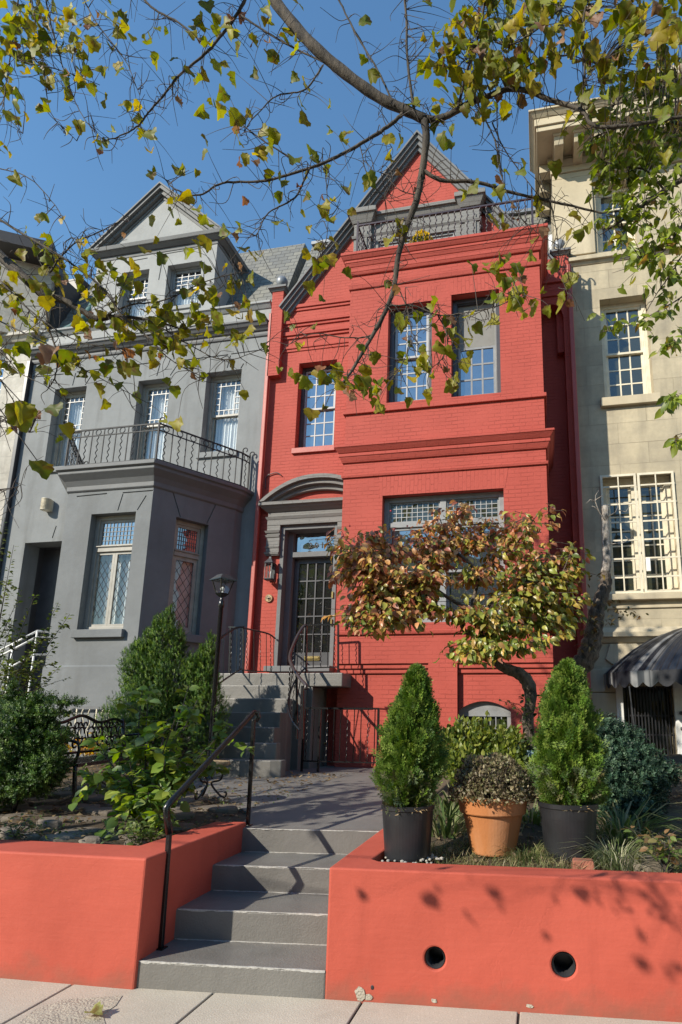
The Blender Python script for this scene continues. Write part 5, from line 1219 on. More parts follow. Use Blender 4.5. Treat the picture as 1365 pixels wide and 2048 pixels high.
for i in range(nu): f.append((2*i, 2*i+1, 2*i+3, 2*i+2))
part('valance', MB().add(v, f), M['awning'], A_, col=np.array(acol))
p = U(1259, 1372, 11.2); part('cord', MB().tube([p, p+(0.03, 0, -0.5), p+(0.06, 0.02, -0.85)], 0.012, 6), M['iron_gray'], A_)

# ================================================================== across the street (seen in the window reflections)
for k, (x0, x1, h_, mk) in enumerate(((-26, -18, 15.6, 'stone_pale'), (-18, -11, 16.6, 'red'), (-11, -4, 14.2, 'stone'), (-4, 3, 17.4, 'gray'), (3, 11, 15.8, 'stone_pale'), (11, 20, 16.8, 'red'))):
    q = thing('row_house', ['pale stone house far left across the street', 'red brick house left across the street', 'tan house across the street facing the steps', 'gray house across the street behind the viewer', 'pale stone house right across the street', 'red brick house far right across the street'][k], 'house', (x0, -24, 0))
    ops = [(x0+1+i*2.2, x0+2+i*2.2, 1.2+j*3.1, 3.2+j*3.1) for i in range(3) for j in range(4)]
    part('wall', MB().wall(x0, x1-0.02, -0.05, h_, -24, -0.3, ops).box(x0, x1-0.02, -32, -24.3, -0.05, h_), M[mk], q)
    part('cornice', MB().box(x0, x1-0.02, -24.3, -23.6, h_, h_+0.35), M['gray_trim'], q)
    for r in ops: part('window', MB().box(r[0], r[1], -24.2, -24.15, r[2], r[3]), M['glass_dark'], q)

# ================================================================== PLANTS
def ground_at(px, Y, x=None):
    X = U(px, 1500, Y)[0]; return np.array([X, Y, soil_z(X, Y)])
def unit(v): v = np.asarray(v, float); return v/(np.linalg.norm(v, axis=-1, keepdims=True)+1e-9)
def plastic_pot(lab, px, zb, rim, base, h, arb_top, arb_r, lean=0):
    c = UZ(px[0], px[1], zb); t = thing('potted_evergreen', lab, 'potted shrub', (c[0], c[1], zb), 'evergreens in black pots on the garden wall')
    x, y = c[0], c[1]
    part('pot', MB().lathe([(base, 0), (base*1.02, 0.02), (base+(rim-base)*0.75, h*0.72), (base+(rim-base)*0.78, h*0.74), (rim*0.985, h-0.035), (rim*1.03, h-0.03), (rim*1.035, h), (rim*0.99, h+0.003), (rim*0.96, h-0.06)], x, y, zb, 48), M['pot_black'], t, smooth=False)
    n = 420; r = rim*0.93*np.sqrt(rng.random(n)); a = rng.random(n)*2*PI
    pos = np.stack([x+r*np.cos(a), y+r*np.sin(a), zb+h-0.035+0.02*rng.random(n)], 1); d = unit(np.stack([np.cos(a*3+r*9), np.sin(a*3+r*9), rng.normal(size=n)*0.25], 1))
    part('mulch', MB().lathe([(0.001, h-0.03), (rim*0.95, h-0.045)], x, y, zb, 24), M['mulch'], t)
    part('mulch_chip', scatter(pos, rand_rot(n, d), 0.03+0.05*rng.random(n), T_BLADE*np.array([4, 1, 1]), F_BLADE, pick(n, (0.42, 0.30, 0.16), (0.28, 0.19, 0.10), (0.5, 0.4, 0.25))), M['petal'], t)
    part('trunk', MB().tube([(x, y, zb+h-0.05), (x+lean*0.5, y, zb+h+arb_top*0.5), (x+lean, y, zb+h+arb_top*0.9)], [0.02, 0.015, 0.005], 6), M['twig'], t)
    n = 6400; u = rng.random(n)**0.85; ang = rng.random(n)*2*PI
    prof = np.interp(u, [0, 0.06, 0.22, 0.42, 0.62, 0.8, 0.92, 1], [0.55, 0.82, 1.0, 0.95, 0.8, 0.56, 0.33, 0.04])*arb_r
    ph_ = rng.random()*6; bul = 1+0.17*np.sin(2*ang+7*u+ph_)+0.17*np.sin(5*ang-13*u+1+ph_)+0.14*np.sin(23*u+3*ang)+0.10*np.sin(11*ang+31*u)
    rad = prof*bul*(0.35+0.65*rng.random(n)**0.35)
    pos = np.stack([x+lean*u+rad*np.cos(ang)*0.98, y+rad*np.sin(ang)*0.98, zb+h-0.03+u*arb_top*0.97], 1)
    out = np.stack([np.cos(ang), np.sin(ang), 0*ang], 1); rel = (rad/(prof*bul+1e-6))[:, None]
    d = unit(out*(0.75-0.35*u[:, None])+np.array([0, 0, 1.0])*(0.55+0.5*u[:, None])+rng.normal(size=(n, 3))*0.42)
    tang = np.stack([-np.sin(ang), np.cos(ang), 0*ang], 1); nrm = unit(out*rng.normal(size=(n, 1))*0.7+tang*1.0+rng.normal(size=(n, 3))*0.5)
    col = pick(n, (0.068, 0.135, 0.015), (0.125, 0.21, 0.026), (0.036, 0.082, 0.013), (0.21, 0.28, 0.05))
    low = (u < 0.25) & (rng.random(n) < 0.35); col[low] = pick(int(low.sum()), (0.14, 0.19, 0.10), (0.13, 0.12, 0.05))
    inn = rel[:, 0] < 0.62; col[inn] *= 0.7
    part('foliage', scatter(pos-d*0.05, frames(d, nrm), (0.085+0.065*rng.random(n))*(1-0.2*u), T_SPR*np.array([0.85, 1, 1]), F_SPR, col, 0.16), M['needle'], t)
    return t
plastic_pot('upright evergreen in a black plastic pot nearest the steps', (815, 1714), 0.745, 0.196, 0.165, 0.375, 1.06, 0.19, 0.06)
plastic_pot('upright evergreen in a black plastic pot right of the terracotta pot', (1140, 1717), 0.745, 0.215, 0.175, 0.40, 1.09, 0.215, 0.04)
# terracotta pot with a dried chrysanthemum
c = UZ(987, 1704, 0.75); t = thing('potted_chrysanthemum', 'dried brown chrysanthemum mound in an orange terracotta pot', 'flower pot', (c[0], c[1], 0.75)); x, y = c[0], c[1]
part('pot', MB().lathe([(0.165, 0), (0.17, 0.01), (0.232, 0.29), (0.252, 0.292), (0.258, 0.30), (0.27, 0.405), (0.266, 0.42), (0.25, 0.42), (0.24, 0.36)], x, y, 0.75, 56), M['terracotta'], t)
part('soil', MB().lathe([(0.001, 0.38), (0.245, 0.37)], x, y, 0.75, 24), M['soil'], t)
st_ = MB(); n = 260; tips = []
for k in range(n):
    a = rng.random()*2*PI; r = 0.33*math.sqrt(rng.random()); e = np.array([x+r*math.cos(a), y+r*math.sin(a), 0.75+0.40+0.33*math.sqrt(max(0, 1-(r/0.36)**2))*(0.72+0.28*rng.random())]); b = np.array([x+r*0.35*math.cos(a), y+r*0.35*math.sin(a), 1.12])
    st_.tube([b, (b+e)/2+rng.normal(size=3)*0.008, e], 0.003, 4, cap=False); tips.append(e)
part('stem', st_, M['twig'], t)
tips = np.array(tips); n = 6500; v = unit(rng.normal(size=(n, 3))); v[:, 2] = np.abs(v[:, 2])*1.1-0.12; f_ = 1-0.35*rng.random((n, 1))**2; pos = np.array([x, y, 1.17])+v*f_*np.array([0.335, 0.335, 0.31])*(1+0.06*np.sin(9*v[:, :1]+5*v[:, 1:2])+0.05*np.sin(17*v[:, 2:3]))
d = unit(rng.normal(size=(n, 3))+np.array([0, 0, 0.5]))
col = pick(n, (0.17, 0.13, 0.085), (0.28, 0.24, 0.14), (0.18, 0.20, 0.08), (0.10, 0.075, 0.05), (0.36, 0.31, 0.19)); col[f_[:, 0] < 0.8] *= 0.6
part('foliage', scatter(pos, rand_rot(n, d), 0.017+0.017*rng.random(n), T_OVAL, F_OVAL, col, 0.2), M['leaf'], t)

def bush(name, lab, cat, base, lobes, n, size, cols, mat='leaf', tpl=(T_OVAL, F_OVAL), up=0.5, group=None, stem=True, inner=0.55, aniso=1.0, jit=0.14):
    """lobes: (centre, radii) ellipsoids filled with leaves near their skins"""
    t = thing(name, lab, cat, base, group); w = np.array([l[1][0]*l[1][2] for l in lobes]); w = w/w.sum()
    P_, D_, Rl = [], [], []
    for (c, r), ww in zip(lobes, w):
        m = max(3, int(n*ww)); v = unit(rng.normal(size=(m, 3))); q = 0.35+0.65*rng.random((m, 1))**0.4
        lump = 1+0.12*np.sin(5*v[:, :1]*2+c[0]*9)+0.10*np.sin(9*v[:, 1:2]+7*v[:, 2:3])
        P_.append(np.array(c)+v*q*lump*np.array(r)); D_.append(unit(v*np.array([1, 1, 1])+np.array([0, 0, up])+rng.normal(size=(m, 3))*0.55)); Rl.append(q[:, 0])
    P_ = np.concatenate(P_); D_ = np.concatenate(D_); q = np.concatenate(Rl); k = P_[:, 2] > base[2]-0.02; P_, D_, q = P_[k], D_[k], q[k]; m = len(P_)
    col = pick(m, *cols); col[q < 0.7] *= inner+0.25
    if stem:
        s = MB()
        for c, r in lobes:
            s.tube(bez(base, (np.array(base)+np.array(c))/2+rng.normal(size=3)*0.05, np.array(c)+(0, 0, r[2]*0.5), n=5), 0.014, 5)
        part('stem', s, M['twig'], t)
    part('foliage', scatter(P_-D_*np.mean(size)*0.4, rand_rot(m, D_), size[0]+(size[1]-size[0])*rng.random(m), tpl[0], tpl[1], col, jit), M[mat], t)
    return t
def E(px, py, Y, rx, rz, ry=None): return (U(px, py, Y), (rx*Y/1200, (ry or rx)*Y/1200, rz*Y/1200))
YEW = ((0.040, 0.098, 0.013), (0.085, 0.17, 0.022), (0.022, 0.058, 0.010), (0.20, 0.29, 0.04))
g = ground_at(315, 8.4)
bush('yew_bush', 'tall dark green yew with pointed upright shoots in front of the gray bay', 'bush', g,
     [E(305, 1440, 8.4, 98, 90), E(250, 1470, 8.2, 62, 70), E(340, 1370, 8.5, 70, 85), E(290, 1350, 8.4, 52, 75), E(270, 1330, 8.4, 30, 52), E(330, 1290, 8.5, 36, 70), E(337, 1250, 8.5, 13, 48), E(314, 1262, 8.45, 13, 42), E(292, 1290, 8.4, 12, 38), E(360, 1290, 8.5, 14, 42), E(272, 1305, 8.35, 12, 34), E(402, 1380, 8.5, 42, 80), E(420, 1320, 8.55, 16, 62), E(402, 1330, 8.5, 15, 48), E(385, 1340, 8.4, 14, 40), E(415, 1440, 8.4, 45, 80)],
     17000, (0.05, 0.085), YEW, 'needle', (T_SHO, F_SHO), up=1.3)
g = ground_at(40, 5.9)
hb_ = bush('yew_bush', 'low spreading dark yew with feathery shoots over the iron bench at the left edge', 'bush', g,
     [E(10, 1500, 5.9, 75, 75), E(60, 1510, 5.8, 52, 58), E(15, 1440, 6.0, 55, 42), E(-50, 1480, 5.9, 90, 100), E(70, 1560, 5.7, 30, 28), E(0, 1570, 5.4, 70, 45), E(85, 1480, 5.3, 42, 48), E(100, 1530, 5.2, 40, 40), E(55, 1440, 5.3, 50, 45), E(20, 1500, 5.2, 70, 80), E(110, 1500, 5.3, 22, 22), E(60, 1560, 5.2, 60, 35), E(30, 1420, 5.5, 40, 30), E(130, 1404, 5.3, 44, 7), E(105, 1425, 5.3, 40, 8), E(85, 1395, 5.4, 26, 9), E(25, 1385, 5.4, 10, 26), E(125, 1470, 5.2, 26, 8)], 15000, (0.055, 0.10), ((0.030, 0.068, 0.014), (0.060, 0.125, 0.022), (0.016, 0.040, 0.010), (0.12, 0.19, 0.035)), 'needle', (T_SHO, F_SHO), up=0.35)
g = ground_at(960, 7.2)
bush('boxwood_bush', 'bright yellow green leafy bush in front of the low basement window', 'bush', g,
     [E(935, 1495, 7.2, 48, 55), E(905, 1500, 7.1, 32, 50), E(970, 1500, 7.3, 40, 58), E(1010, 1500, 7.3, 40, 50), E(1030, 1520, 7.2, 30, 55), E(920, 1530, 6.9, 40, 40), E(1000, 1540, 7.0, 50, 40)], 4200, (0.045, 0.085), ((0.20, 0.24, 0.045), (0.30, 0.32, 0.07), (0.13, 0.18, 0.04), (0.08, 0.12, 0.03)), up=0.8)
g = ground_at(1262, 6.4)
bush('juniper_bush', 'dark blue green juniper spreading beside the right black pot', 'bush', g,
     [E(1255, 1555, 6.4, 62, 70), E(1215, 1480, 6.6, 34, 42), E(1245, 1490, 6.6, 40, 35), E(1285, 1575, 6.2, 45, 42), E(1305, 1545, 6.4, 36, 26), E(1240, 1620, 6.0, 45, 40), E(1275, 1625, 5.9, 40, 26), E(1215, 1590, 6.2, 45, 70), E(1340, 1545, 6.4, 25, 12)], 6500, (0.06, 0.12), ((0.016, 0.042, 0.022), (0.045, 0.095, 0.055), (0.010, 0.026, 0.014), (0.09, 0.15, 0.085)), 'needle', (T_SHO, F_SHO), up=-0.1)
# broad leaved shrub with long arching stems
def stems_plant(name, lab, cat, base, ends, nleaf, size, cols, droop=0.5, m='leaf', stem_r=0.008, stem_m='twig', spread=0.07, group=None, tpl=(T_OVAL, F_OVAL), start=0.25, side=2, width=1.0, flat=0.0):
    t = thing(name, lab, cat, base, group); s = MB(); P_, D_ = [], []
    for e in ends:
        e = np.array(e); mid = np.array(base)*0.45+e*0.55+np.array([0, 0, 0.22*np.linalg.norm(e-base)])*(0.6 if e[2] < base[2]+0.5 else 0.25)+rng.normal(size=3)*0.03
        b = bez(base, mid, e, n=10); L_ = len(b); s.tube(b, list(np.linspace(stem_r, stem_r*0.3, L_)), 5, cap=False)
        stems = [b]
        for _ in range(side):
            i = rng.integers(int(L_*0.35), L_-2); q = b[i]+rng.normal(size=3)*np.array([1, 1, 0.6])*spread*2.6; c2 = bez(b[i], (b[i]+q)/2+(0, 0, 0.02), q, n=4); s.tube(c2, list(np.linspace(stem_r*0.5, stem_r*0.2, len(c2))), 4, cap=False); stems.append(c2)
        for st2 in stems:
            A_ = np.array(st2); k0 = int(len(A_)*start) if st2 is b else 0
            m_ = max(2, int(nleaf*len(A_)/L_))
            for _ in range(m_):
                i = rng.integers(k0, len(A_)-1); p = A_[i]+(A_[i+1]-A_[i])*rng.random()
                tdir = unit(A_[min(i+1, len(A_)-1)]-A_[max(i-1, 0)]); sd_ = unit(np.cross(tdir, [0, 0, 1])+1e-6)*(1 if rng.random() < 0.5 else -1)
                D_.append(unit(sd_+tdir*0.5+rng.normal(size=3)*0.3+np.array([0, 0, -droop*rng.random()]))); P_.append(p+D_[-1]*0.012)
    P_ = np.array(P_); D_ = np.array(D_); n = len(P_)
    part('stem', s, M[stem_m], t)
    nr = unit(np.array([0, 0, 1.0])+rng.normal(size=(n, 3))*(0.45-flat)); tv = tpl[0]*np.array([width, 1, 1])
    part('foliage', scatter(P_, frames(D_, nr), size[0]+(size[1]-size[0])*rng.random(n), tv, tpl[1], pick(n, *cols), 0.15), M[m], t)
    return t
g = ground_at(312, 5.15)
stems_plant('broadleaf_shrub', 'young broad leaved green shrub with arching stems beside the front handrail', 'shrub', g,
    [U(*p) for p in ((378, 1372, 5.5), (300, 1372, 5.6), (285, 1378, 5.5), (395, 1400, 5.4), (452, 1462, 5.5), (430, 1480, 5.2), (440, 1500, 5.3), (350, 1440, 5.0), (300, 1460, 5.1), (250, 1480, 5.0), (200, 1500, 5.0), (165, 1535, 4.9), (215, 1545, 4.8), (260, 1560, 4.8), (230, 1520, 5.1), (330, 1520, 4.9), (370, 1500, 5.0), (400, 1520, 5.1), (340, 1580, 4.8), (300, 1600, 4.7), (280, 1610, 4.8), (250, 1600, 4.75), (330, 1640, 4.7))],
    25, (0.065, 0.13), ((0.22, 0.32, 0.04), (0.15, 0.24, 0.035), (0.32, 0.36, 0.06), (0.10, 0.17, 0.04), (0.15, 0.22, 0.10)), 0.7, width=1.35, stem_r=0.010, spread=0.07, side=3)
g = ground_at(-60, 6.6)
stems_plant('twiggy_shrub', 'sparse small leaved shrub reaching up in front of the dark doorway at the left edge', 'shrub', g,
    [U(*p) for p in ((10, 1035, 6.6), (28, 1090, 6.5), (-10, 1110, 6.4), (45, 1180, 6.6), (70, 1190, 6.5), (25, 1240, 6.3), (118, 1205, 6.6), (140, 1228, 6.5), (95, 1255, 6.4), (110, 1290, 6.4), (60, 1300, 6.3), (118, 1335, 6.5), (85, 1350, 6.3), (30, 1330, 6.2), (0, 1300, 6.2), (100, 1390, 6.4), (50, 1390, 6.3), (-20, 1200, 6.4), (15, 1160, 6.6))],
    70, (0.035, 0.07), ((0.075, 0.11, 0.025), (0.15, 0.19, 0.04), (0.03, 0.05, 0.015), (0.16, 0.17, 0.05)), 0.2, spread=0.10, stem_r=0.009, side=4)
g = ground_at(300, 4.55)
stems_plant('ground_ivy', 'small bright leafy plant at the corner of the left garden wall', 'plant', g+(0, 0, 0.02), [g+np.array([rng.normal()*0.12, rng.normal()*0.10, 0.08+rng.random()*0.14]) for _ in range(14)], 9, (0.035, 0.065), ((0.16, 0.23, 0.06), (0.24, 0.28, 0.10), (0.10, 0.15, 0.04)), 0.3, stem_r=0.003, spread=0.03)
g = UZ(30, 1675, 0.8)
stems_plant('ground_ivy', 'low green groundcover among the stones at the left edge', 'plant', g, [g+np.array([rng.normal()*0.2, rng.normal()*0.10, 0.05+rng.random()*0.06]) for _ in range(14)], 7, (0.025, 0.05), ((0.10, 0.15, 0.04), (0.15, 0.19, 0.06), (0.07, 0.10, 0.03)), 0.3, stem_r=0.003, spread=0.03)
g = UZ(1335, 1745, 0.76)
stems_plant('ground_ivy', 'green weed with dry leaves at the right end of the garden wall', 'plant', g, [g+np.array([rng.normal()*0.1, rng.normal()*0.14+0.1, 0.08+rng.random()*0.16]) for _ in range(12)], 6, (0.045, 0.085), ((0.10, 0.17, 0.04), (0.15, 0.21, 0.06), (0.25, 0.15, 0.07)), 0.3, stem_r=0.004, spread=0.04)
g = np.array([U(175, 1495, 9.6)[0], 9.6, soil_z(-7, 9.6)])
stems_plant('flower_bed_plant', 'orange and yellow leaved plant behind the iron bench', 'plant', g, [g+np.array([rng.normal()*0.32, rng.normal()*0.10, 0.3+rng.random()*0.15]) for _ in range(22)], 12, (0.05, 0.09), ((0.60, 0.36, 0.02), (0.52, 0.20, 0.02), (0.35, 0.33, 0.03)), 0.3, stem_r=0.004, spread=0.05)
g = np.array([U(20, 1475, 7.0)[0]-0.3, 7.0, 0.85])
# strappy clumps behind the pots
def clump(lab, g, n, l, cols, sp=0.18, w=1.0, name='liriope_clump', cat='plant', group='grassy clumps along the right garden wall'):
    t = thing(name, lab, cat, g, group); a = rng.random(n)*2*PI; r = sp*np.sqrt(rng.random(n)); pos = np.stack([g[0]+r*np.cos(a), g[1]+r*np.sin(a), np.full(n, g[2])-0.01], 1)
    d = unit(np.stack([np.cos(a), np.sin(a), 0.6+1.2*rng.random(n)], 1)+rng.normal(size=(n, 3))*0.3); tv = T_BLADE.copy(); tv[:, 2] *= 3.2; tv[:, 0] *= w
    nr = unit(np.stack([-np.cos(a), -np.sin(a), np.ones(n)], 1)); part('blades', scatter(pos, frames(d, nr), l[0]+(l[1]-l[0])*rng.random(n), tv, F_BLADE, pick(n, *cols), 0.18), M['leaf'], t); return t
GR = ((0.10, 0.15, 0.04), (0.06, 0.10, 0.03), (0.16, 0.19, 0.07), (0.30, 0.28, 0.16))
clump('strappy green clump between the left black pot and the terracotta pot', np.array([*UZ(890, 1668, 0.78)[:2], 0.78]), 90, (0.25, 0.5), GR, 0.16, 1.3)
clump('dark strappy clump between the terracotta pot and the right black pot', np.array([*UZ(1062, 1655, 0.8)[:2], 0.78]), 110, (0.25, 0.5), GR, 0.18, 1.3)
clump('short grass tuft in front of the terracotta pot', np.array([*UZ(1050, 1712, 0.76)[:2], 0.75]), 190, (0.08, 0.2), GR, 0.16, 0.8)
clump('pale dry grass tuft right of the brick fragment', np.array([*UZ(1235, 1728, 0.76)[:2], 0.755]), 240, (0.14, 0.32), ((0.16, 0.19, 0.08), (0.38, 0.37, 0.25), (0.10, 0.14, 0.05)), 0.17, 0.8)
clump('thin grass tuft behind the flat stone near the right edge', np.array([*UZ(1290, 1690, 0.8)[:2], 0.78]), 60, (0.15, 0.35), GR, 0.12, 0.8)
for lab, px, py, z in (('dark strappy clump behind the terracotta pot on its left', 905, 1622, 0.86), ('dark strappy clump behind the right black pot on its left', 1050, 1605, 0.88), ('dark strappy clump by the wall end beyond the right black pot', 1245, 1672, 0.82)):
    clump(lab, np.array([*UZ(px, py, z)[:2], z-0.03]), 110, (0.25, 0.5), GR, 0.2, 1.3)
# ground cover and litter (uncountable)
def litter(name, region, n, size, cols, tpl, dz=0.012, up=0.15, mat='leaf', soilf=soil_z):
    P_ = []
    while len(P_) < n:
        x = region[0]+(region[1]-region[0])*rng.random(); y = region[2]+(region[3]-region[2])*rng.random(); P_.append((x, y, soilf(x, y)+dz*rng.random()+0.004))
    P_ = np.array(P_); d = unit(np.concatenate([rng.normal(size=(n, 2)), rng.random((n, 1))*up*2], 1)); nr = unit(np.array([0, 0, 1.0])+rng.normal(size=(n, 3))*0.35)
    o = part(name, scatter(P_, frames(d, nr), size[0]+(size[1]-size[0])*rng.random(n), tpl[0], tpl[1], pick(n, *cols), 0.2), M[mat]); o['kind'] = 'stuff'
litter('fallen_leaves', (-8.5, -2.99, 4.3, 9.5), 4200, (0.03, 0.075), ((0.24, 0.16, 0.09), (0.16, 0.10, 0.05), (0.33, 0.25, 0.14), (0.10, 0.08, 0.05)), (T_OVAL, F_OVAL), 0.03)
litter('fallen_leaves', (-1.1, 3.0, 4.45, 9.5), 3400, (0.03, 0.07), ((0.30, 0.22, 0.13), (0.19, 0.13, 0.08), (0.36, 0.28, 0.18), (0.13, 0.11, 0.06)), (T_OVAL, F_OVAL), 0.03)
litter('grass', (-1.1, 2.5, 4.38, 5.1), 7000, (0.04, 0.11), ((0.18, 0.22, 0.07), (0.42, 0.36, 0.20), (0.10, 0.13, 0.05), (0.26, 0.22, 0.12)), (T_BLADE*np.array([1.3, 1, 2]), F_BLADE), 0.0, 1.2)
litter('ground_cover', (-7, -2.99, 4.2, 7.5), 900, (0.02, 0.04), ((0.10, 0.15, 0.04), (0.06, 0.09, 0.03), (0.16, 0.20, 0.07)), (T_OVAL, F_OVAL), 0.04, 0.8)
pb = MB()
for _ in range(55):
    a = rng.random()*2*PI; r = 0.15+0.12*rng.random(); q = UZ(812, 1716, 0.745); x, y = q[0]+r*math.cos(a), q[1]+r*math.sin(a)*0.8
    if y < 4.36+0.0876*(x+1.3) or x < -1.17: continue
    pb.sphere((x, y, 0.75+0.006*rng.random()), 0.009+0.008*rng.random(), 6, (1, 1, 0.7))
o = part('gravel', pb, M['pebble']); o['kind'] = 'stuff'
# stones
def stone_mesh(cx, cy, cz, rx, ry, h, seed):
    r = np.random.default_rng(seed); n = 9; a0 = r.random()*6
    o = [(cx+rx*(0.75+0.4*r.random())*math.cos(a0+2*PI*k/n), cy+ry*(0.75+0.4*r.random())*math.sin(a0+2*PI*k/n)) for k in range(n)]
    sc = lambda s, dx=0: [(cx+(p[0]-cx)*s+dx, cy+(p[1]-cy)*s) for p in o]
    tl = r.normal()*0.006
    return MB().loft_z([(sc(1.0), cz-0.05), (sc(1.02), cz+h*0.5), (sc(0.94), cz+h*0.85), (sc(0.7, tl), cz+h), (sc(0.1), cz+h*1.04)])
row = [('flat gray fieldstone lying along the top of the left garden wall', x, y) for x, y in ((18, 1692), (70, 1678), (62, 1660), (105, 1692), (150, 1680), (195, 1692), (245, 1690), (152, 1662), (215, 1650), (100, 1650), (22, 1660), (275, 1668))]
for k, (lab, px, py) in enumerate(row):
    q = UZ(px, py, 0.82); q[1] = max(q[1], 4.40); rx = 0.08+0.06*rng.random(); s = part('fieldstone', stone_mesh(q[0], q[1], soil_z(q[0], q[1])-0.02, rx, rx*0.62, 0.045+0.04*rng.random(), k), M['rock_pale' if k % 3 else 'rock'], smooth=False, bevel=0.012)
    tag(s, 'rough fieldstone edging the left bed along the orange red wall', 'stone', 'fieldstones edging the left garden bed')
k = 0
for iy in range(6):
    for ix in range(9):
        x = -5.9+ix*0.40+0.2*(iy % 2)+rng.normal()*0.05; y = 4.75+iy*0.44+rng.normal()*0.05; k += 1
        if x > -3.1-0.28*max(0, y-5.6) or x < -1.2*y*1.0+0.8: continue
        s = part('flagstone', stone_mesh(x, y, soil_z(x, y)-0.004, 0.17+0.06*rng.random(), 0.16+0.05*rng.random(), 0.03+0.015*rng.random(), 100+k), M['rock'], bevel=0.01)
        tag(s, 'dark irregular flagstone set in the soil of the left garden', 'flagstone', 'flagstones paving the left garden')
q = UZ(1166, 1728, 0.765); bb = part('brick_fragment', MB().fru(q[0]-0.075, q[0]+0.075, q[1]-0.05, q[1]+0.05, 0.73, 0.795, (0.006, 0.004, 0, 0), (-0.01, -0.004, -0.006, 0)), M['brickbit'], bevel=0.008); tag(bb, 'broken red brick lying on the wall edge by the right black pot', 'brick')
q = UZ(1288, 1722, 0.77); tag(part('flagstone', stone_mesh(q[0], q[1], 0.74, 0.17, 0.2, 0.05, 77), M['rock_pale'], bevel=0.01), 'flat pale stone in the grass near the right end of the wall', 'stone')
q = UZ(345, 1560, 0.85)
q = UZ(178, 2030, 0.006)
n = 1; o = part('fallen_leaf', scatter(np.array([[q[0], q[1], 0.025]]), frames(unit(np.array([[0.9, -0.2, 0.05]])), unit(np.array([[0.1, -0.2, 1.0]]))), np.array([0.12]), T_SYC2*np.array([1, 1, 0.6]), F_SYC, np.array([[0.36, 0.40, 0.14]])), M['leaf_syc']); tag(o, 'single curled yellow green leaf lying on the rough pavement patch', 'leaf')

# ------------------------------------------------ dogwood
g = ground_at(1064, 7.3)
DW = thing('dogwood_tree', 'small crooked dogwood with red and green autumn leaves in front of the big window', 'tree', g)
tp_ = [np.array([g[0], g[1], g[2]-0.05])]+[U(x, y, Y) for x, y, Y in ((1062, 1500, 7.3), (1056, 1440, 7.3), (1062, 1400, 7.25), (1057, 1368, 7.2), (1040, 1348, 7.15), (1010, 1336, 7.1), (985, 1318, 7.05), (968, 1295, 7.0), (960, 1268, 7.0))]
tb_ = bez(*tp_, n=6); rad = np.interp(np.linspace(0, 1, len(tb_)), [0, 0.1, 0.3, 0.42, 0.55, 0.75, 1], [0.095, 0.075, 0.062, 0.08, 0.075, 0.05, 0.036])
rad = rad*(1+0.06*np.sin(np.arange(len(tb_))*1.7))
part('trunk', MB().tube(tb_, list(rad), 12), M['bark_dog'], DW, smooth=True)
mk = U(1062, 1512, 7.2); part('paint_mark', MB().tube([U(1064, 1500, 7.3)+(0, 0, 0), U(1064, 1528, 7.3)], 0.094, 12, cap=False), simple('pale_blue_paint', (0.35, 0.50, 0.60), 0.7, var=0.4, scale=18), DW, smooth=True)
fork = tb_[-1]
tg_ = [(655, 1088, 6.6), (690, 1078, 6.8), (735, 1070, 7.0), (715, 1122, 6.7), (780, 1090, 7.2), (735, 1182, 6.6), (722, 1215, 6.5), (770, 1232, 6.5), (800, 1160, 6.8), (805, 1215, 6.7), (845, 1060, 7.4), (860, 1110, 7.0), (880, 1160, 6.8), (880, 1035, 7.6), (918, 1012, 7.7), (930, 1080, 7.3), (950, 1140, 7.0), (985, 1042, 7.7), (1000, 1100, 7.4), (1020, 1160, 7.2), (1050, 1035, 7.7), (1083, 1018, 7.6), (1060, 1100, 7.5), (1100, 1112, 7.4), (1148, 1090, 7.3), (1120, 1150, 7.3), (1080, 1180, 7.2), (1125, 1200, 7.4), (1140, 1245, 7.6), (1090, 1240, 7.2), (1050, 1262, 7.0), (1010, 1250, 6.9), (960, 1230, 6.8), (935, 1290, 6.8), (985, 1288, 6.8), (1040, 1210, 7.0), (895, 1222, 6.8), (850, 1200, 6.7), (700, 1100, 6.5), (760, 1130, 6.6), (830, 1140, 6.6), (790, 1250, 6.6), (715, 1240, 6.5), (750, 1258, 6.5), (820, 1245, 6.6), (700, 1150, 6.5), (1000, 1300, 6.8), (950, 1308, 6.7), (1060, 1285, 6.9), (1110, 1275, 7.2), (1070, 1060, 7.5), (830, 1080, 7.2)]
hubs = [U(*p) for p in ((930, 1215, 7.0), (860, 1170, 6.9), (1000, 1200, 7.1), (960, 1150, 7.2), (1040, 1190, 7.2), (780, 1140, 6.8), (900, 1100, 7.3))]
hpar = [fork, hubs[0] if False else None]
br = MB(); par = [fork, 0, fork, fork, 2, 1, 3]; hb2 = []
for h, p in zip(hubs, par):
    a = fork if isinstance(p, np.ndarray) else hubs[p]; c_ = bez(a, (a+h)/2+rng.normal(size=3)*0.06, h, n=6); br.tube(c_, list(np.linspace(0.038 if isinstance(p, np.ndarray) else 0.024, 0.02, len(c_))), 7, cap=False)
P_, D_, S_, TT = [], [], [], []
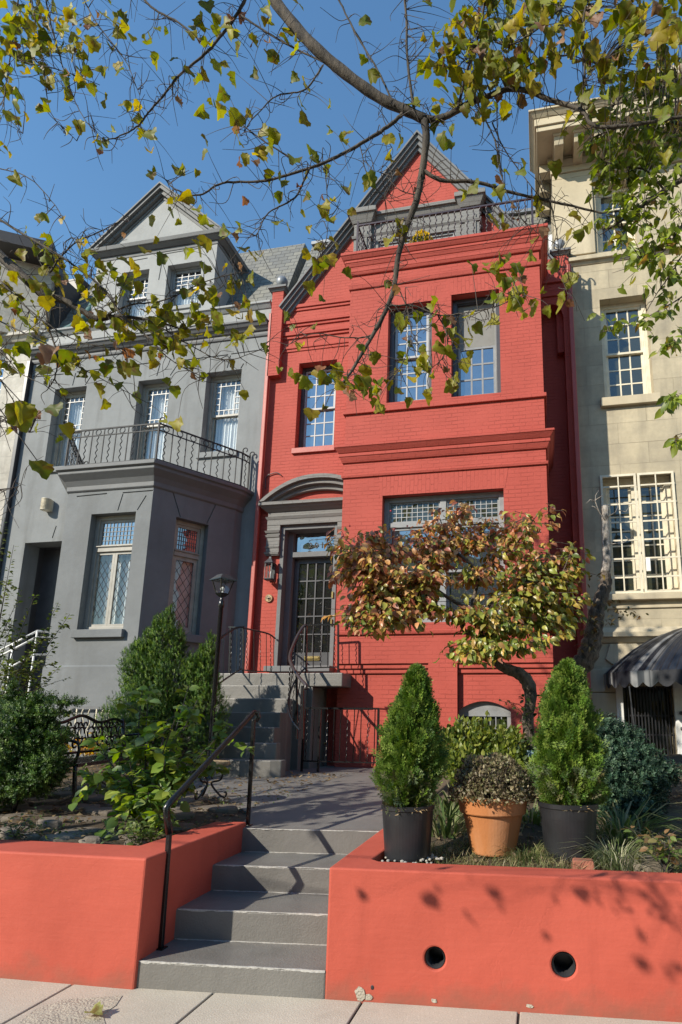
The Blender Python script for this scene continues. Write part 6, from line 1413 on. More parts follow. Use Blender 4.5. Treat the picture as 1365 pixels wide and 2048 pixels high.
for px, py, Y in tg_:
    e = U(px, py, Y); i = min(range(len(hubs)), key=lambda k: np.linalg.norm(hubs[k]-e)); a = hubs[i] if np.linalg.norm(hubs[i]-e) < np.linalg.norm(fork-e) else fork
    c_ = bez(a, (a*0.5+e*0.5)+np.array([0, 0, -0.06])+rng.normal(size=3)*0.05, e, n=8); br.tube(c_, list(np.linspace(0.016, 0.005, len(c_))), 5, cap=False); c_ = np.array(c_)
    tend = np.clip((py-1020)/250, 0, 1)*0.55+np.clip((px-760)/380, 0, 1)*0.6
    for _ in range(23):
        j = rng.integers(int(len(c_)*0.4), len(c_)); q = c_[j]+np.array([rng.normal()*0.18, rng.normal()*0.18, abs(rng.normal())*0.04-0.03]); br.tube([c_[j], (c_[j]+q)/2+(0, 0, 0.015), q], 0.0035, 4, cap=False)
        for _ in range(rng.integers(5, 10)):
            t_ = 0.3+0.8*rng.random(); p = c_[j]+(q-c_[j])*t_+rng.normal(size=3)*np.array([0.045, 0.045, 0.03])
            D_.append(unit(np.append(unit(q-c_[j])[:2]*0.8+rng.normal(size=2)*0.6, -0.35-0.75*rng.random()))); P_.append(p); S_.append(0.07+0.05*rng.random()); TT.append(tend+rng.normal()*0.22)
part('branch', br, M['bark_dog'], DW, smooth=True)
P_, D_, S_, TT = map(np.array, (P_, D_, S_, TT)); lim = U(662, 1090, 6.6); ok = P_[:, 0] > lim[0]/lim[1]*P_[:, 1]-0.02; P_, D_, S_, TT = P_[ok], D_[ok], S_[ok], TT[ok]; n = len(P_)
redc = 1.05*pick(n, (0.34, 0.10, 0.065), (0.52, 0.22, 0.09), (0.46, 0.30, 0.09), (0.26, 0.10, 0.055), (0.56, 0.32, 0.15), (0.30, 0.28, 0.06)); grn = 0.9*pick(n, (0.20, 0.25, 0.04), (0.34, 0.33, 0.06), (0.12, 0.17, 0.03), (0.48, 0.32, 0.07))
k = np.clip((TT-0.35)/0.45, 0, 1)[:, None]; pickm = rng.random((n, 1)) < k; col = np.where(pickm, grn, redc)
nr = unit(np.concatenate([rng.normal(size=(n, 2))*0.6+np.array([-0.25, -0.45]), np.full((n, 1), 0.75)], 1)); tvd = T_OVAL*np.array([1.05, 1, 1.6])
part('foliage', scatter(P_, frames(D_, nr), S_, tvd, F_OVAL, col, 0.18), M['leaf_dog'], DW)
bq = MB(); bpx = ((782, 1022), (815, 1052), (1165, 1190), (1168, 1197), (790, 1058), (700, 1052))
for x, y in bpx: bq.sphere(U(x, y, 6.9), 0.012, 8)
part('berries', bq, simple('red_berry', (0.5, 0.03, 0.06), 0.3), DW, smooth=True)

# ------------------------------------------------ bare cut trunk
g = ground_at(1100, 8.0)
DT = thing('cut_tree', 'bare cut off tree trunk with pale peeling bark beside the tan house window', 'tree', g)
low = [np.array([g[0], g[1], g[2]-0.05])]+[U(x, y, 7.9) for x, y in ((1105, 1450), (1122, 1400), (1150, 1348), (1172, 1318), (1184, 1285), (1190, 1250), (1195, 1220), (1205, 1190), (1213, 1165), (1211, 1145))]
hi = [U(x, y, 7.9) for x, y in ((1211, 1146), (1215, 1120), (1213, 1085), (1212, 1050), (1211, 1012))]
c_ = bez(*low, n=5); part('trunk', MB().tube(c_, list(np.interp(np.linspace(0, 1, len(c_)), [0, 0.45, 0.6, 0.9, 1], [0.14, 0.13, 0.11, 0.075, 0.06])*(1+0.09*np.sin(np.arange(len(c_))*2.1))), 12), M['bark_dog'], DT, smooth=True)
c_ = bez(*hi, n=5); part('trunk', MB().tube(c_, list(np.linspace(0.06, 0.045, len(c_))*(1+0.06*np.sin(np.arange(len(c_))*2.7))), 12), M['bark_pale'], DT, label='upper trunk with pale peeling bark, sawn off flat', smooth=True)
tw = MB()
for pts in (((1210, 1040), (1198, 1022), (1191, 1003), (1192, 990), (1198, 981)), ((1191, 1003), (1181, 999), (1172, 1008)), ((1192, 1000), (1207, 990)), ((1203, 1028), (1190, 1014), (1184, 1012)), ((1218, 1033), (1232, 1024), (1237, 1012), (1233, 1000)), ((1237, 1020), (1252, 1024), (1261, 1010)), ((1222, 1088), (1245, 1086), (1258, 1080), (1266, 1078)), ((1258, 1080), (1251, 1072))):
    part('twig', MB().tube([U(x, y, 7.85) for x, y in pts], list(np.linspace(0.008, 0.003, len(pts))), 5), M['bark_pale'], DT, smooth=True)
P_ = np.concatenate([U(*p)+rng.normal(size=(14, 3))*np.array([0.09, 0.08, 0.035]) for p in ((1240, 1222, 7.7), (1265, 1228, 7.6), (1215, 1205, 7.7), (1225, 1240, 7.7), (1190, 1235, 7.6), (1180, 1260, 7.7), (1170, 1290, 7.6), (1178, 1155, 7.7))]); n = len(P_)
part('leaves', scatter(P_, frames(unit(np.stack([rng.normal(size=n)*0.8, rng.normal(size=n)*0.5, -0.3-0.3*rng.random(n)], 1)), unit(np.array([0, 0, 1.])+rng.normal(size=(n, 3))*0.4)), 0.04+0.04*rng.random(n), T_OVAL, F_OVAL, pick(n, (0.10, 0.08, 0.03), (0.17, 0.10, 0.04), (0.06, 0.06, 0.02))), M['leaf_dog'], DT)
# vine on the dogwood
g = ground_at(1078, 7.15)
stems_plant('climbing_vine', 'dark leaved vine trailing over the crooked dogwood trunk', 'vine', U(1070, 1480, 7.15), [U(*p) for p in ((1000, 1400, 7.0), (1022, 1405, 7.0), (1085, 1385, 7.0), (1040, 1440, 7.0), (1035, 1490, 7.0), (1090, 1410, 7.05), (1050, 1390, 7.0), (1100, 1350, 7.2), (1160, 1330, 7.2))], 12, (0.05, 0.08), ((0.03, 0.055, 0.018), (0.06, 0.09, 0.025), (0.02, 0.04, 0.015)), 0.5, stem_r=0.006, spread=0.04, side=1)

# ------------------------------------------------ terrace flower pot
q = U(845, 492, YB+0.42); t = thing('flower_pot', 'yellow chrysanthemum on the roof terrace behind the twisted railing', 'flower pot', (q[0], q[1], TZ-0.05)); x, y = q[0], q[1]; zf = TZ+0.2
part('pot', MB().lathe([(0.11, -0.25), (0.15, 0.05), (0.16, 0.05), (0.16, 0.08), (0.13, 0.08)], x, y, zf, 20), M['terracotta'], t)
n = 800; v = unit(rng.normal(size=(n, 3))); v[:, 2] = np.abs(v[:, 2]); rr_ = (0.55+0.45*rng.random((n, 1))**0.5); pos = np.array([x, y, zf+0.08])+v*rr_*np.array([0.27, 0.27, 0.36])
part('foliage', scatter(pos, rand_rot(n, unit(v+rng.normal(size=(n, 3))*0.5)), 0.04+0.03*rng.random(n), T_OVAL, F_OVAL, pick(n, (0.08, 0.11, 0.03), (0.12, 0.15, 0.04))), M['leaf'], t)
n = 420; v = unit(rng.normal(size=(n, 3))); v[:, 2] = np.abs(v[:, 2])*1.2; pos = np.array([x, y, zf+0.1])+v*np.array([0.27, 0.27, 0.35])*(0.95+0.1*rng.random((n, 1)))
part('flowers', scatter(pos, rand_rot(n, unit(v+rng.normal(size=(n, 3))*0.6)), 0.035+0.02*rng.random(n), T_OVAL*np.array([1.8, 1, 1]), F_OVAL, pick(n, (0.75, 0.52, 0.03), (0.62, 0.45, 0.05))), M['petal'], t)

# ------------------------------------------------ bench, table, lamp post
nb_, fbk = np.array([-5.15, 5.40]), np.array([-5.56, 7.42]); uu = (fbk-nb_); LB = np.linalg.norm(uu); uu /= LB; ff = np.array([uu[1], -uu[0]])
BN = thing('garden_bench', 'black wrought iron garden bench with a scrolled back under the yew', 'bench', (nb_[0], nb_[1], 0.8))
gz = 0.82
def bp_(s, f_, z): return np.array([nb_[0]+uu[0]*s+ff[0]*f_, nb_[1]+uu[1]*s+ff[1]*f_, gz+z])
bk = MB(); bk.tube(bez(*[bp_(s, -0.06, z) for s, z in ((0, 0.84), (LB*0.12, 0.88), (LB*0.3, 0.84), (LB*0.5, 0.92), (LB*0.7, 0.84), (LB*0.88, 0.88), (LB, 0.84))], n=6), 0.02, 6); bk.tube([bp_(0, 0.0, 0.5), bp_(LB, 0.0, 0.5)], 0.016, 6)
for s in (0, LB): bk.tube([bp_(s, 0.02, 0.42), bp_(s, -0.02, 0.6), bp_(s, -0.06, 0.88)], 0.024, 6)
ax = np.array([ff[0], ff[1], 0.12])
for s in np.arange(0.12, LB-0.05, 0.15):
    for z, r in ((0.60, 0.07), (0.71, 0.085), (0.80, 0.045)):
        c_ = bp_(s+0.06*math.sin(z*40+s*9), -0.025-0.1*(z-0.6), z)
        bk.tube([c_+np.array([uu[0]*math.cos(a), uu[1]*math.cos(a), math.sin(a)*1.0])*r*(1-0.07*a) for a in np.linspace(0, 5.6, 16)], 0.011, 5)
part('backrest', bk, M['iron'], BN, smooth=True)
se = MB()
for f_ in np.linspace(0.03, 0.48, 8): se.bar(bp_(0, f_, 0.43), bp_(LB, f_, 0.43), 0.022)
for s in np.linspace(0, LB, 22): se.bar(bp_(s, 0.02, 0.42), bp_(s, 0.5, 0.42), 0.014)
for f_ in (0.0, 0.51): se.bar(bp_(0, f_, 0.425), bp_(LB, f_, 0.425), 0.035)
part('seat', se, M['iron'], BN)
for s in (0, LB):
    for f_ in (0.0, 0.5): part('leg', MB().tube(bez(bp_(s, f_, 0.42), bp_(s, f_+(0.02 if f_ else -0.02), 0.22), bp_(s, f_+(0.05 if f_ else -0.06), -0.02), n=4), 0.022, 6), M['iron'], BN, smooth=True)
    part('armrest', MB().tube(bez(bp_(s, -0.03, 0.66), bp_(s, 0.2, 0.68), bp_(s, 0.47, 0.66), bp_(s, 0.52, 0.58), bp_(s, 0.49, 0.43), n=5), 0.016, 6).tube([bp_(s, 0.3+0.09*math.cos(a), 0.55+0.09*math.sin(a)) for a in np.linspace(0, 5.6, 16)], 0.01, 5), M['iron'], BN, smooth=True)
q = UZ(415, 1600, 0.84); tz_ = 1.26
TB = thing('garden_table', 'small round stone topped garden table on curled iron legs left of the path', 'table', (q[0], q[1], 0.84))
part('table_top', MB().lathe([(0.2, 0), (0.215, 0.008), (0.22, 0.025), (0.21, 0.045), (0.15, 0.05), (0.0001, 0.05)], q[0], q[1], tz_-0.05, 32), M['mulch'], TB)
for k in range(3):
    a = 0.35+k*2*PI/3; d = np.array([math.cos(a), math.sin(a), 0]); z0 = np.array([q[0], q[1], 0.0])
    c_ = bez(z0+d*0.15+(0, 0, tz_-0.05), z0+d*0.13+(0, 0, tz_-0.2), z0+d*0.03+(0, 0, 1.02), z0+d*0.12+(0, 0, 0.9), z0+d*0.18+(0, 0, 0.87), z0+d*0.2+(0, 0, 0.91), z0+d*0.17+(0, 0, 0.93), n=5)
    part('leg', MB().tube(c_, 0.011, 6), M['iron'], TB, smooth=True)
lp = U(436, 1300, 8.2); lt = U(441, 1190, 8.2); lb_ = np.array([lp[0], 8.2, soil_z(lp[0], 8.2)])
LP = thing('lamp_post', 'black garden lamp post with a square lantern and solar cap beside the stoop', 'lamp post', lb_)
x, y, zt_ = lb_[0], lb_[1], lt[2]
part('post', MB().lathe([(0.07, 0), (0.075, 0.04), (0.05, 0.08), (0.042, 0.2), (0.036, 0.22), (0.033, zt_-lb_[2]-0.2), (0.042, zt_-lb_[2]-0.19), (0.042, zt_-lb_[2]-0.1), (0.032, zt_-lb_[2]-0.09), (0.022, zt_-lb_[2]-0.04), (0.03, zt_-lb_[2])], x, y, lb_[2], 16), M['iron'], LP, smooth=True)
rotl = lambda p: (x+(p[0]-x)*math.cos(-0.45)-(p[1]-y)*math.sin(-0.45), y+(p[0]-x)*math.sin(-0.45)+(p[1]-y)*math.cos(-0.45), p[2])
fm = MB(); b0, b1, hh = 0.064, 0.112, 0.20
for sx in (-1, 1):
    for sy_ in (-1, 1): fm.tube([(x+sx*b0, y+sy_*b0, zt_+0.02), (x+sx*b1, y+sy_*b1, zt_+0.02+hh)], 0.009, 4, square=True)
fm.fru(x-b0, x+b0, y-b0, y+b0, zt_-0.03, zt_+0.02, (-0.03,)*4, (0.012,)*4); fm.fru(x-b1-0.035, x+b1+0.035, y-b1-0.035, y+b1+0.035, zt_+hh+0.02, zt_+hh+0.035); 
fm.xf(rotl); part('lantern_frame', fm, M['iron'], LP)
rf = MB().fru(x-b1-0.03, x+b1+0.03, y-b1-0.03, y+b1+0.03, zt_+hh+0.036, zt_+hh+0.115, (0,)*4, (-0.075,)*4); rf.xf(rotl); part('lantern_roof', rf, M['iron_gray'], LP, bevel=0.004)
gl_ = MB().fru(x-b0, x+b0, y-b0, y+b0, zt_+0.022, zt_+0.02+hh, (0,)*4, (b1-b0,)*4); gl_.xf(rotl); part('lantern_glass', gl_, M['glass_clear'], LP)
part('bulb', MB().sphere((x, y, zt_+0.09), 0.035, 12).lathe([(0.02, 0), (0.02, 0.03)], x, y, zt_+0.022, 10), M['white'], LP, smooth=True)

# ================================================================== STREET TREES
def limb(mb, pts, r0, r1, wob=0.02, n=7, seg=8):
    P = bez(*[U(*p) for p in pts], n=n); k = len(P); P = [p+rng.normal(size=3)*wob*0.3*(1 if 0 < i < k-1 else 0) for i, p in enumerate(P)]
    rr = np.linspace(r0, r1, k)*(1+0.05*np.sin(np.arange(k)*1.3)); mb.tube(P, list(rr), seg); return P
SY = thing('street_tree', 'sycamore with lobed yellow green leaves whose branches hang over the view from the left', 'tree', (-8.3, -0.6, -0.02))
trk = MB(); trk.tube(bez((-8.3, -0.6, -0.3), (-8.25, -0.55, 1.5), (-8.1, -0.4, 3.2), (-7.6, 0.2, 4.6), n=6), list(np.linspace(0.28, 0.17, 19)), 14); part('trunk', trk, M['bark'], SY, smooth=True)
big = MB(); nodes = []
ent = U(500, -70, 4.3); cin = U(-60, 465, 4.5)
c_ = bez((-7.6, 0.2, 4.6), (-6.4, 1.6, 6.6), (-4.6, 3.2, 8.0), ent, n=8); big.tube(c_, list(np.linspace(0.12, 0.066, len(c_))), 10)
c_ = bez((-7.7, 0.1, 4.3), (-7.0, 2.2, 5.0), cin, n=8); big.tube(c_, list(np.linspace(0.11, 0.062, len(c_))), 10)
A_main = limb(big, [(500, -70, 4.3), (560, 15, 4.35), (620, 85, 4.4), (690, 146, 4.5), (760, 196, 4.6), (815, 222, 4.65), (852, 240, 4.7)], 0.062, 0.043, 0.0)
A1 = limb(big, [(850, 238, 4.7), (852, 290, 4.72), (836, 391, 4.75), (812, 459, 4.78), (797, 513, 4.8), (787, 581, 4.8), (765, 635, 4.8), (732, 694, 4.75), (703, 743, 4.7), (680, 773, 4.65)], 0.040, 0.010, 0.004)
A2 = limb(big, [(850, 238, 4.7), (885, 236, 4.7), (942, 205, 4.6), (972, 195, 4.6), (1014, 179, 4.55), (1055, 182, 4.5), (1101, 200, 4.5), (1162, 220, 4.45), (1188, 251, 4.45), (1255, 251, 4.4), (1365, 233, 4.4), (1420, 225, 4.4)], 0.032, 0.010, 0.004)
A3 = limb(big, [(848, 342, 4.73), (885, 361, 4.75), (952, 364, 4.8), (1024, 385, 4.9), (1101, 402, 4.95), (1178, 420, 5.0), (1214, 425, 5.0), (1290, 415, 5.0)], 0.020, 0.005, 0.006)
A4 = limb(big, [(808, 226, 4.65), (780, 250, 4.65), (732, 282, 4.6), (665, 318, 4.55), (620, 336, 4.5), (533, 361, 4.5), (446, 366, 4.5), (400, 390, 4.45), (354, 380, 4.4), (330, 358, 4.4)], 0.019, 0.005, 0.006)
A4b = limb(big, [(620, 336, 4.5), (590, 395, 4.5), (538, 425, 4.45), (513, 472, 4.4)], 0.010, 0.004, 0.006)
A5 = limb(big, [(829, 222, 4.65), (821, 169, 4.6), (814, 103, 4.55), (814, 51, 4.5), (808, -30, 4.4)], 0.014, 0.011, 0.004)
A6 = limb(big, [(790, 212, 4.6), (757, 143, 4.6), (727, 92, 4.6), (701, 46, 4.55), (665, -30, 4.5)], 0.010, 0.009, 0.006)
B1 = limb(big, [(520, -60, 4.3), (482, 15, 4.35), (451, 62, 4.4), (410, 108, 4.4), (359, 151, 4.4), (328, 190, 4.4), (297, 226, 4.4), (277, 251, 4.4), (241, 272, 4.4), (205, 282, 4.35)], 0.017, 0.005, 0.008)
B2 = limb(big, [(250, -50, 4.3), (302, 13, 4.35), (359, 46, 4.4), (405, 85, 4.4)], 0.013, 0.008, 0.006)
B3 = limb(big, [(482, 31, 4.35), (538, 67, 4.4), (590, 97, 4.45), (651, 126, 4.45)], 0.010, 0.008, 0.004)
B4 = limb(big, [(646, 131, 4.45), (610, 179, 4.4), (554, 192, 4.4), (503, 241, 4.35), (482, 272, 4.3)], 0.009, 0.003, 0.008)
B5 = limb(big, [(482, 248, 4.35), (540, 290, 4.4), (600, 325, 4.5)], 0.006, 0.008, 0.006)
Cs = [limb(big, p, a, b, 0.006) for p, a, b in (
    ([(55, -40, 4.3), (67, 20, 4.3), (75, 70, 4.35), (87, 133, 4.35), (103, 226, 4.3), (154, 282, 4.3)], 0.009, 0.003),
    ([(85, -40, 4.2), (103, 51, 4.25), (133, 154, 4.3), (159, 221, 4.3), (195, 272, 4.3)], 0.010, 0.003),
    ([(40, -30, 4.2), (26, 77, 4.25), (15, 154, 4.25), (10, 221, 4.2), (46, 267, 4.2)], 0.008, 0.003),
    ([(150, -40, 4.3), (190, 40, 4.3), (250, 120, 4.35), (280, 190, 4.3)], 0.008, 0.003),
    ([(-50, 60, 4.2), (40, 120, 4.25), (120, 140, 4.3), (200, 170, 4.3)], 0.009, 0.003),
    ([(-40, 330, 4.3), (50, 352, 4.3), (110, 410, 4.35), (150, 485, 4.4)], 0.006, 0.003))]
D1 = limb(big, [(-60, 465, 4.5), (0, 512, 4.5), (49, 555, 4.5), (86, 588, 4.55), (135, 604, 4.6), (193, 637, 4.65), (230, 633, 4.7), (300, 640, 4.75), (370, 660, 4.8)], 0.060, 0.008, 0.004)
D2 = limb(big, [(-40, 415, 4.4), (0, 440, 4.4), (62, 477, 4.4), (123, 514, 4.45), (176, 551, 4.5), (217, 588, 4.5), (246, 633, 4.5), (287, 666, 4.5), (341, 719, 4.55), (410, 756, 4.6)], 0.014, 0.004, 0.006)
Ds = [limb(big, p, a, b, 0.005) for p, a, b in (
    ([(100, 545, 4.5), (119, 518, 4.5), (152, 485, 4.5), (205, 461, 4.5), (258, 432, 4.5)], 0.010, 0.004),
    ([(88, 590, 4.55), (98, 654, 4.55), (115, 711, 4.55), (111, 752, 4.5), (95, 780, 4.5)], 0.011, 0.004),
    ([(115, 711, 4.55), (185, 748, 4.55), (271, 793, 4.6)], 0.006, 0.003),
    ([(205, 635, 4.65), (260, 610, 4.7), (330, 600, 4.75), (420, 560, 4.8), (480, 545, 4.8)], 0.010, 0.003),
    ([(300, 640, 4.75), (380, 690, 4.8), (450, 720, 4.85), (520, 700, 4.9)], 0.007, 0.003),
    ([(0, 560, 4.4), (60, 620, 4.4), (150, 680, 4.4), (250, 700, 4.45)], 0.009, 0.003),
    ([(-40, 690, 4.3), (0, 700, 4.3), (40, 745, 4.3), (90, 770, 4.3)], 0.006, 0.003),
    ([(-40, 830, 4.2), (10, 835, 4.2), (60, 865, 4.2)], 0.006, 0.003),
    ([(-30, 985, 4.3), (20, 978, 4.3), (42, 970, 4.3)], 0.004, 0.002),
    ([(787, 581, 4.8), (752, 664, 4.8), (690, 675, 4.8), (630, 667, 4.75), (575, 690, 4.7)], 0.008, 0.003),
    ([(775, 612, 4.8), (830, 612, 4.8), (876, 630, 4.8), (920, 627, 4.8), (985, 615, 4.8), (1050, 590, 4.8)], 0.008, 0.003),
    ([(876, 630, 4.8), (895, 672, 4.8), (890, 710, 4.8), (860, 740, 4.75)], 0.006, 0.003),
    ([(790, 560, 4.8), (815, 620, 4.8), (822, 680, 4.75), (800, 740, 4.7)], 0.006, 0.003),
    ([(915, 220, 4.6), (935, 140, 4.5), (960, 60, 4.4), (975, -30, 4.3)], 0.014, 0.012),
    ([(960, 60, 4.4), (1010, 90, 4.4), (1060, 70, 4.4), (1120, 20, 4.4)], 0.008, 0.004),
    ([(1014, 179, 4.55), (1060, 130, 4.5), (1130, 110, 4.5), (1200, 130, 4.5)], 0.007, 0.003),
    ([(1162, 220, 4.45), (1170, 150, 4.4), (1165, 60, 4.35), (1180, -30, 4.3)], 0.009, 0.008),
    ([(1101, 402, 4.95), (1115, 470, 5.0), (1120, 540, 5.0), (1135, 585, 5.0)], 0.006, 0.002),
    ([(985, 245, 4.7), (1010, 300, 4.8), (1050, 355, 4.9), (1080, 395, 4.9)], 0.007, 0.003),
    ([(960, 220, 4.6), (990, 280, 4.7), (1000, 340, 4.75), (1030, 420, 4.8), (1080, 470, 4.85)], 0.007, 0.003),
    ([(836, 391, 4.75), (800, 380, 4.7), (770, 350, 4.7), (745, 340, 4.7)], 0.005, 0.002),
    ([(720, 290, 4.6), (740, 360, 4.6), (790, 420, 4.65), (800, 480, 4.7)], 0.005, 0.002),
    ([(650, 330, 4.55), (655, 400, 4.6), (655, 470, 4.6), (640, 500, 4.6)], 0.005, 0.002))]
part('limb', big, M['bark'], SY, smooth=True)
allb = np.concatenate([np.array(x) for x in [A1, A2, A3, A4, A4b, A5, A6, B1, B2, B3, B4, B5, D1, D2]+Cs+Ds])
# side twigs everywhere
tw = MB(); tips = []
for i in range(0, len(allb)):
    for _ in range(2):
        if rng.random() < 0.42:
            p = allb[i]; d = unit(rng.normal(size=3)*np.array([1, 0.8, 0.9])+np.array([0.05, 0, -0.15])); l = 0.10+0.26*rng.random()
            q1 = p+d*l*0.5+rng.normal(size=3)*0.03; q2 = p+d*l+np.array([0, 0, -0.03])+rng.normal(size=3)*0.06; tw.tube(bez(p, q1, q2, n=4), list(np.linspace(0.0045, 0.002, 9)), 4, cap=False)
            if rng.random() < 0.5: q3 = q1+unit(rng.normal(size=3))*l*0.4; tw.tube([q1, q3], [0.003, 0.0018], 4, cap=False)
            tips.append(q2)
LEAVES = []      # (pos, size)
def cluster(px, py, sx, sy_, n, Y, tree_nodes=None, dY=0.35):
    for _ in range(int(n*1.55)):
        u_, v_ = rng.normal(), rng.normal(); p = U(px+np.clip(u_, -1.9, 1.9)*sx, py+np.clip(v_, -1.9, 1.9)*sy_, Y+rng.normal()*dY*0.5); LEAVES.append(p)
for a in ((40, 60, 40, 45, 30, 4.3), (100, 40, 60, 40, 26, 4.3), (60, 130, 55, 40, 22, 4.25), (150, 110, 50, 40, 13, 4.3), (190, 140, 30, 25, 6, 4.3), (150, 25, 60, 25, 9, 4.3), (30, 260, 30, 45, 8, 4.2), (230, 60, 55, 40, 6, 4.35), (270, 215, 30, 25, 3, 4.4), (375, 85, 40, 40, 9, 4.4), (350, 110, 25, 25, 4, 4.4), (430, 60, 40, 40, 5, 4.4), (520, 60, 40, 45, 8, 4.4), (560, 110, 40, 30, 4, 4.4), (215, 285, 12, 14, 3, 4.35), (310, 310, 25, 30, 4, 4.35), (375, 315, 22, 22, 3, 4.35), (430, 225, 20, 30, 4, 4.35), (525, 310, 25, 22, 4, 4.4), (480, 250, 30, 30, 2, 4.35),
          (100, 470, 40, 40, 5, 4.4), (70, 560, 70, 45, 15, 4.5), (30, 640, 35, 45, 13, 4.35), (150, 570, 60, 40, 11, 4.5), (240, 540, 50, 50, 11, 4.6), (290, 600, 55, 45, 13, 4.7), (330, 640, 55, 30, 15, 4.75), (370, 620, 35, 30, 9, 4.8), (250, 670, 50, 35, 9, 4.55), (150, 690, 60, 35, 12, 4.5), (180, 720, 40, 25, 7, 4.55), (320, 690, 40, 35, 7, 4.6), (420, 660, 45, 40, 9, 4.8), (450, 560, 35, 45, 9, 4.8), (480, 520, 25, 35, 6, 4.8), (500, 650, 40, 35, 6, 4.85), (60, 850, 35, 22, 7, 4.2), (400, 450, 45, 40, 7, 4.5), (350, 415, 30, 25, 3, 4.45), (300, 760, 60, 40, 4, 4.6),
          (660, 370, 40, 50, 4, 4.6), (590, 465, 60, 40, 5, 4.5), (640, 505, 25, 30, 6, 4.6), (580, 620, 35, 35, 3, 4.7), (620, 735, 40, 25, 6, 4.7), (680, 770, 40, 25, 8, 4.65), (700, 700, 30, 40, 3, 4.7), (760, 790, 25, 30, 4, 4.7), (800, 740, 35, 35, 8, 4.75), (830, 680, 35, 30, 6, 4.75), (890, 690, 25, 30, 4, 4.8), (930, 640, 35, 25, 6, 4.8), (1030, 560, 30, 35, 12, 4.8), (1050, 610, 25, 20, 5, 4.8), (930, 740, 20, 20, 2, 4.8), (760, 260, 30, 40, 3, 4.6), (720, 360, 25, 25, 3, 4.6), (680, 230, 30, 30, 2, 4.6),
          (900, 60, 30, 60, 9, 4.45), (960, 40, 45, 45, 30, 4.4), (960, 120, 45, 45, 34, 4.45), (1010, 60, 45, 50, 28, 4.4), (890, 130, 22, 25, 5, 4.5), (1080, 40, 45, 40, 15, 4.4), (1060, 120, 45, 35, 11, 4.45), (1140, 40, 45, 45, 22, 4.35), (1210, 60, 45, 60, 30, 4.35), (1290, 40, 45, 40, 28, 4.3), (1330, 130, 40, 55, 34, 4.35), (1100, 15, 60, 25, 14, 4.35), (1020, 130, 40, 30, 14, 4.4), (900, 95, 25, 40, 12, 4.45), (1230, 150, 35, 40, 13, 4.4), (960, 180, 30, 20, 5, 4.6), (880, 210, 15, 15, 2, 4.65), (930, 260, 40, 30, 3, 4.7), (970, 400, 30, 25, 4, 4.85), (1000, 480, 30, 40, 4, 4.8), (1110, 560, 25, 30, 4, 5.0), (1150, 480, 25, 30, 2, 4.95), (1070, 430, 25, 25, 2, 4.9)): cluster(*a)
LV = np.array(LEAVES)
for p in LV:      # a petiole or a twig back to the nearest branch
    i = np.argmin(((allb-p)**2).sum(1)); b = allb[i]; dd = np.linalg.norm(b-p)
    m1 = b+(p-b)*0.55+np.array([0, 0, 0.10*dd])+rng.normal(size=3)*0.05*dd; tw.tube(bez(b, m1, p, n=4), list(np.linspace(min(0.0045, 0.0022+0.004*dd), 0.0014, 9)), 4, cap=False)
tips = np.array(tips); tl_ = tips[rng.random(len(tips)) < 0.12]
# a spray of leaves beyond the left shoulder of the camera, whose shade dapples the right wall
sh = []
for t_, wx, wz, k in ((4.2, 0.45, 0.68, 9), (5.0, 0.80, 0.58, 13), (4.6, 0.10, 0.70, 7), (5.6, 1.0, 0.32, 10), (5.0, -0.3, 0.68, 5), (4.4, -0.75, 0.72, 3)):
    for _ in range(k):
        w_ = np.array([wx+rng.normal()*0.26, 4.15+0.08*wx, wz+rng.normal()*0.10]); az_, el_ = R_(41), R_(31)
        sh.append(w_+np.array([-math.sin(az_)*math.cos(el_), -math.cos(az_)*math.cos(el_), math.sin(el_)])*(t_+rng.normal()*0.2))
SH2 = []
def shade(cx, cy, cz, sx, sy_, sz2, k, t0):
    for _ in range(k):
        w_ = np.array([cx+rng.normal()*sx, cy+rng.normal()*sy_, cz+rng.normal()*sz2]); az_, el_ = R_(41), R_(31)
        SH2.append(w_+np.array([-math.sin(az_)*math.cos(el_), -math.cos(az_)*math.cos(el_), math.sin(el_)])*(t0+rng.normal()*0.35))
shade(-4.75, 8.75, 1.1, 0.45, 0.15, 0.2, 95, 7.6); shade(-2.4, 7.4, 0.8, 0.6, 0.75, 0.05, 130, 6.4); shade(-4.6, 7.0, 0.85, 0.7, 0.6, 0.1, 35, 6.6); shade(-2.2, 6.0, 0.76, 0.3, 0.35, 0.02, 22, 5.6)  # unseen leaf clusters, added to shade the lower stoop steps, path and left bed
SH2 = np.array(SH2); SH2 = SH2[SH2[:, 0] < -1.12*SH2[:, 1]-0.5]
part('twig', tw, M['twig'], SY, smooth=True); tw = MB()
hub2 = SH2.mean(0); c_ = bez((-7.9, -0.2, 3.8), (-7.6, 1.2, 4.3), hub2, n=8); tw.tube(c_, list(np.linspace(0.06, 0.02, len(c_))), 7)
def ramify(tw, hub, pts, r):
    mids = [hub]; k = max(4, len(pts)//9)
    for q in pts[rng.choice(len(pts), k, replace=False)]:
        q = hub+(q-hub)*(0.45+0.4*rng.random()); a = min(mids, key=lambda m: np.linalg.norm(m-q)); c_ = bez(a, (a+q)/2+rng.normal(size=3)*0.08+np.array([0, 0, 0.05]), q, n=6); tw.tube(c_, list(np.linspace(r, r*0.6, len(c_))), 6, cap=False); mids += [q]+c_[3:-1:3]
    M_ = np.array(mids)
    for q in pts:
        a = M_[np.argmin(((M_-q)**2).sum(1))]; c_ = bez(a, (a+q)/2+rng.normal(size=3)*0.04+np.array([0, 0, 0.05]), q, n=4); tw.tube(c_, list(np.linspace(0.004, 0.0016, len(c_))), 4, cap=False)
ramify(tw, hub2, SH2, 0.012)
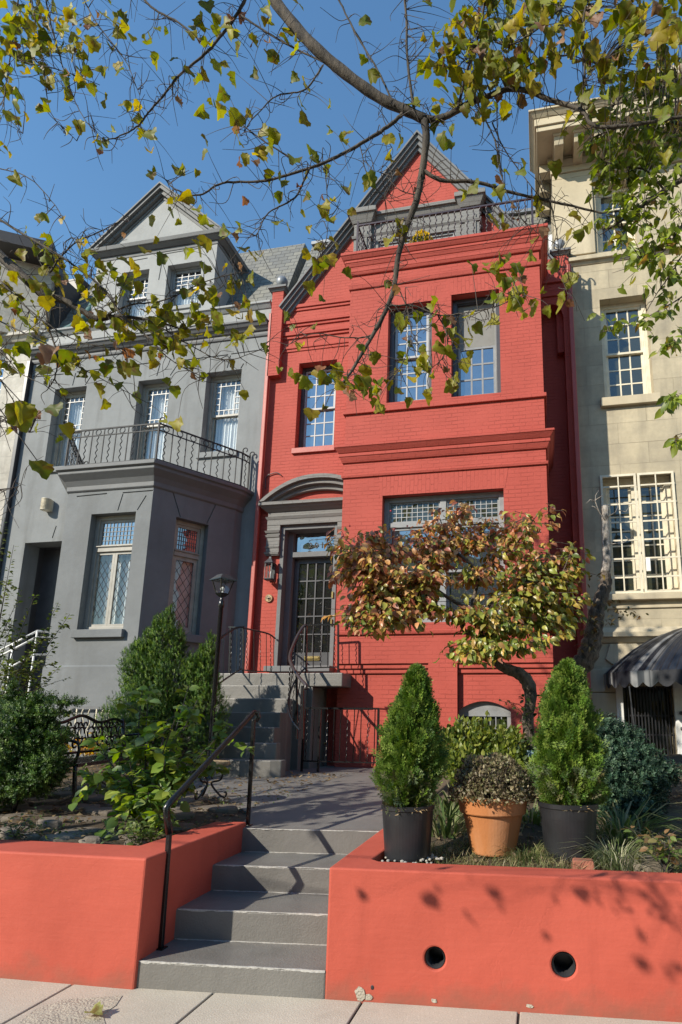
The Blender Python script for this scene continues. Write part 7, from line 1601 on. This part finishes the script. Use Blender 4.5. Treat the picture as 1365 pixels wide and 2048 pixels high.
SHP = np.array(sh); hubp = SHP.mean(0); part('twig', tw, M['twig'], SY, smooth=True); tw = MB(); c_ = bez((-7.7, 0.0, 4.4), (-6.0, -0.4, 4.6), hubp+np.array([0, 0, 0.4]), n=8); tw.tube(c_, list(np.linspace(0.014, 0.005, len(c_))), 6)
ramify(tw, hubp+np.array([0, 0, 0.4]), SHP, 0.005)
part('twig', tw, M['twig'], SY, smooth=True)
LV = np.concatenate([LV, tl_]); LV = LV[(LV-np.array([0, 0, HC]))@RF > 4.15]; LV = np.concatenate([LV, SHP, SH2]); n = len(LV)
d = unit(np.stack([rng.normal(size=n)*0.55, rng.normal(size=n)*0.45, -0.55-0.5*rng.random(n)], 1)); nr = unit(np.stack([rng.normal(size=n)*0.8, -0.55+rng.normal(size=n)*0.6, 0.5+rng.normal(size=n)*0.5], 1))
col = pick(n, (0.17, 0.19, 0.018), (0.25, 0.23, 0.02), (0.10, 0.13, 0.016), (0.36, 0.27, 0.025), w=[0.36, 0.30, 0.22, 0.12]); dry = rng.random(n) < 0.09; col[dry] = pick(int(dry.sum()), (0.22, 0.10, 0.05), (0.30, 0.19, 0.12), (0.15, 0.08, 0.03))
sz_ = 0.075+0.085*rng.random(n); sz_[dry] *= 0.75; k_ = len(SHP)+len(SH2); sz_[-k_:len(sz_)-len(SH2)] *= 0.62; k3 = rng.random(n); curl = k3 < 0.4; tws = k3 > 0.75; flat_ = ~curl & ~tws; T_SYC3 = T_SYC.copy(); T_SYC3[:, 2] += 0.9*T_SYC[:, 0]*T_SYC[:, 1]-0.35*T_SYC[:, 1]**2; T_SYC3[:, 0] *= 0.85
part('foliage', join(scatter(LV[flat_], frames(d[flat_], nr[flat_]), sz_[flat_], T_SYC, F_SYC, col[flat_], 0.15), scatter(LV[tws], frames(d[tws], nr[tws]), sz_[tws], T_SYC3, F_SYC, col[tws], 0.15), scatter(LV[curl], frames(d[curl], nr[curl]), sz_[curl], T_SYC2, F_SYC, col[curl], 0.15)), M['leaf_syc'], SY)

# second street tree at the right edge, with plain pointed leaves
CT = thing('street_tree', 'cherry tree with small pointed leaves reaching in from the right edge', 'tree', (4.9, 4.4, -0.05))
big = MB(); big.tube(bez((4.9, 4.2, -0.3), (4.85, 4.25, 2), (4.6, 4.6, 4.2), (4.1, 5.0, 6.5), n=6), list(np.linspace(0.17, 0.08, 19)), 12); part('trunk', big, M['bark_dog'], CT, smooth=True)
big = MB(); Bs = [limb(big, p, a, b, 0.006) for p, a, b in (
    ([(1700, 260, 5.0), (1480, 300, 5.0), (1400, 340, 5.0), (1330, 380, 5.0), (1260, 430, 5.0), (1200, 470, 5.05)], 0.05, 0.004),
    ([(1480, 300, 5.0), (1390, 260, 4.95), (1320, 240, 4.9), (1240, 255, 4.9), (1185, 275, 4.9)], 0.02, 0.004),
    ([(1420, 330, 5.0), (1370, 440, 5.0), (1330, 500, 5.0), (1290, 530, 5.0)], 0.016, 0.003),
    ([(1420, 560, 5.0), (1370, 590, 5.0), (1320, 620, 5.0), (1260, 650, 5.0), (1200, 665, 5.0)], 0.010, 0.002),
    ([(1700, 230, 5.0), (1430, 180, 4.9), (1370, 160, 4.85), (1290, 190, 4.85), (1230, 210, 4.85)], 0.02, 0.004),
    ([(1420, 420, 5.0), (1360, 520, 5.0), (1300, 610, 5.0), (1290, 640, 5.0)], 0.008, 0.002),
    ([(1430, 660, 4.9), (1380, 675, 4.9), (1330, 690, 4.9)], 0.005, 0.002), ([(1430, 770, 4.9), (1390, 785, 4.9), (1345, 795, 4.9)], 0.005, 0.002), ([(1430, 820, 4.9), (1390, 850, 4.9), (1350, 880, 4.9)], 0.005, 0.002), ([(1330, 380, 5.0), (1290, 340, 4.95), (1230, 330, 4.9), (1180, 310, 4.9)], 0.010, 0.003), ([(1700, 480, 5.0), (1420, 560, 5.0)], 0.03, 0.010), ([(1700, 500, 4.9), (1500, 640, 4.9), (1430, 660, 4.9)], 0.02, 0.005), ([(1500, 640, 4.9), (1430, 770, 4.9)], 0.01, 0.005), ([(1430, 770, 4.9), (1430, 820, 4.9)], 0.006, 0.005))]
part('limb', big, M['bark_dog'], CT, smooth=True)
nodes = np.concatenate([np.array(b) for b in Bs]); tw = MB(); P_ = []; D_ = []
for px, py, sx, sy_, k, Y in ((1200, 285, 25, 30, 12, 4.9), (1240, 320, 40, 45, 30, 4.95), (1290, 300, 45, 45, 34, 4.95), (1330, 350, 40, 55, 36, 5.0), (1260, 390, 40, 40, 26, 5.0), (1230, 440, 30, 35, 14, 5.05), (1290, 450, 45, 40, 26, 5.0), (1340, 470, 30, 40, 18, 5.0), (1260, 500, 40, 18, 14, 5.0), (1310, 230, 45, 35, 20, 4.9), (1345, 200, 30, 40, 14, 4.9), (1240, 235, 35, 30, 10, 4.9), (1320, 570, 40, 35, 14, 5.0), (1345, 620, 25, 20, 8, 5.0), (1270, 640, 30, 14, 10, 5.0), (1215, 650, 18, 12, 5, 5.0), (1340, 690, 18, 10, 6, 4.9), (1350, 795, 16, 12, 8, 4.9), (1355, 885, 10, 10, 5, 4.9), (1225, 545, 12, 25, 3, 5.0), (1300, 150, 50, 40, 22, 4.9), (1240, 170, 30, 30, 12, 4.9), (1340, 270, 25, 40, 16, 5.0), (1330, 520, 35, 30, 12, 5.0), (1215, 370, 30, 30, 14, 5.0), (1190, 300, 18, 30, 8, 4.9)):
    for _ in range(max(2, int(k*1.25))):
        e = U(px+rng.normal()*sx*0.75, py+rng.normal()*sy_*0.75, Y+rng.normal()*0.14); i = np.argmin(((nodes-e)**2).sum(1)); b = nodes[i]; dd = np.linalg.norm(b-e)
        c_ = bez(b, (b+e)/2+np.array([0, 0, 0.06*dd])+rng.normal(size=3)*0.04*dd, e, n=4); tw.tube(c_, list(np.linspace(0.004, 0.0015, len(c_))), 4, cap=False); c_ = np.array(c_)
        for _ in range(rng.integers(2, 5)):
            j = rng.integers(len(c_)//2, len(c_)); P_.append(c_[j]+rng.normal(size=3)*0.015); D_.append(unit(np.array([rng.normal()*0.7-0.2, rng.normal()*0.5, -0.3-0.5*rng.random()])))
part('twig', tw, M['twig'], CT, smooth=True); P_ = np.array(P_); D_ = np.array(D_); n = len(P_)
part('foliage', scatter(P_, frames(D_, unit(np.stack([rng.normal(size=n)*0.7, -0.4+rng.normal(size=n)*0.6, 0.6+rng.normal(size=n)*0.5], 1))), 0.065+0.06*rng.random(n), T_OVAL*np.array([0.9, 1, 1]), F_OVAL, pick(n, (0.17, 0.22, 0.03), (0.25, 0.30, 0.045), (0.11, 0.15, 0.025), (0.28, 0.17, 0.05), w=[0.38, 0.32, 0.24, 0.06]), 0.16), M['leaf'], CT)

# street trees on the far side of the road (seen in the window reflections)
for k, (x, y, h_) in enumerate(((-15, -16, 13.5), (-6.5, -16.5, 14), (2, -16, 12.5), (10.5, -16.5, 14))):
    t = thing('street_tree', ['leafy street tree far left across the road', 'tallest leafy street tree across the road', 'small leafy street tree across the road behind the viewer', 'leafy street tree right across the road'][k], 'tree', (x, y, -0.1))
    part('trunk', MB().tube(bez((x, y, -0.3), (x+0.2, y, h_*0.3), (x-0.1, y, h_*0.6), n=5), list(np.linspace(0.25, 0.12, 11)), 10), M['bark'], t, smooth=True)
    n = 2200; v = unit(rng.normal(size=(n, 3))); pos = np.array([x, y, h_*0.65])+v*(0.35+0.65*rng.random((n, 1))**0.5)*np.array([2.9, 2.6, h_*0.34])*(1+0.15*np.sin(7*v[:, :1]+k)+0.15*np.sin(9*v[:, 2:3]+2*k))
    part('crown', scatter(pos, rand_rot(n, unit(rng.normal(size=(n, 3)))), 0.3+0.3*rng.random(n), T_OVAL, F_OVAL, pick(n, (0.10, 0.14, 0.03), (0.16, 0.17, 0.03), (0.06, 0.09, 0.02))), M['leaf'], t)
# ================================================================== LIGHT, SKY, CAMERA
SUN_AZ, SUN_EL = 41.0, 31.0
sd = np.array([-math.sin(R_(SUN_AZ))*math.cos(R_(SUN_EL)), -math.cos(R_(SUN_AZ))*math.cos(R_(SUN_EL)), math.sin(R_(SUN_EL))])
from mathutils import Vector, Matrix
sl0 = bpy.data.lights.new('sun', 'SUN'); sl0.energy = 5.0; sl0.angle = R_(0.53); sl0.color = (1.0, 0.92, 0.78)
so_ = bpy.data.objects.new('sun', sl0); C.objects.link(so_); so_.rotation_euler = Vector(sd).to_track_quat('Z', 'Y').to_euler()
W = bpy.data.worlds.new('World'); bpy.context.scene.world = W; W.use_nodes = True
nt = W.node_tree; sk = nt.nodes.new('ShaderNodeTexSky'); sk.sky_type = 'NISHITA'; sk.sun_disc = False
sk.sun_elevation = R_(SUN_EL); sk.sun_rotation = math.atan2(sd[0], sd[1]); sk.air_density = 1.6; sk.dust_density = 0.0; sk.ozone_density = 4.0
hs = N(nt, 'ShaderNodeHueSaturation', Saturation=1.14, Value=1.85); L(nt, sk.outputs[0], hs.inputs['Color']); L(nt, hs.outputs[0], nt.nodes['Background'].inputs[0]); nt.nodes['Background'].inputs[1].default_value = 0.075
cam = bpy.data.cameras.new('camera'); co = bpy.data.objects.new('camera', cam); C.objects.link(co)
co.matrix_world = Matrix(((RX[0], RU[0], -RF[0], 0), (RX[1], RU[1], -RF[1], 0), (RX[2], RU[2], -RF[2], HC), (0, 0, 0, 1)))
cam.sensor_fit = 'AUTO'; cam.sensor_width = 36; cam.lens = F/2048*36
cam.shift_x = (682.5-CX)/2048; cam.shift_y = (CY-1024)/2048
cam.clip_start = 0.05; cam.clip_end = 2000
sc = bpy.context.scene; sc.camera = co
sc.view_settings.view_transform = 'Standard'; sc.view_settings.look = 'None'; sc.view_settings.exposure = 0.45; sc.view_settings.gamma = 1.0
try: sc.view_settings.use_curve_mapping = False
except Exception: pass
